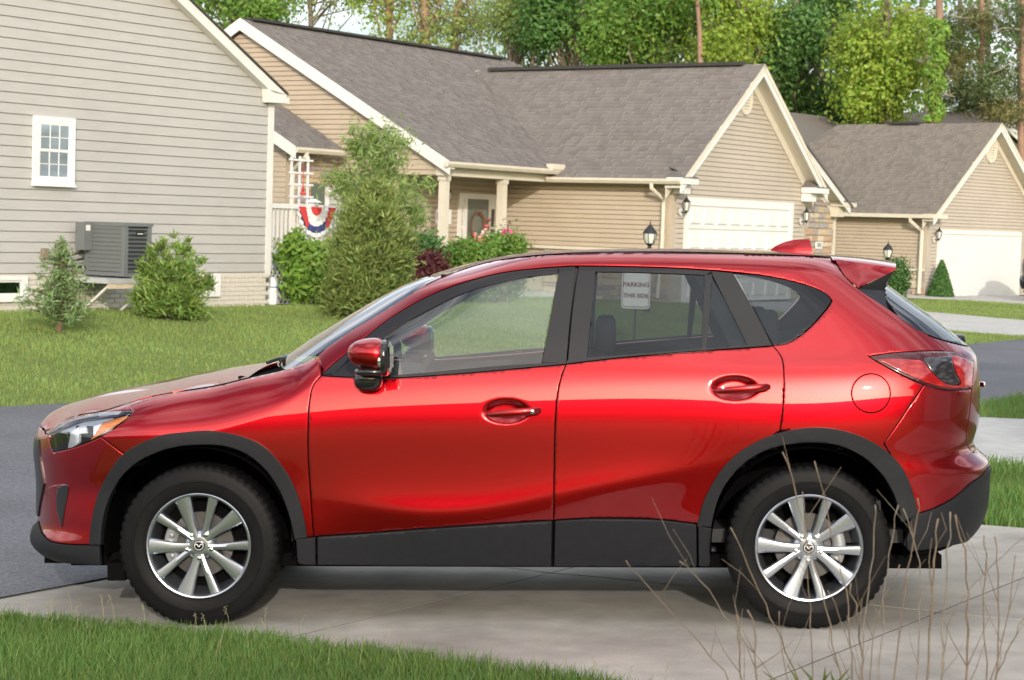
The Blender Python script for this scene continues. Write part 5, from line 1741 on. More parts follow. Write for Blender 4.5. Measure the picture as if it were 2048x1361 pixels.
def base_window(x0, x1, y0, y1):
    u0, z1 = on_s(x0, y0, SG); u1, z0 = on_s(x1, y1, SG)
    mb = MB(); f = .09
    for a, b, c, d in ((u0, u0 + f, z0, z1), (u1 - f, u1, z0, z1), (u0 + f, u1 - f, z1 - f * .6, z1), (u0 + f, u1 - f, z0, z0 + f)):
        G0.box(mb, SG + .02, SG + .085, a, b, c, d)
    o = keep(mb.build('basement_window', M_VINYLW), gh)
    mb = MB(); G0.box(mb, SG + .022, SG + .05, u0 + f, u1 - f, z0 + f, z1 - f * .6); m2 = mb.build('dark_reveal', M_DARKW, o)
    mb = MB(); G0.box(mb, SG + .052, SG + .056, u0 + f, u1 - f, z0 + f, z1 - f * .6); mb.build('pane', M_PANE, o)
    mb = MB(); 
    for a, b, c, d in ((u0 + f, u0 + f + .03, z0 + f, z1 - .06), (u1 - f - .03, u1 - f, z0 + f, z1 - .06), (u0 + f + .03, u1 - f - .03, z1 - .085, z1 - .055), (u0 + f + .03, u1 - f - .03, z0 + f, z0 + f + .03)): G0.box(mb, SG + .05, SG + .068, a, b, c, d)
    mb.build('sash', M_WHITE, o)
base_window(-50, 47, 553, 603); base_window(352, 433, 548, 593)
# gas and power fittings left of the air conditioner belong to it
SA1 = SG + .95; 
tA0, zA1 = on_s(250, 446, SA1); tA1, _ = on_s(304, 446, SA1); _, zA0 = on_s(280, 553, SA1)
M_AC = mat('grey_green_ac_metal', (.135, .15, .155), rough=.45, var=.06, vscale=10)
M_ACL = mat('ac_louvre_metal', (.20, .22, .235), rough=.4)
M_ACD = mat('ac_dark_coil', (.03, .034, .04), rough=.6, var=.3, vscale=40)
ac = empty('air_conditioner', W(SA1 - .4, tA0 + .2, zA0), 'dark grey outdoor air conditioning unit on a bracket by the grey wall', 'air conditioner')
aw = tA1 - tA0; dpt = SA1 - (SG + .15)
mb = MB(); G0.box(mb, SA1 - dpt + .03, SA1 - .03, tA0 + .03, tA1 - .03, zA0 + .02, zA1 - .05); keep(mb.build('coil', M_ACD), ac)
mb = MB()
for s_, t_ in ((SA1, tA0), (SA1, tA1 - .07), (SA1 - dpt + .07, tA0)):
    G0.box(mb, s_ - .07, s_, t_, t_ + .07, zA0, zA1 - .045)
G0.box(mb, SA1 - dpt, SA1 + .002, tA0 - .002, tA1 + .002, zA0 - .002, zA0 + .05)
keep(mb.build('cabinet_frame', M_AC), ac)
mb = MB(); G0.box(mb, SA1 - dpt - .01, SA1 + .015, tA0 - .015, tA1 + .015, zA1 - .05, zA1); keep(mb.build('top_cover', M_AC), ac)
for k in range(11):
    zz = zA0 + .06 + (zA1 - zA0 - .13) * k / 10.5
    mb = MB(); w = G0.W
    mb.hexa([w(SA1 - .012, tA0 + .07, zz), w(SA1 - .012, tA1 - .07, zz), w(SA1 - .022, tA1 - .07, zz), w(SA1 - .022, tA0 + .07, zz), w(SA1 + .006, tA0 + .07, zz + .024), w(SA1 + .006, tA1 - .07, zz + .024), w(SA1 - .004, tA1 - .07, zz + .024), w(SA1 - .004, tA0 + .07, zz + .024)])
    keep(mb.build('louvre', M_ACL), ac)
    mb = MB()
    mb.hexa([w(SA1 - dpt + .07, tA0 + .004, zz), w(SA1 - .07, tA0 + .004, zz), w(SA1 - .07, tA0 + .02, zz), w(SA1 - dpt + .07, tA0 + .02, zz), w(SA1 - dpt + .07, tA0 - .004, zz + .055), w(SA1 - .07, tA0 - .004, zz + .055), w(SA1 - .07, tA0 + .01, zz + .055), w(SA1 - dpt + .07, tA0 + .01, zz + .055)])
    keep(mb.build('louvre', M_AC), ac)
bl = on_s(273, 464, SA1 + .012)
mb = MB(); G0.box(mb, SA1 + .007, SA1 + .016, bl[0], bl[0] + .14, bl[1] - .06, bl[1]); bd_ = keep(mb.build('badge', M_GBLK), ac)
mb = MB()
for k in range(5): G0.box(mb, SA1 + .0165, SA1 + .019, bl[0] + .02 + k * .021, bl[0] + .034 + k * .021, bl[1] - .04 + (.006 if k % 2 else 0), bl[1] - .022)
keep(mb.build('badge_lettering', M_WHITE), ac)
mb = MB(); sb_ = SA1 - dpt
ta_, za_ = on_s(189, 447, sb_ + .05); tb_, zb_ = on_s(200, 498, sb_ + .05)
mb = MB(); G0.box(mb, sb_ - .02, sb_ + .16, tA0 - .16, tA0 - .005, on_s(195, 500, sb_)[1], zA1 - .01); keep(mb.build('control_box', M_AC), ac)
lb = G0.W; mb = MB(); G0.box(mb, sb_ + .161, sb_ + .165, tA0 - .13, tA0 - .05, zA1 - .13, zA1 - .05); keep(mb.build('label_plate', M_WHITE), ac)
for k in range(3):
    mb = MB(); p0 = np.array(G0.W(SG + .05, tA0 - .62 + .05 * k, zA0 + .28 - .02 * k)); p3 = np.array(G0.W(sb_ + .08, tA0 - .06 - .02 * k, zA0 + .10 + .12 * k))
    mb.tube([p0, p0 * .6 + p3 * .4 + [0, 0, -.10 + .03 * k], p3 * .8 + p0 * .2 + [0, 0, -.03], p3], .014 + .008 * (k == 0), 6); keep(mb.build('refrigerant_pipe', M_BLACK, smooth=True), ac)
mb = MB(); G0.box(mb, SG + .02, SG + .08, tA0 - .70, tA0 - .60, zA0 + .22, zA0 + .36); keep(mb.build('junction_box', mat('brown_box', (.22, .17, .13))), ac)
mb = MB(); G0.box(mb, SG + .03, SA1 + .06, tA0 - .34, tA1 + .14, zA0 - .10, zA0 - .03); keep(mb.build('bracket_shelf', mat('galvanised_shelf', (.40, .42, .43), rough=.5, var=.1, vscale=8)), ac)
mb = MB(); G0.box(mb, SA1 + .0, SA1 + .05, tA0 - .32, tA1 + .12, zA0 - .17, zA0 - .102); keep(mb.build('shelf_edge_board', mat('weathered_board', (.56, .47, .36), rough=.85, var=.25, vscale=6)), ac)
for t in (tA0 - .22, tA1 + .02):
    mb = MB(); bar(G0, mb, G0.W(SG + .03, t, zA0 - .75), G0.W(SA1 - .05, t, zA0 - .12), .035, .035); keep(mb.build('brace', M_WHITE), ac)

# ------------------------------------------------------------------ the tan house with porch and garage
SGF = -20.0                                            # garage face
tG0, zCe = on_s(1347, 359, SGF); tG1, _ = on_s(1611, 420, SGF)
pk = on_s(1508, 132, SGF + .3)
zg = .20
th_ = empty('tan_house', W(-24, tG0, zg), 'tan sided house with long grey shingle roofs, front porch and white garage door', 'house')
K = lambda o: keep(o, th_)
eL = on_s(1357, 343, SGF + .3); eR = on_s(1629, 371, SGF + .3)
tpkG = (tG0 + tG1) / 2; zE2 = on_s(1352, 352, SGF)[1]
tpkG = pk[0] - .0
half2 = (tG1 - tG0) / 2; tpkG = (tG0 + tG1) / 2
zpk2 = pk[1] - .10
sl2 = (zpk2 - zE2) / half2
# garage gable wall
polyG = [(tG0, zg), (tG1, zg), (tG1, zE2), (tpkG, zpk2 - .05), (tG0, zE2)]
mb = MB(); wall_core(G0, mb, 's', SGF, 1, polyG, .2); wg = K(mb.build('garage_wall', M_TAN3))
siding(G0, wg, 's', SGF, 1, [(tG0 + .06, zg), (tG1 - .04, zg), (tG1 - .04, zE2), (tpkG, zpk2 - .05), (tG0 + .06, zE2)], .106, M_TAN3)
# side wall of the garage, facing us
sD, _ = on_t(1001, 420, tG0); sB, zBb = on_t(1099.5, 365.2, tG0)
polyS = [(sD - .5, zg - .2), (SGF, zg - .2), (SGF, zE2), (sD - .5, zE2)]
mb = MB(); wall_core(G0, mb, 't', tG0, -1, polyS, .2); wsd = K(mb.build('garage_side_wall', M_TAN))
zs0 = on_t(1250, 497, tG0)[1]
siding(G0, wsd, 't', tG0, -1, [(sD - .4, zs0), (SGF - .05, zs0), (SGF - .05, zE2), (sD - .4, zE2)], .102, M_TAN)
mb = MB(); G0.box(mb, sD - .3, SGF - .02, tG0 - .06, tG0 - .006, zs0 - .07, zs0); K(mb.build('ledge_trim', M_CREAM))
stones(G0, wsd, 't', tG0, -1, sD + 1.2, SGF, zg - .1, zs0 - .07, .12, .34)
mb = MB(); G0.box(mb, SGF - .10, SGF + .022, tG0 - .022, tG0 + .10, zg - .1, zE2 - .02); K(mb.build('corner_post', M_TAN))
# roof of the garage wing: ridge along s
sV = sD - 3.5                                          # how far the wing roof runs back into the main roof
run_ = half2 + .32; rise_ = sl2 * run_; zRg = zpk2 + .16
Lsl = math.hypot(run_, rise_)
Vn = np.array([*(G0.A * (run_ / Lsl))[:2], rise_ / Lsl])          # up-slope of the near side (towards +t)
On = G0.W(sV, tpkG - run_, zRg - rise_)
Uo = G0.B
Lg = (SGF + .42) - sV
# valley with the main roof cuts the left end
main_pitch = None
t0m, zM0 = None, None
# main block: gable plane t0, eave line s = sB
t0, _z = on_s(891, 340, sB + .12)
s_rk, z_rk = on_t(478, 38, t0 - .2)
zEm = on_t(893, 322, t0 - .2)[1]; sEm = on_t(893, 322, t0 - .2)[0]
slm = (z_rk - zEm) / (sEm - s_rk)
# where the wing ridge meets the main slope, and where the eaves meet
s_meet = sEm - (zRg - zEm) / slm
vall = s_meet
polyN = [(0 + (sEm - sV), 0), (Lg, 0), (Lg, Lsl), (s_meet - sV, Lsl)]
roof('roof', None, On, Uo, Vn, polyN, M_SH).name = 'garage_roof'
gr_ = bpy.data.objects['garage_roof']; K(gr_)
Vf = np.array([*(-G0.A * (run_ / Lsl))[:2], rise_ / Lsl]); Of = G0.W(sV, tpkG + run_, zRg - rise_)
g2_ = roof('roof', None, Of, Uo, Vf, polyN, M_SH, expo=.3); g2_.name = 'garage_roof'; K(g2_)
mb = MB(); G0.box(mb, s_meet + .5, SGF - .1, tpkG - .16, tpkG + .16, zRg - .02, zRg + .055); K(mb.build('ridge_vent', M_RIDGE))
# rakes with soffit
def rakes(fr, s, tpk_, zpk_, run, sl, k, wide=.24, ov=.40, mt=None, both=(-1, 1)):
    for sg_ in both:
        a = np.array([tpk_, zpk_]); b = np.array([tpk_ + sg_ * run, zpk_ - sl * run])
        P = lambda t, z, d: fr.W(s + d, t, z)
        mb = MB(); mb.prism([P(a[0], a[1], ov - .03), P(b[0], b[1], ov - .03), P(b[0], b[1] - wide, ov - .03), P(a[0], a[1] - wide, ov - .03)], fr.B * .03); k(mb.build('rake_board', mt or M_WHITE))
        mb = MB(); mb.prism([P(a[0], a[1] - .10, .0), P(b[0], b[1] - .10, .0), P(b[0], b[1] - .13, .0), P(a[0], a[1] - .13, .0)], fr.B * (ov - .031)); k(mb.build('soffit', M_CREAM))
        mb = MB(); mb.prism([P(a[0], a[1] - .135, .018), P(b[0], b[1] - .135, .018), P(b[0], b[1] - .36, .018), P(a[0], a[1] - .36, .018)], fr.B * .02); k(mb.build('frieze_board', M_CREAM))
rakes(G0, SGF, tpkG, zRg - .02, run_ + .05, sl2, K)
# eave returns
for sg_, tt in ((-1, tG0), (1, tG1)):
    zr = zE2 - .02
    mb = MB(); G0.box(mb, SGF + .03, SGF + .43, min(tt, tt + sg_ * .36) - (.34 if sg_ > 0 else 0), max(tt, tt + sg_ * .36) + (.34 if sg_ < 0 else 0), zr - .16, zr - .03); K(mb.build('eave_return', M_WHITE))
    a, b = min(tt, tt + sg_ * .36) - (.34 if sg_ > 0 else 0), max(tt, tt + sg_ * .36) + (.34 if sg_ < 0 else 0)
    mb = MB(); w = G0.W; inn = tt - sg_ * .34
    mb.add([w(SGF + .45, a, zr - .03), w(SGF + .45, b, zr - .03), w(SGF + .02, a, zr - .03), w(SGF + .02, b, zr - .03), w(SGF + .02, inn + sg_ * .25, zr + .20), w(SGF + .02, tt + sg_ * .3, zr + .2)], [(0, 1, 5, 4), (0, 4, 2), (1, 3, 5), (2, 4, 5, 3), (0, 2, 3, 1)])
    K(mb.build('return_roof', M_SH))
    mb = MB(); G0.box(mb, SGF + .02, SGF + .26, tt - (.30 if sg_ > 0 else .02), tt + (.30 if sg_ < 0 else .02), zr - .36, zr - .165); K(mb.build('return_block', M_WHITE))
# gutter on the near eave
mb = MB()
gt = tpkG - run_ - .03
V = []
for s in (sEm - .1, SGF + .40):
    for dt, dz in ((.0, -.11), (-.07, -.11), (-.11, -.05), (-.11, .0), (.0, .0)): V.append(G0.W(s, gt + dt, zRg - rise_ - .0 + dz))
mb.add(V, [(0, 1, 6, 5), (1, 2, 7, 6), (2, 3, 8, 7), (3, 4, 9, 8), (4, 0, 5, 9), (0, 4, 3, 2, 1), (5, 6, 7, 8, 9)]); K(mb.build('gutter', M_CREAM))
dsx, dsz = on_t(1328, 400, tG0 - .05)
ztop_ = zRg - rise_ - .1
downspout(G0, None, [G0.W(dsx - .12, gt - .05, ztop_), G0.W(dsx - .12, gt - .05, ztop_ - .10), G0.W(dsx, tG0 - .07, ztop_ - .34), G0.W(dsx, tG0 - .07, zs0 + .2), G0.W(dsx - .07, tG0 - .07, zg + .1)]); K(bpy.data.objects['downspout'])
# garage door
u0, zt_ = on_s(1371.3, 394.2, SGF + .03); u1, _ = on_s(1586.2, 411, SGF + .03)
f = .15
mb = MB(); G0.box(mb, SGF - .02, SGF + .05, u0, u0 + f, zg, zt_ - f); G0.box(mb, SGF - .02, SGF + .05, u1 - f, u1, zg, zt_ - f); G0.box(mb, SGF - .02, SGF + .052, u0, u1, zt_ - f * 1.15, zt_)
gd = K(mb.build('garage_door', M_WHITE))
mb = MB(); G0.box(mb, SGF - .005, SGF + .0185, u0 + f, u1 - f, zg, zt_ - f); mb.build('door_leaf', M_GDOOR, gd)
nw, nh = 8, 4
dw = (u1 - u0 - 2 * f) / nw; dh = (zt_ - f - zg) / nh
for i in range(nw):
    for j in range(nh):
        a0 = u0 + f + dw * i + .07; a1 = a0 + dw - .14; b0 = zg + dh * j + .10; b1 = b0 + dh - .20
        w = G0.W
        mb = MB(); o_ = SGF + .0185; i_ = .035
        for ring in (0,):
            ou = [(a0, b0), (a1, b0), (a1, b1), (a0, b1)]; iu = [(a0 + i_, b0 + i_), (a1 - i_, b0 + i_), (a1 - i_, b1 - i_), (a0 + i_, b1 - i_)]
            V = [w(o_ + .001, *p) for p in ou] + [w(o_ + .038, *p) for p in iu]
            mb.add(V, [(0, 1, 5, 4), (1, 2, 6, 5), (2, 3, 7, 6), (3, 0, 4, 7), (4, 5, 6, 7)])
        mb.build('door_panel', M_GDOOR, gd)
for j in range(1, nh):
    mb = MB(); G0.box(mb, SGF + .0188, SGF + .0198, u0 + f, u1 - f, zg + dh * j - .009, zg + dh * j + .009); mb.build('panel_joint', mat('joint_grey', (.28, .28, .27)), gd)
for px_, py_ in ((1359, 424), (1600, 443)):
    a, b = on_s(px_, py_, SGF + .02); K(lantern(G0, None, 's', SGF + .02, 1, a, b, .46))
a, b = on_s(1491, 199, SGF + .02); vent(G0, wg, 's', SGF + .012, 1, a, b, .30, .36)
for q in list(wg.children): pass
# second small gable with the stone face and the number plate
SST = SGF - .35
tS0, _ = on_s(1611, 430, SST); tS1, _ = on_s(1668, 430, SST)
pk3 = on_s(1590, 262, SST + .4); e3 = on_s(1700, 411, SST + .4)
sl3 = (pk3[1] - e3[1]) / (e3[0] - pk3[0])
zEs = e3[1] + .10
clipS = [(tS0 - .1, zg - .2), (tS1, zg - .2), (tS1, zEs + .15), (tS0 - .1, zEs + .15 + sl3 * (tS1 - tS0))]
mb = MB(); wall_core(G0, mb, 's', SST, 1, [(pk3[0] - 2, zg - .2), (tS1, zg - .2), (tS1, zEs + .1), (pk3[0], pk3[1] - .25), (pk3[0] - 2, pk3[1] - .25)], 6.0); ws_ = K(mb.build('stone_bay', M_CREAM))
stones(G0, ws_, 's', SST, 1, tS0 - .2, tS1 - .06, zg - .2, zEs + 1.0, .135, .34, clip=clipS)
mb = MB(); G0.box(mb, SST - .02, SST + .045, tS1 - .06, tS1 + .04, zg, zEs); K(mb.build('corner_post', M_CREAM))
rakes(G0, SST, pk3[0], pk3[1] + .02, e3[0] - pk3[0] + .05, sl3, K, wide=.22, both=(1,))
mb = MB()
V = [G0.W(SST + .45, pk3[0], pk3[1] + .04), G0.W(SST + .45, e3[0] + .1, e3[1] - sl3 * .1 + .04), G0.W(SST - 6, e3[0] + .1, e3[1] - sl3 * .1 + .04), G0.W(SST - 6, pk3[0], pk3[1] + .04)]
mb.prism(V, (0, 0, -.06)); K(mb.build('bay_roof', M_SH))
mb = MB(); G0.box(mb, SST + .02, SST + .42, tS1 - .32, tS1 + .42, zEs - .14, zEs - .02); K(mb.build('eave_return', M_CREAM))
mb = MB(); w = G0.W; zr = zEs
mb.add([w(SST + .45, tS1 - .34, zr - .02), w(SST + .45, tS1 + .44, zr - .02), w(SST + .02, tS1 - .34, zr - .02), w(SST + .02, tS1 + .44, zr - .02), w(SST + .02, tS1 - .1, zr + .22), w(SST + .02, tS1 + .3, zr + .2)], [(0, 1, 5, 4), (0, 4, 2), (1, 3, 5), (2, 4, 5, 3), (0, 2, 3, 1)]); K(mb.build('return_roof', M_SH))
mb = MB(); G0.box(mb, SST + .02, SST + .24, tS1 - .28, tS1 + .05, zEs - .40, zEs - .145); K(mb.build('return_block', M_CREAM))
def text(name, body, loc, ax_u, ax_n, size, m, parent, ext=.002, bold=0.0):
    cu = bpy.data.curves.new(name, 'FONT'); cu.body = body; cu.size = size; cu.align_x = 'CENTER'; cu.align_y = 'CENTER'; cu.extrude = ext; cu.offset = bold; cu.space_character = 1.0 + 4 * bold
    tmp = bpy.data.objects.new(name, cu); COL.objects.link(tmp)
    dg = bpy.context.evaluated_depsgraph_get()
    me = bpy.data.meshes.new_from_object(tmp.evaluated_get(dg)); me.name = name
    bpy.data.objects.remove(tmp, do_unlink=True)
    me.materials.clear(); me.materials.append(m)
    o = bpy.data.objects.new(name, me); COL.objects.link(o)
    u = Vector(ax_u); n = Vector(ax_n); v = n.cross(u)
    M4 = Matrix(((u.x, v.x, n.x, loc[0]), (u.y, v.y, n.y, loc[1]), (u.z, v.z, n.z, loc[2]), (0, 0, 0, 1)))
    me.transform(M4)
    if parent: o.parent = parent
    return o
np_t, np_z = on_s(1638.5, 491, SST + .06)
mb = MB(); G0.box(mb, SST + .03, SST + .062, np_t - .175, np_t + .175, np_z - .085, np_z + .085); npl = K(mb.build('number_plate', M_VINYLW))
tx = text('number_lettering', '880', G0.W(SST + .0625, np_t, np_z), tuple(G0.A), tuple(G0.B), .165, M_BLACK, npl)
# main block
s_b = 2 * s_rk - sEm
tEnd = tG1 + 6.0
zlow = zBb
polyM = [(s_rk - (sEm - s_rk) + .35, zg), (sEm - .35, zlow), (sEm - .35, zEm - .02 + slm * .35 - .28), (s_rk, z_rk - .28)]
polyM = [(s_b + .4, zg), (sD, zg), (sD, zlow), (sEm - .22, zlow), (sEm - .22, zEm - .10), (s_rk, z_rk - .22), (s_b + .4, zEm - .10)]
mb = MB(); wall_core(G0, mb, 't', t0, -1, polyM, .2); wm = K(mb.build('main_gable_wall', M_TAN))
siding(G0, wm, 't', t0, -1, [(s_b + .4, zlow), (sEm - .24, zlow), (sEm - .24, zEm - .12), (s_rk, z_rk - .24), (s_b + .4, zEm - .12)], .104, M_TAN)
siding(G0, wm, 't', t0, -1, [(s_b + .4, zg), (sD, zg), (sD, zlow), (s_b + .4, zlow)], .104, M_TAN)
mb = MB(); G0.box(mb, s_b + .5, sD - .2, t0 + .1, tEnd, zg, zEm - .1); K(mb.build('main_body', M_TAN))
Lm = math.hypot(sEm - s_rk, z_rk - zEm)
Vm = np.array([*(-G0.B * ((sEm - s_rk) / Lm))[:2], (z_rk - zEm) / Lm]); Om = G0.W(sEm, t0 - .15, zEm)
Lr = tEnd - t0 + .25
hipr = .0
r_end = on_s(1014, 112, s_rk)[0] - (t0 - .25)
polyR = [(0, 0), (Lr, 0), (r_end, Lm), (0, Lm)]
rm_ = roof('roof', None, Om, G0.A, Vm, polyR, M_SH); rm_.name = 'main_roof'; K(rm_)
Vb = np.array([*(G0.B * ((sEm - s_rk) / Lm))[:2], (z_rk - zEm) / Lm]); Ob = G0.W(s_b, t0 - .15, zEm)
rb_ = roof('roof', None, Ob, G0.A, Vb, polyR, M_SH, expo=.4); rb_.name = 'main_roof'; K(rb_)
mb = MB(); mb.add([G0.W(s_rk, t0 - .25 + r_end, z_rk), G0.W(sEm, tEnd, zEm), G0.W(s_b, tEnd, zEm)], [(0, 1, 2)]); K(mb.build('hip_roof', M_SH))
mb = MB(); G0.box(mb, s_rk - .16, s_rk + .16, t0 + .15, t0 + r_end - .5, z_rk - .0, z_rk + .055); K(mb.build('ridge_vent', M_RIDGE))
for sg_, ss_ in ((1, sEm + .06), (-1, s_b - .06)):
    mb = MB(); V = [G0.W(s_rk, t0 - .18, z_rk + .02), G0.W(ss_, t0 - .18, zEm - slm * .06 + .02), G0.W(ss_, t0 - .18, zEm - slm * .06 - .24), G0.W(s_rk, t0 - .18, z_rk - .24)]
    mb.prism(V, G0.A * .03); K(mb.build('rake_board', M_WHITE))
    mb = MB(); V = [G0.W(s_rk, t0 - .15, z_rk - .105), G0.W(ss_, t0 - .15, zEm - slm * .06 - .105), G0.W(ss_, t0 - .15, zEm - slm * .06 - .13), G0.W(s_rk, t0 - .15, z_rk - .13)]
    mb.prism(V, G0.A * .15); K(mb.build('soffit', M_CREAM))
# porch beam, gutter, posts, ceiling, floor
mb = MB(); G0.box(mb, sB - .10, sB + .12, t0 - .02, tG0 - .03, zBb, zBb + .32); K(mb.build('porch_beam', M_CREAM))
mb = MB()
V = []
for t in (t0 - .26, tG0 - .05):
    for ds, dz in ((.0, -.11), (.07, -.11), (.11, -.05), (.11, .0), (.0, .0)): V.append(G0.W(sEm + ds, t, zEm - .01 + dz))
mb.add(V, [(0, 1, 6, 5)[::-1], (1, 2, 7, 6)[::-1], (2, 3, 8, 7)[::-1], (3, 4, 9, 8)[::-1], (4, 0, 5, 9)[::-1], (0, 1, 2, 3, 4), (9, 8, 7, 6, 5)]); K(mb.build('gutter', M_CREAM))
mb = MB(); G0.box(mb, sEm - .06, sEm + .14, tG0 - .5, tG0 - .05, zEm - .02, zEm + .10); K(mb.build('gutter_guard', M_CREAM))
mb = MB(); G0.box(mb, sD - .1, sB + .1, t0, tG0 - .01, zBb + .20, zBb + .26); K(mb.build('porch_ceiling', M_CREAM))
mb = MB(); G0.box(mb, sD - .1, sB + .25, t0 - .3, tG0 - .01, zg - .3, zg + .12); K(mb.build('porch_floor', M_CONC2))
for px_ in (887, 1003):
    tp = on_s(px_, 420, sB)[0]
    mb = MB(); G0.box(mb, sB - .08, sB + .08, tp - .08, tp + .08, zg + .12, zBb); G0.box(mb, sB - .10, sB + .10, tp - .10, tp + .10, zBb - .10, zBb + .001); G0.box(mb, sB - .10, sB + .10, tp - .10, tp + .10, zg + .12, zg + .28); K(mb.build('porch_post', M_CREAM))
tpa = on_s(887, 420, sB)[0]; tpb = on_s(1003, 420, sB)[0]
rz0 = zg + .22; rz1 = on_s(905, 492, sB)[1]
mb = MB(); G0.box(mb, sB - .04, sB + .04, tpa + .08, tpb - .08, rz1 - .07, rz1); rl_ = K(mb.build('porch_railing', M_CREAM))
nb_ = 26
for k in range(nb_):
    t = tpa + .15 + (tpb - tpa - .3) * k / (nb_ - 1)
    mb = MB(); G0.box(mb, sB - .018, sB + .018, t - .018, t + .018, rz0, rz1 - .07); mb.build('baluster', M_CREAM, rl_)
# entrance wall with door, side lights, wreath
polyD = [(t0, zg), (tG0, zg), (tG0, zBb + .2), (t0, zBb + .2)]
mb = MB(); wall_core(G0, mb, 's', sD, 1, polyD, .2); we = K(mb.build('entrance_wall', M_TAN)); siding(G0, we, 's', sD, 1, polyD, .104, M_TAN)
d0, dz1 = on_s(918, 386, sD + .03); d1, _ = on_s(997, 390, sD + .03); e0, _ = on_s(933.5, 392, sD + .03); e1_, _ = on_s(976, 393, sD + .03)
zf_ = zg + .12
mb = MB(); G0.box(mb, sD + .0, sD + .06, d0, d1, dz1 - .12, dz1); G0.box(mb, sD, sD + .058, d0, d0 + .10, zf_, dz1 - .12); G0.box(mb, sD, sD + .058, d1 - .10, d1, zf_, dz1 - .12); G0.box(mb, sD, sD + .062, e0 - .10, e0, zf_, dz1 - .12); G0.box(mb, sD, sD + .062, e1_, e1_ + .10, zf_, dz1 - .12)
fd = K(mb.build('front_door', M_WHITE))
mb = MB(); G0.box(mb, sD + .016, sD + .045, e0, e1_, zf_, dz1 - .12); mb.build('door_leaf', M_DOORG, fd)
for i in range(2):
    for j in range(2):
        a0 = e0 + .14 + i * ((e1_ - e0) / 2 - .04); a1 = a0 + (e1_ - e0) / 2 - .24; b0, b1 = ((zf_ + .2, zf_ + .9), (zf_ + 1.05, dz1 - .3))[j]
        mb = MB(); G0.box(mb, sD + .044, sD + .056, a0, a1, b0, b1); mb.build('door_panel', M_DOORG, fd)
for a, b in ((d0 + .10, e0 - .10), (e1_ + .10, d1 - .10)):
    mb = MB(); G0.box(mb, sD + .016, sD + .04, a, b, zf_, zf_ + .45); G0.box(mb, sD + .016, sD + .04, a, b, dz1 - .3, dz1 - .12); sl_ = mb.build('side_light', M_WHITE, fd)
    n3 = 3
    for k in range(n3):
        z_a = zf_ + .45 + (dz1 - .3 - zf_ - .45) * k / n3; z_b = zf_ + .45 + (dz1 - .3 - zf_ - .45) * (k + 1) / n3
        mb = MB(); G0.box(mb, sD + .017, sD + .024, a + .04, b - .04, z_a + .025, z_b - .025); mb.build('pane', mat('dark_glazing', (.05, .055, .06), rough=.08), sl_)
        mb = MB(); G0.box(mb, sD + .016, sD + .035, a + .0, b, z_b - .025, z_b + .025); mb.build('glazing_bar', M_WHITE, sl_)
# ledge under the siding of the porch
tl2, zl2 = on_s(887, 434, sD + .03)
mb = MB(); G0.box(mb, sD + .016, sD + .04, tl2 - .28, tl2 + .28, zl2 - .16, zl2 + .16); hp = K(mb.build('house_number_plaque', M_VINYLW)); 
text('number_lettering', '8', G0.W(sD + .0405, on_s(876.5, 434, sD + .04)[0], zl2), tuple(G0.A), tuple(G0.B), .20, M_BLACK, hp)
a, b = on_s(884, 404, sD + .02); K(lantern(G0, None, 's', sD + .02, 1, a, b, .46))
# wreath on the door: a thing of its own
wt, wz_ = on_s(956, 453, sD + .09)
wr = empty('door_wreath', G0.W(sD + .09, wt, wz_), 'twig wreath with pink and white flowers hanging on the front door', 'wreath')
wr.location = Vector(G0.W(sD + .09, wt, wz_))
mb = MB()
for k in range(5):
    ph_ = k * 1.3
    pts = [np.array(G0.W(sD + .09 + .02 * math.sin(a * 7 + ph_), wt + (.25 + .03 * math.sin(a * 5 + ph_)) * math.cos(a), wz_ + (.30 + .03 * math.cos(a * 6 + ph_)) * math.sin(a))) for a in np.linspace(0, 2 * math.pi, 40)]
    mb.tube(pts, .016, 5, cap=False)
keep(mb.build('twig_ring', mat('brown_twigs', (.16, .075, .045), rough=.9), smooth=True), wr)
M_PK = [mat('flower_' + n, c, rough=.8) for n, c in (('white', (.75, .68, .62)), ('pink', (.62, .18, .20)), ('blush', (.70, .42, .38)), ('red', (.42, .05, .06)))]
for k in range(30):
    a = rnd.uniform(-2.4, .35); rr = rnd.uniform(.16, .40)
    c = G0.W(sD + .12 + rnd.uniform(0, .03), wt + rr * math.cos(a) * .95, wz_ + rr * math.sin(a) * 1.15)
    mb = MB(); mb.sq(c, (.045, .045, .04), 1, 1, 8, 6); keep(mb.build('flower', rnd.choice(M_PK), smooth=True), wr)
# hanging pink flowers by the post
hf, hz_ = on_s(1018, 472, sB + .3)
hb_ = empty('flower_basket', G0.W(sB + .3, hf, hz_ - .2), 'pink geranium in a hanging basket beside the porch post', 'flowers')
mb = MB(); mb.sq(G0.W(sB + .3, hf, hz_ - .12), (.15, .15, .10), .8, 1, 14, 8); keep(mb.build('basket', mat('moss_basket', (.10, .09, .05), rough=.95), smooth=True), hb_)
mb = MB(); mb.tube([G0.W(sB + .3, hf - .05, hz_ - .6), G0.W(sB + .3, hf - .05, hz_ + .25), G0.W(sB + .3, hf - .0, hz_ + .32), G0.W(sB + .3, hf + .05, hz_ + .25)], .010, 6); keep(mb.build('shepherd_hook', M_BLACK, smooth=True), hb_)
M_PINK = mat('geranium_pink', (.72, .10, .28), rough=.7)
for k in range(34):
    c = np.array(G0.W(sB + .3, hf, hz_)) + np.array([rnd.gauss(0, .11), rnd.gauss(0, .11), rnd.gauss(0, .07)])
    mb = MB(); mb.sq(c, (.04, .04, .033), 1, 1, 7, 5); keep(mb.build('bloom', M_PINK, smooth=True), hb_)
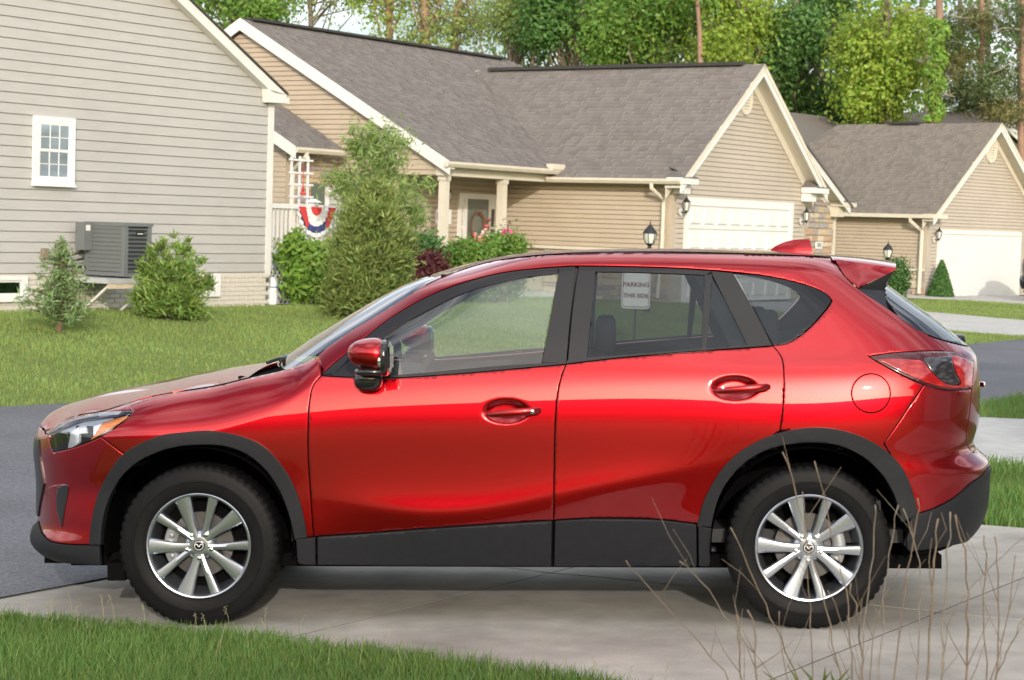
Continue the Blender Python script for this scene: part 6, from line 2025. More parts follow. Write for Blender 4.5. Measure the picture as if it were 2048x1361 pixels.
# low front wing by the deck
sW, zW = on_t(692, 284, t0 - .28)
t1w, _zz = on_s(588, 311, sW)
wing_e = (zW + _zz) / 2
rw_run = 5.0
Lw = math.hypot(rw_run, rw_run * slm)
Vw = np.array([*(-G0.B * (rw_run / Lw))[:2], rw_run * slm / Lw]); Ow = G0.W(sW, t1w, wing_e)
rw_ = roof('roof', None, Ow, G0.A, Vw, [(0, 0), (t0 - t1w - .3, 0), (t0 - t1w - .3, Lw), (0, Lw)], M_SH); rw_.name = 'wing_roof'; K(rw_)
mb = MB(); V = [G0.W(sW + .05, t1w - .03, wing_e + .0), G0.W(sW - 4, t1w - .03, wing_e + 4 * slm), G0.W(sW - 4, t1w - .03, wing_e + 4 * slm - .24), G0.W(sW + .05, t1w - .03, wing_e - .24)]
mb.prism(V, G0.A * .03); K(mb.build('rake_board', M_WHITE))
sWw = sW - .45; t1ww = t1w + .30
mb = MB(); G0.box(mb, sWw - 5, sWw, t1ww, t0, zg - .1, wing_e - .1); ww = K(mb.build('wing_wall', M_TAN))
siding(G0, ww, 't', t1ww, -1, [(sWw - 4, zg), (sWw, zg), (sWw, wing_e), (sWw - 4, wing_e + 3.6 * slm)], .104, M_TAN)
stones(G0, ww, 's', sWw, 1, t1ww + .25, t0 - .05, zg + .2, wing_e - .12, .125, .36)
mb = MB(); V = []
for t in (t1w + .02, t0 - .3):
    for ds, dz in ((.0, -.11), (.07, -.11), (.11, -.05), (.11, .0), (.0, .0)): V.append(G0.W(sW + ds, t, wing_e - .01 + dz))
mb.add(V, [(0, 1, 6, 5)[::-1], (1, 2, 7, 6)[::-1], (2, 3, 8, 7)[::-1], (3, 4, 9, 8)[::-1], (4, 0, 5, 9)[::-1], (0, 1, 2, 3, 4), (9, 8, 7, 6, 5)]); K(mb.build('gutter', M_CREAM))
mb = MB(); mb.tube([G0.W(sW + .05, t1w + .35, wing_e - .1), G0.W(sW + .03, t1w + .33, wing_e - .2), G0.W(sWw + .06, t1ww + .12, wing_e - .48), G0.W(sWw + .06, t1ww + .12, zg + .1)], .05, 8); K(mb.build('downspout', M_CREAM))
wu0, wz1 = on_s(648, 372, sWw + .03); wu1, wz0 = on_s(700, 415, sWw + .03)
K(sash_window(G0, None, 's', sWw + .04, 1, wu0, wu1 + .2, wz0 - .5, wz1, grid=False))
mb = MB(); G0.box(mb, sWw + .04, sWw + .075, wu0 - .42, wu0 - .02, wz0 - .5, wz1 + .03); K(mb.build('shutter', mat('green_shutter', (.10, .13, .10), rough=.6)))

# ------------------------------------------------------------------ white deck beside the grey house
SDK = -21.25
dk = empty('deck', G0.W(SDK, 25, .35), 'white railed deck with lattice skirt beside the grey house', 'deck')
KD = lambda o: keep(o, dk)
dt0, _ = on_s(546, 450, SDK); dt0 = tc_ + .10; dt1 = on_s(705, 450, SDK)[0]
_, zrl = on_s(600, 409, SDK); _, zfl = on_s(560, 512, SDK); _, zsk = on_s(560, 537, SDK); _, zgd = on_s(580, 613, SDK)
mb = MB(); G0.box(mb, SDK - 3.2, SDK, dt0, dt1, zfl - .04, zfl + .02); KD(mb.build('deck_floor', mat('deck_boards', (.42, .40, .37), rough=.85, var=.15, vscale=5)))
mb = MB(); G0.box(mb, SDK - .02, SDK + .03, dt0, dt1, zsk, zfl + .0); KD(mb.build('skirt_board', M_VINYLW))
mb = MB(); G0.box(mb, SDK - .05, SDK + .06, dt0, dt1, zrl - .08, zrl); KD(mb.build('hand_rail', M_VINYLW))
mb = MB(); G0.box(mb, SDK - .02, SDK + .03, dt0, dt1, zfl + .06, zfl + .12); KD(mb.build('bottom_rail', M_VINYLW))
t = dt0 + .06
while t < dt1:
    mb = MB(); G0.box(mb, SDK - .016, SDK + .016, t - .016, t + .016, zfl + .12, zrl - .08); KD(mb.build('baluster', M_VINYLW)); t += .105
for px_ in (627,):
    tp = on_s(px_, 405, SDK)[0]
    mb = MB(); G0.box(mb, SDK - .06, SDK + .06, tp - .06, tp + .06, zfl, zrl + .04)
    w = G0.W
    mb.hexa([w(SDK + .11, tp - .11, zrl + .04), w(SDK + .11, tp + .11, zrl + .04), w(SDK - .11, tp + .11, zrl + .04), w(SDK - .11, tp - .11, zrl + .04), w(SDK + .03, tp - .03, zrl + .10), w(SDK + .03, tp + .03, zrl + .10), w(SDK - .03, tp + .03, zrl + .10), w(SDK - .03, tp - .03, zrl + .10)])
    KD(mb.build('rail_post', M_VINYLW))
# lattice strips
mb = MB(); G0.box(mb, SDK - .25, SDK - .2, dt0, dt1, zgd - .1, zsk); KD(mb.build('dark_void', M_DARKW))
hL = zsk - zgd + .05
x = dt0 - hL
ang = 1.35
while x < dt1 + hL:
    for sg_ in (1, -1):
        a = [x, zgd - .05]; b = [x + sg_ * hL / ang, zsk]
        lo, hi = dt0, dt1
        if sg_ < 0: a[0] += hL / ang; b[0] += hL / ang
        def clipx(p, q):
            p = list(p); q = list(q)
            for P_, Q_ in ((p, q), (q, p)):
                if P_[0] < lo:
                    k = (lo - P_[0]) / (Q_[0] - P_[0]) if Q_[0] != P_[0] else 9
                    if k > 1: return None
                    P_[1] += (Q_[1] - P_[1]) * k; P_[0] = lo
                if P_[0] > hi:
                    k = (hi - P_[0]) / (Q_[0] - P_[0]) if Q_[0] != P_[0] else 9
                    if k > 1: return None
                    P_[1] += (Q_[1] - P_[1]) * k; P_[0] = hi
            return p, q
        r = clipx(a, b)
        if r and abs(r[0][1] - r[1][1]) > .04:
            mb = MB(); bar(G0, mb, G0.W(SDK + sg_ * .006, r[0][0], r[0][1]), G0.W(SDK + sg_ * .006, r[1][0], r[1][1]), .035, .010, up=G0.B); KD(mb.build('lattice_strip', M_VINYLW))
    x += .105
# bunting on the rail
bt0, bz1 = on_s(593, 413, SDK + .07); bt1, _ = on_s(672, 415, SDK + .07)
bn = empty('bunting', G0.W(SDK + .07, bt0, bz1), 'red, white and blue fan bunting hung on the deck rail', 'bunting')
cR, cWh, cBl = mat('bunting_red', (.62, .05, .05), rough=.8), mat('bunting_white', (.78, .78, .78), rough=.8), mat('bunting_blue', (.05, .06, .20), rough=.8, var=.4, vscale=60)
bc = (bt0 + bt1) / 2; bR = (bt1 - bt0) / 2
bands = [(0, .28, cR), (.28, .62, cWh), (.62, .84, cBl), (.84, .97, cWh)]
nseg = 40
for r0_, r1_, m_ in bands:
    mb = MB(); V = []; F = []
    for k in range(nseg + 1):
        a = math.pi * k / nseg
        pl = .022 * math.sin(a * 22)
        for rr in (r0_, r1_):
            V.append(G0.W(SDK + .075 + pl * rr, bc - bR * rr * math.cos(a), bz1 - bR * rr * math.sin(a) * 1.02))
    for k in range(nseg): F.append((k * 2, k * 2 + 1, k * 2 + 3, k * 2 + 2))
    mb.add(V, F); keep(mb.build('bunting_band', m_, smooth=True), bn)
for s_ in (-1, 1):
    mb = MB(); V = []
    c0 = bc + s_ * bR * .80
    mb.prism([G0.W(SDK + .10, c0 - s_ * .10, bz1), G0.W(SDK + .10, c0 + s_ * .08, bz1), G0.W(SDK + .10, c0 - s_ * .14, bz1 - .36), G0.W(SDK + .10, c0 - s_ * .20, bz1 - .30)], G0.B * .006); keep(mb.build('bunting_tail', cR), bn)
# trellis and feeder
STR = SDK - .9
tr = empty('trellis', G0.W(STR, 27, zfl), 'white square garden trellis standing on the deck', 'trellis')
for px_ in (583.5, 600, 616.5):
    a, b = on_s(px_, 313, STR); mb = MB(); G0.box(mb, STR - .015, STR + .015, a - .017, a + .017, zfl, b); keep(mb.build('upright', M_VINYLW), tr)
for py_ in (320, 345.5, 369, 393):
    a, b = on_s(576, py_, STR); c, d = on_s(624, py_ + 1.5, STR); mb = MB(); G0.box(mb, STR + .016, STR + .035, a, c, (b + d) / 2 - .016, (b + d) / 2 + .016); keep(mb.build('cross_bar', M_VINYLW), tr)
fdx, fdz = on_s(606, 388, STR + .2)
fe = empty('bird_feeder', G0.W(STR + .2, fdx, fdz), 'red hummingbird feeder hanging above the deck rail', 'bird feeder')
M_FRED = mat('feeder_red', (.62, .02, .03), rough=.3, coat=.5); pc = np.array(G0.W(STR + .2, fdx, fdz))
mb = MB(); mb.lathe([(0, -.02), (.06, -.01), (.066, .01), (.02, .03), (0, .03)], 16, 'z', pc); keep(mb.build('feeder_base', M_FRED, smooth=True), fe)
mb = MB(); mb.lathe([(.02, .03), (.026, .08), (.022, .13), (0, .14)], 16, 'z', pc); keep(mb.build('nectar_bottle', mat('nectar', (.45, .03, .04), rough=.1), smooth=True), fe)
mb = MB(); mb.lathe([(0, .26), (.035, .25), (.035, .24), (0, .24)], 12, 'z', pc); mb.tube([pc + [0, 0, .14], pc + [0, 0, .5]], .005, 4); keep(mb.build('hanger', M_FRED), fe)
# bag leaning at the lattice
bgx = ground_px(540, 611)
bg = on_s(541, 590, SDK + .25)
pb_ = np.array(G0.W(SDK + .28, bg[0] + .0, bg[1]))
bag = empty('salt_bag', tuple(pb_), 'white plastic bag with blue print standing against the lattice', 'bag')
mb = MB(); mb.sq(pb_, (.10, .085, .30), .5, .7, 18, 16, fn=lambda p: [p[0] * (1 - .15 * abs(p[2]) / .3) + .006 * math.sin(p[2] * 40), p[1] * (1 + .06 * math.sin(p[2] * 25)), p[2]]); keep(mb.build('bag_body', mat('white_plastic', (.72, .74, .78), rough=.4), smooth=True), bag)
mb = MB(); mb.sq(pb_ + np.array([.02, -.005, -.19]), (.085, .085, .05), .6, .8, 18, 8); keep(mb.build('blue_print', mat('print_blue', (.05, .08, .42), rough=.4), smooth=True), bag)
mb = MB(); mb.sq(pb_ + np.array([.02, -.008, .13]), (.084, .083, .012), .6, .8, 18, 6); keep(mb.build('blue_print', mat('print_blue', (.05, .08, .42), rough=.4), smooth=True), bag)

# ------------------------------------------------------------------ the third house, turned a little with the bend
G3 = Frame(math.radians(41.5))
g3s, g3t = ground_px(1900, 594)
P3_ = BX * g3s + AX * g3t
S3 = float(P3_ @ G3.B); z3 = float(gz(g3s, g3t))
h3 = empty('sand_house', (P3_[0], P3_[1], z3), 'sand coloured house with brown-grey roof, stone base and wide white garage door', 'house')
K3 = lambda o: keep(o, h3)
t30, _ = G3.on_s(1856, 440, S3); pk_ = G3.on_s(1998, 250, S3 + .3); e_ = G3.on_s(1858, 416, S3 + .3)
zE3 = G3.on_s(1850, 425, S3)[1]; half3 = pk_[0] - t30; zpk3 = pk_[1] - .1; sl3_ = (zpk3 - zE3) / half3; tp3 = pk_[0]; t31 = tp3 + half3
pol = [(t30, z3), (t31, z3), (t31, zE3), (tp3, zpk3), (t30, zE3)]
mb = MB(); wall_core(G3, mb, 's', S3, 1, pol, .2); w3 = K3(mb.build('garage_wall', M_TAN3)); siding(G3, w3, 's', S3, 1, pol, .105, M_TAN3, joined=True)
s3b = G3.on_t(1672, 440, t30)[0]
zst = G3.on_t(1770, 535, t30)[1]
mb = MB(); wall_core(G3, mb, 't', t30, -1, [(s3b - 3, z3 - .2), (S3, z3 - .2), (S3, zE3), (s3b - 3, zE3)], .2); w3s = K3(mb.build('garage_side_wall', M_TAN))
siding(G3, w3s, 't', t30, -1, [(s3b - 3, zst), (S3 - .1, zst), (S3 - .1, zE3), (s3b - 3, zE3)], .105, M_TAN, joined=True)
mb = MB(); G3.box(mb, s3b - 3, S3 - .02, t30 - .07, t30 - .006, zst - .07, zst); K3(mb.build('ledge_trim', M_CREAM))
stones(G3, w3s, 't', t30, -1, s3b + 1.0, S3, z3 - .1, zst - .07, .20, .42)
mb = MB(); G3.box(mb, S3 - .11, S3 + .022, t30 - .022, t30 + .11, zst, zE3 - .02); K3(mb.build('corner_post', M_TAN3))
run3 = half3 + .3; rise3 = sl3_ * run3; zR3 = zpk3 + .16; L3 = math.hypot(run3, rise3)
Vn3 = np.array([*(G3.A * (run3 / L3))[:2], rise3 / L3]); sv3 = s3b - 4.5
r3 = roof('roof', None, G3.W(sv3, tp3 - run3, zR3 - rise3), G3.B, Vn3, [(0, 0), (S3 + .42 - sv3, 0), (S3 + .42 - sv3, L3), (2.2, L3)], M_SH3); r3.name = 'wing_roof'; K3(r3)
Vf3 = np.array([*(-G3.A * (run3 / L3))[:2], rise3 / L3])
r4 = roof('roof', None, G3.W(sv3, tp3 + run3, zR3 - rise3), G3.B, Vf3, [(0, 0), (S3 + .42 - sv3, 0), (S3 + .42 - sv3, L3), (2.2, L3)], M_SH3, expo=.4); r4.name = 'wing_roof'; K3(r4)
mb = MB(); G3.box(mb, sv3 + 4.2, S3 - 2.4, tp3 - .16, tp3 + .16, zR3 - .01, zR3 + .06); K3(mb.build('ridge_vent', M_RIDGE))
# main roof behind
mr0 = G3.on_s(1562, 222, sv3 - .5); mr1 = G3.on_s(1650, 233, sv3 - .5)
zmr = mr1[1]; 
Lm3 = 6.0; rz3 = zmr - (zR3 - rise3)
Vm3 = np.array([*(-G3.B * .86)[:2], .51]); 
oM = G3.W(sv3 + 6.5 * 1.2, mr0[0] - 10, zmr - .593 * 8.3 + .0)
mb = MB(); mb.prism([G3.W(sv3 - .5, mr0[0] - 8, zmr), G3.W(sv3 - .5, mr1[0], zmr), G3.W(sv3 + 4.2, mr1[0] + 3.2, zmr - 2.6), G3.W(sv3 + 4.2, mr0[0] - 8, zmr - 2.6)], (0, 0, -.1)); K3(mb.build('main_roof', M_SH3))
mb = MB(); G3.box(mb, sv3 - 5, sv3 + 3.8, t30 - .5, t31 - .5, z3, zmr - 2.7); K3(mb.build('main_body', M_TAN3))
rakes(G3, S3, tp3, zR3 - .02, run3 + .05, sl3_, K3)
mb = MB(); G3.box(mb, S3 + .03, S3 + .43, t30 - .36, t30 + .40, zE3 - .18, zE3 - .05); K3(mb.build('eave_return', M_CREAM))
mb = MB(); G3.box(mb, s3b - 3, S3 + .40, tp3 - run3 - .12, tp3 - run3, zR3 - rise3 - .11, zR3 - rise3); K3(mb.build('gutter', M_CREAM))
dx3, _ = G3.on_t(1843, 500, t30 - .06)
mb = MB(); mb.tube([G3.W(dx3 - .25, tp3 - run3 - .06, zR3 - rise3 - .1), G3.W(dx3 - .25, tp3 - run3 - .06, zR3 - rise3 - .2), G3.W(dx3, t30 - .08, zR3 - rise3 - .5), G3.W(dx3, t30 - .1, z3 + .1)], .06, 8); K3(mb.build('downspout', M_CREAM))
u0, zt_ = G3.on_s(1877, 459, S3 + .03); u1 = u0 + 5.3
mb = MB(); G3.box(mb, S3 - .02, S3 + .05, u0, u0 + .12, z3, zt_ - .12); G3.box(mb, S3 - .02, S3 + .05, u1 - .12, u1, z3, zt_ - .12); G3.box(mb, S3 - .02, S3 + .052, u0, u1, zt_ - .13, zt_)
gd3 = K3(mb.build('garage_door', M_WHITE))
mb = MB(); G3.box(mb, S3 - .005, S3 + .0185, u0 + .12, u1 - .12, z3, zt_ - .12); mb.build('door_leaf', M_GDOOR, gd3)
for j in range(4):
    for i in range(8):
        dw = (u1 - u0 - .24) / 8; dh = (zt_ - .12 - z3) / 4
        mb = MB(); G3.box(mb, S3 + .018, S3 + .027, u0 + .12 + dw * i + .07, u0 + .12 + dw * (i + 1) - .07, z3 + dh * j + .10, z3 + dh * (j + 1) - .10); mb.build('door_panel', M_GDOOR, gd3)
a, b = G3.on_s(1867, 479, S3 + .02); K3(lantern(G3, None, 's', S3 + .02, 1, a, b, .5))
a, b = G3.on_s(1982, 300, S3 + .02); vent(G3, w3, 's', S3 + .012, 1, a, b, .36, .42)

# ------------------------------------------------------------------ white house behind, at the edge of the view
h4 = empty('white_house', G3.W(S3 - 3, t31 + 12, 0), 'white sided house gable with grey roof behind the sand coloured house', 'house')
S4 = S3 - 4.0
q0 = G3.on_s(1976, 236, S4); q1 = G3.on_s(2080, 330, S4)
sl4 = (q0[1] - q1[1]) / (q1[0] - q0[0])
mb = MB(); mb.prism([G3.W(S4, q0[0] - 8, 0), G3.W(S4, q1[0] + 2, 0), G3.W(S4, q1[0] + 2, q1[1] - 2 * sl4), G3.W(S4, q0[0], q0[1]), G3.W(S4, q0[0] - 8, q0[1] - 8 * sl4)], -G3.B * 8); w4 = keep(mb.build('gable_wall', M_VINYLW), h4)
siding(G3, w4, 's', S4, 1, [(q0[0] - 7.5, 1.0), (q1[0] + 2, 1.0), (q1[0] + 2, q1[1] - 2 * sl4), (q0[0], q0[1] - .05), (q0[0] - 7.5, q0[1] - 7.5 * sl4)], .13, M_VINYLW, joined=True)
for sg_ in (1, -1):
    b = (q0[0] + sg_ * 9, q0[1] - sl4 * 9)
    mb = MB(); mb.prism([G3.W(S4 + .35, q0[0], q0[1] + .12), G3.W(S4 + .35, b[0], b[1] + .12), G3.W(S4 + .35, b[0], b[1] + .24), G3.W(S4 + .35, q0[0], q0[1] + .24)], -G3.B * 9); keep(mb.build('roof', M_SH), h4)
    mb = MB(); mb.prism([G3.W(S4 + .36, q0[0], q0[1] + .13), G3.W(S4 + .36, b[0], b[1] + .13), G3.W(S4 + .36, b[0], b[1] - .15), G3.W(S4 + .36, q0[0], q0[1] - .15)], G3.B * .03); keep(mb.build('rake_board', M_WHITE), h4)

# ------------------------------------------------------------------ lamp posts, sign
def lamp_post(px_, ytop, s, name_label):
    t, zt = on_s(px_, ytop, s); z0 = float(gz(s, t)); c = np.array(G0.W(s, t, 0.0))
    root = empty('lamp_post', (c[0], c[1], z0), name_label, 'lamp post', 'black lantern posts in the front yards')
    k = 1.0
    zl = zt - .52
    mb = MB(); mb.lathe([(.055, z0 - .05), (.055, z0 + .5), (.04, z0 + .55), (.038, zl - .14), (.055, zl - .12), (.055, zl - .04), (.03, zl)], 12, 'z', (c[0], c[1], 0)); keep(mb.build('post', M_BLACK, smooth=True, sharp=40), root)
    ctr = c + [0, 0, zl + .16]
    mb = MB(); mb.lathe([(.02, -.16), (.05, -.14), (.062, -.115), (.09, -.10), (.07, -.10)], 12, 'z', ctr)
    mb.lathe([(0, .36), (.008, .30), (.018, .25), (.03, .235), (.09, .17), (.135, .10), (.14, .085), (.12, .085)], 14, 'z', ctr)
    for q in range(6):
        a = q * math.pi / 3 + .2
        mb.tube([ctr + np.array([.125 * math.cos(a), .125 * math.sin(a), .09]), ctr + np.array([.122 * math.cos(a), .122 * math.sin(a), .0]), ctr + np.array([.08 * math.cos(a), .08 * math.sin(a), -.105])], .007, 4)
    keep(mb.build('lantern_cage', M_BLACK, smooth=True, sharp=40), root)
    mb = MB(); mb.lathe([(.115, .088), (.112, .0), (.072, -.103)], 14, 'z', ctr); keep(mb.build('lantern_glass', M_LGLASS, smooth=True), root)
lamp_post(1301, 438, -18.0, 'black lantern on a post in front of the tan garage wall')
lamp_post(1777, 479, -19.6, 'black lantern on a post by the sand coloured house')
SSG = -14.6
sgt, sgz1 = on_s(1273.5, 540, SSG); _, sgz0 = on_s(1273.5, 617.5, SSG)
sw_ = on_s(1302, 585, SSG)[0] - on_s(1245, 585, SSG)[0]
# the sign faces the camera side of the street; its plane turns towards us
gsn = float(gz(SSG, sgt))
pS = np.array(G0.W(SSG, sgt, gsn))
sgn = empty('parking_sign', tuple(pS), 'white sign reading PARKING THIS SIDE on a thin post, seen through the car', 'sign')
nS = CAM - pS; nS[2] = 0; nS /= np.linalg.norm(nS); uS = np.cross([0, 0, 1.0], nS)
hw = 28.5 / FPX * ((pS - CAM) @ FW); 
zc_s = (sgz0 + sgz1) / 2; hh = (sgz1 - sgz0) / 2
mb = MB(); V = []; r_ = .05
for cx, cz, a0 in ((1, 1, 0), (-1, 1, 90), (-1, -1, 180), (1, -1, 270)):
    for k in range(5):
        a = math.radians(a0 + 22.5 * k); V.append(pS * [1, 1, 0] + [0, 0, zc_s] + uS * (cx * (hw - r_) + r_ * math.cos(a)) + np.array([0, 0, cz * (hh - r_) + r_ * math.sin(a)]) + nS * .03)
mb.prism(V, -nS * .004); keep(mb.build('sign_plate', mat('sign_white', (.82, .82, .80), rough=.35)), sgn)
mb = MB(); mb.tube([pS + [0, 0, -.1], pS * [1, 1, 0] + [0, 0, sgz1 + .02]], .022, 6); keep(mb.build('sign_post', mat('dark_green_post', (.05, .06, .05), rough=.6)), sgn)
M_SRED = mat('sign_red', (.16, .012, .02), rough=.5)
for body, py_ in (('PARKING', 570), ('THIS SIDE', 592)):
    _, zt = on_s(1273.5, py_, SSG)
    o = text('sign_lettering', body, pS * [1, 1, 0] + np.array([0, 0, zt]) + nS * .032, tuple(uS), tuple(nS), hw * (.44 if body[0] == 'P' else .40), M_SRED, None, bold=.003); keep(o, sgn)
mb = MB()
inner = [pS * [1, 1, 0] + [0, 0, zc_s] + (v - (pS * [1, 1, 0] + [0, 0, zc_s]) - nS * .03) * .93 + nS * .0315 for v in V]
ring2 = [pS * [1, 1, 0] + [0, 0, zc_s] + (v - (pS * [1, 1, 0] + [0, 0, zc_s]) - nS * .03) * .89 + nS * .0315 for v in V]
n = len(V); mb.add(inner + ring2, [(i, (i + 1) % n, (i + 1) % n + n, i + n) for i in range(n)]); keep(mb.build('sign_border', M_SRED), sgn)
# ================================================================== trees, shrubs, stems
def hy(x): return 445.0 + .031 * (x - 1024.0)
def at(x, y, D):
    """pixel at a chosen distance along the view axis"""
    d = ray(x, y)
    return CAM + d * D
M_BARK = mat('grey_brown_bark', (.15, .12, .095), rough=.95, var=.3, vscale=6, bump=.8, bscale=14, stretch=(1, 1, .3))
M_BARKR = mat('reddish_bark', (.24, .155, .11), rough=.95, var=.3, vscale=6, bump=.8, bscale=14, stretch=(1, 1, .3))
L_MID = leafmat('leaf_mid_green', (.150, .270, .050), var=.45, hue=.03, trans=.40)
L_DARK = leafmat('leaf_dark_green', (.085, .185, .045), var=.5, hue=.02, trans=.32)
L_YEL = leafmat('leaf_yellow_green', (.250, .360, .055), var=.40, hue=.025, trans=.45)
L_PALE = leafmat('leaf_pale_green', (.260, .340, .110), var=.4, hue=.03, trans=.45)
L_PINE = leafmat('pine_needle', (.095, .140, .050), var=.5, hue=.03, trans=.22)
L_PINEB = leafmat('bronze_needle', (.17, .17, .06), var=.4, hue=.02, trans=.25)
L_JUN = leafmat('juniper_spray', (.185, .245, .070), var=.62, hue=.03, trans=.25)
L_JUN2 = leafmat('arborvitae_spray', (.180, .275, .065), var=.62, hue=.03, trans=.28)
L_SPR = leafmat('spruce_needle', (.165, .255, .100), var=.4, hue=.02, trans=.22)
L_BRI = leafmat('bright_shrub_leaf', (.205, .350, .065), var=.38, hue=.02, trans=.42)
L_WIL = leafmat('willow_leaf', (.230, .330, .105), var=.35, hue=.02, trans=.42)
L_BUR = leafmat('burgundy_leaf', (.085, .018, .022), var=.45, hue=.015, trans=.25)
L_BOX = leafmat('boxwood_leaf', (.075, .175, .045), var=.45, hue=.02, trans=.3)
def leaves_from(C, N_, size, asp=.6, up=.35, rs=npr, spray=False):
    """leaf quads (bent in the middle) at centres C"""
    n = len(C)
    d = rs.normal(size=(n, 3)); d /= np.linalg.norm(d, axis=1, keepdims=True)
    nr = rs.normal(size=(n, 3)) + N_ * 1.1 + np.array([0, 0, up]); nr /= np.linalg.norm(nr, axis=1, keepdims=True)
    if spray:
        d = N_ * 1.0 + np.array([0, 0, .55]) + d * 1.0
        nr = rs.normal(size=(n, 3))
        nr /= np.linalg.norm(nr, axis=1, keepdims=True)
        d, nr = d / np.linalg.norm(d, axis=1, keepdims=True), nr
        nr = nr - d * (nr * d).sum(1, keepdims=True); nr /= (np.linalg.norm(nr, axis=1, keepdims=True) + 1e-9)
    d = d - nr * (d * nr).sum(1, keepdims=True); d /= (np.linalg.norm(d, axis=1, keepdims=True) + 1e-9)
    e = np.cross(nr, d)
    l = size * (.4 + 1.2 * rs.random(n))[:, None]
    w = l * asp * .5
    v = np.stack([C - d * l * .5, C + e * w - nr * l * .05, C + d * l * .5 - nr * l * .12, C - e * w - nr * l * .05], 1)
    o = (np.arange(n) * 4)[:, None]
    q = o + np.array([[0, 1, 2, 3]])
    return v.reshape(-1, 3), q
def crown_points(c, r, clumps, per, spread, rs, hollow=.35, flat=1.0):
    """points in clumps through an ellipsoid, more towards the outside"""
    c = np.asarray(c, float); r = np.asarray(r, float)
    u = rs.normal(size=(clumps, 3)); u /= np.linalg.norm(u, axis=1, keepdims=True)
    k = (hollow + (1 - hollow) * rs.random(clumps) ** .55)[:, None]
    bump = 1 + .18 * np.sin(u[:, :1] * 5 + c[0]) * np.cos(u[:, 2:] * 6 + c[2])
    cc = c + u * k * r * bump
    n = (per * (.5 + rs.random(clumps))).astype(int)
    idx = np.repeat(np.arange(clumps), n)
    off = rs.normal(size=(len(idx), 3)) * spread * (.6 + .8 * rs.random(clumps))[idx][:, None] * np.array([1, 1, flat])
    P = cc[idx] + off
    N_ = off / (np.linalg.norm(off, axis=1, keepdims=True) + 1e-9) * .7 + u[idx] * .6
    cv = rs.random(clumps)[idx]
    return P, N_, cv, cc
def tree(name, label, cat, group, base, trunk_pts, rad, blobs, leafm, bark, size, seed, limbs=True, asp=.62):
    """trunk and limbs as one part, the crown as another"""
    rs = np.random.default_rng(seed)
    root = empty(name, tuple(base), label, cat, group)
    PT = []; NT = []; VT = []; cl_ = []
    for (c, r, clumps, per, spread) in blobs:
        P, N_, cv, cc = crown_points(c, r, clumps, per, spread, rs)
        PT.append(P); NT.append(N_); VT.append(cv); cl_.append((cc, np.asarray(c)))
    P = np.concatenate(PT); N_ = np.concatenate(NT); V_ = np.concatenate(VT)
    v, q = leaves_from(P, N_, size, asp, rs=rs)
    var = np.repeat(np.clip(V_ * .55 + rs.random(len(P)) * .45, 0, 1), 4)
    keep(fast_mesh('crown', v, q, leafm, var=var, nper=4), root)
    mb = MB()
    if trunk_pts:
        tp = [np.asarray(p, float) for p in trunk_pts]
        mb.tube(tp, list(np.linspace(rad, rad * .45, len(tp))), 9)
        if limbs:
            for cc, c in cl_:
                for p in cc[:max(5, len(cc) // 6)]:
                    k = rs.random() * .75 + .2
                    i = min(int(k * (len(tp) - 1)), len(tp) - 2)
                    a = tp[i] * (1 - (k * (len(tp) - 1) - i)) + tp[i + 1] * (k * (len(tp) - 1) - i)
                    m = (a + p) / 2 + rs.normal(size=3) * .12 * np.linalg.norm(p - a) + np.array([0, 0, .08 * np.linalg.norm(p - a)])
                    mb.tube([a, m, p], [rad * .28, rad * .16, rad * .05], 5, cap=False)
        keep(mb.build('trunk', bark, smooth=True), root)
    return root
PXM = lambda D: D / FPX
def ell(x, y, D, rx, ry, depth=None):
    return (at(x, y, D), (rx * PXM(D), (depth if depth else rx * PXM(D)), ry * PXM(D)))
def gbase(x, D):
    p = at(x, 600, D); s = float(p @ BX); t = float(p @ AX)
    return np.array([p[0], p[1], float(gz(s, t))])
def fortree(name, label, x, y, D, rx, ry, clumps, per, spread, leafm, size, seed, trunk=None, rad=.22, bark=None, extra=()):
    b = gbase(trunk[0] if trunk else x, D)
    c, r = ell(x, y, D, rx, ry)
    tp = None
    if trunk:
        tp = [b] + [at(px_, py_, D) for px_, py_ in trunk[1]]
    else:
        tp = [b, (b + c) / 2 + [rnd.uniform(-.4, .4), 0, 0], c + np.array([0, 0, r[2] * .4])]
    rq = np.random.default_rng(seed + 500)
    bl = []
    for i in range(7):
        dx, dy = rq.uniform(-.62, .62), rq.uniform(-.7, .6)
        k_ = rq.uniform(.38, .6)
        bl.append((*ell(x + dx * rx, y + dy * ry, D + rq.uniform(-1.5, 1.5), rx * k_, ry * k_ * .8), max(4, int(clumps * k_ * .36)), per, spread * .85))
    bl += [(*ell(ex, ey, D, erx, ery), ec, ep, es) for ex, ey, erx, ery, ec, ep, es in extra]
    return tree(name, label, 'tree', 'trees behind the houses', b, tp, rad, bl, leafm, bark or M_BARK, size, seed, limbs=clumps > 20)
T_ = fortree
T_('leafy_tree', 'mid green leafy tree rising above the grey house roof', 468, -25, 74, 120, 92, 95, 95, .50, L_MID, .155, 1)
T_('leafy_tree', 'sparse pale leafed tree behind the left end of the tan roof ridge', 668, -10, 80, 110, 85, 80, 60, .55, L_PALE, .150, 2, trunk=(622, [(622, 60), (620, 0), (616, -120)]), rad=.14)
T_('leafy_tree', 'thin tree with a reddish straight trunk behind the tan roof ridge', 775, -5, 78, 85, 80, 44, 60, .6, L_YEL, .145, 3, trunk=(777, [(777, 100), (779, 40), (774, -20), (776, -140)]), rad=.19, bark=M_BARKR)
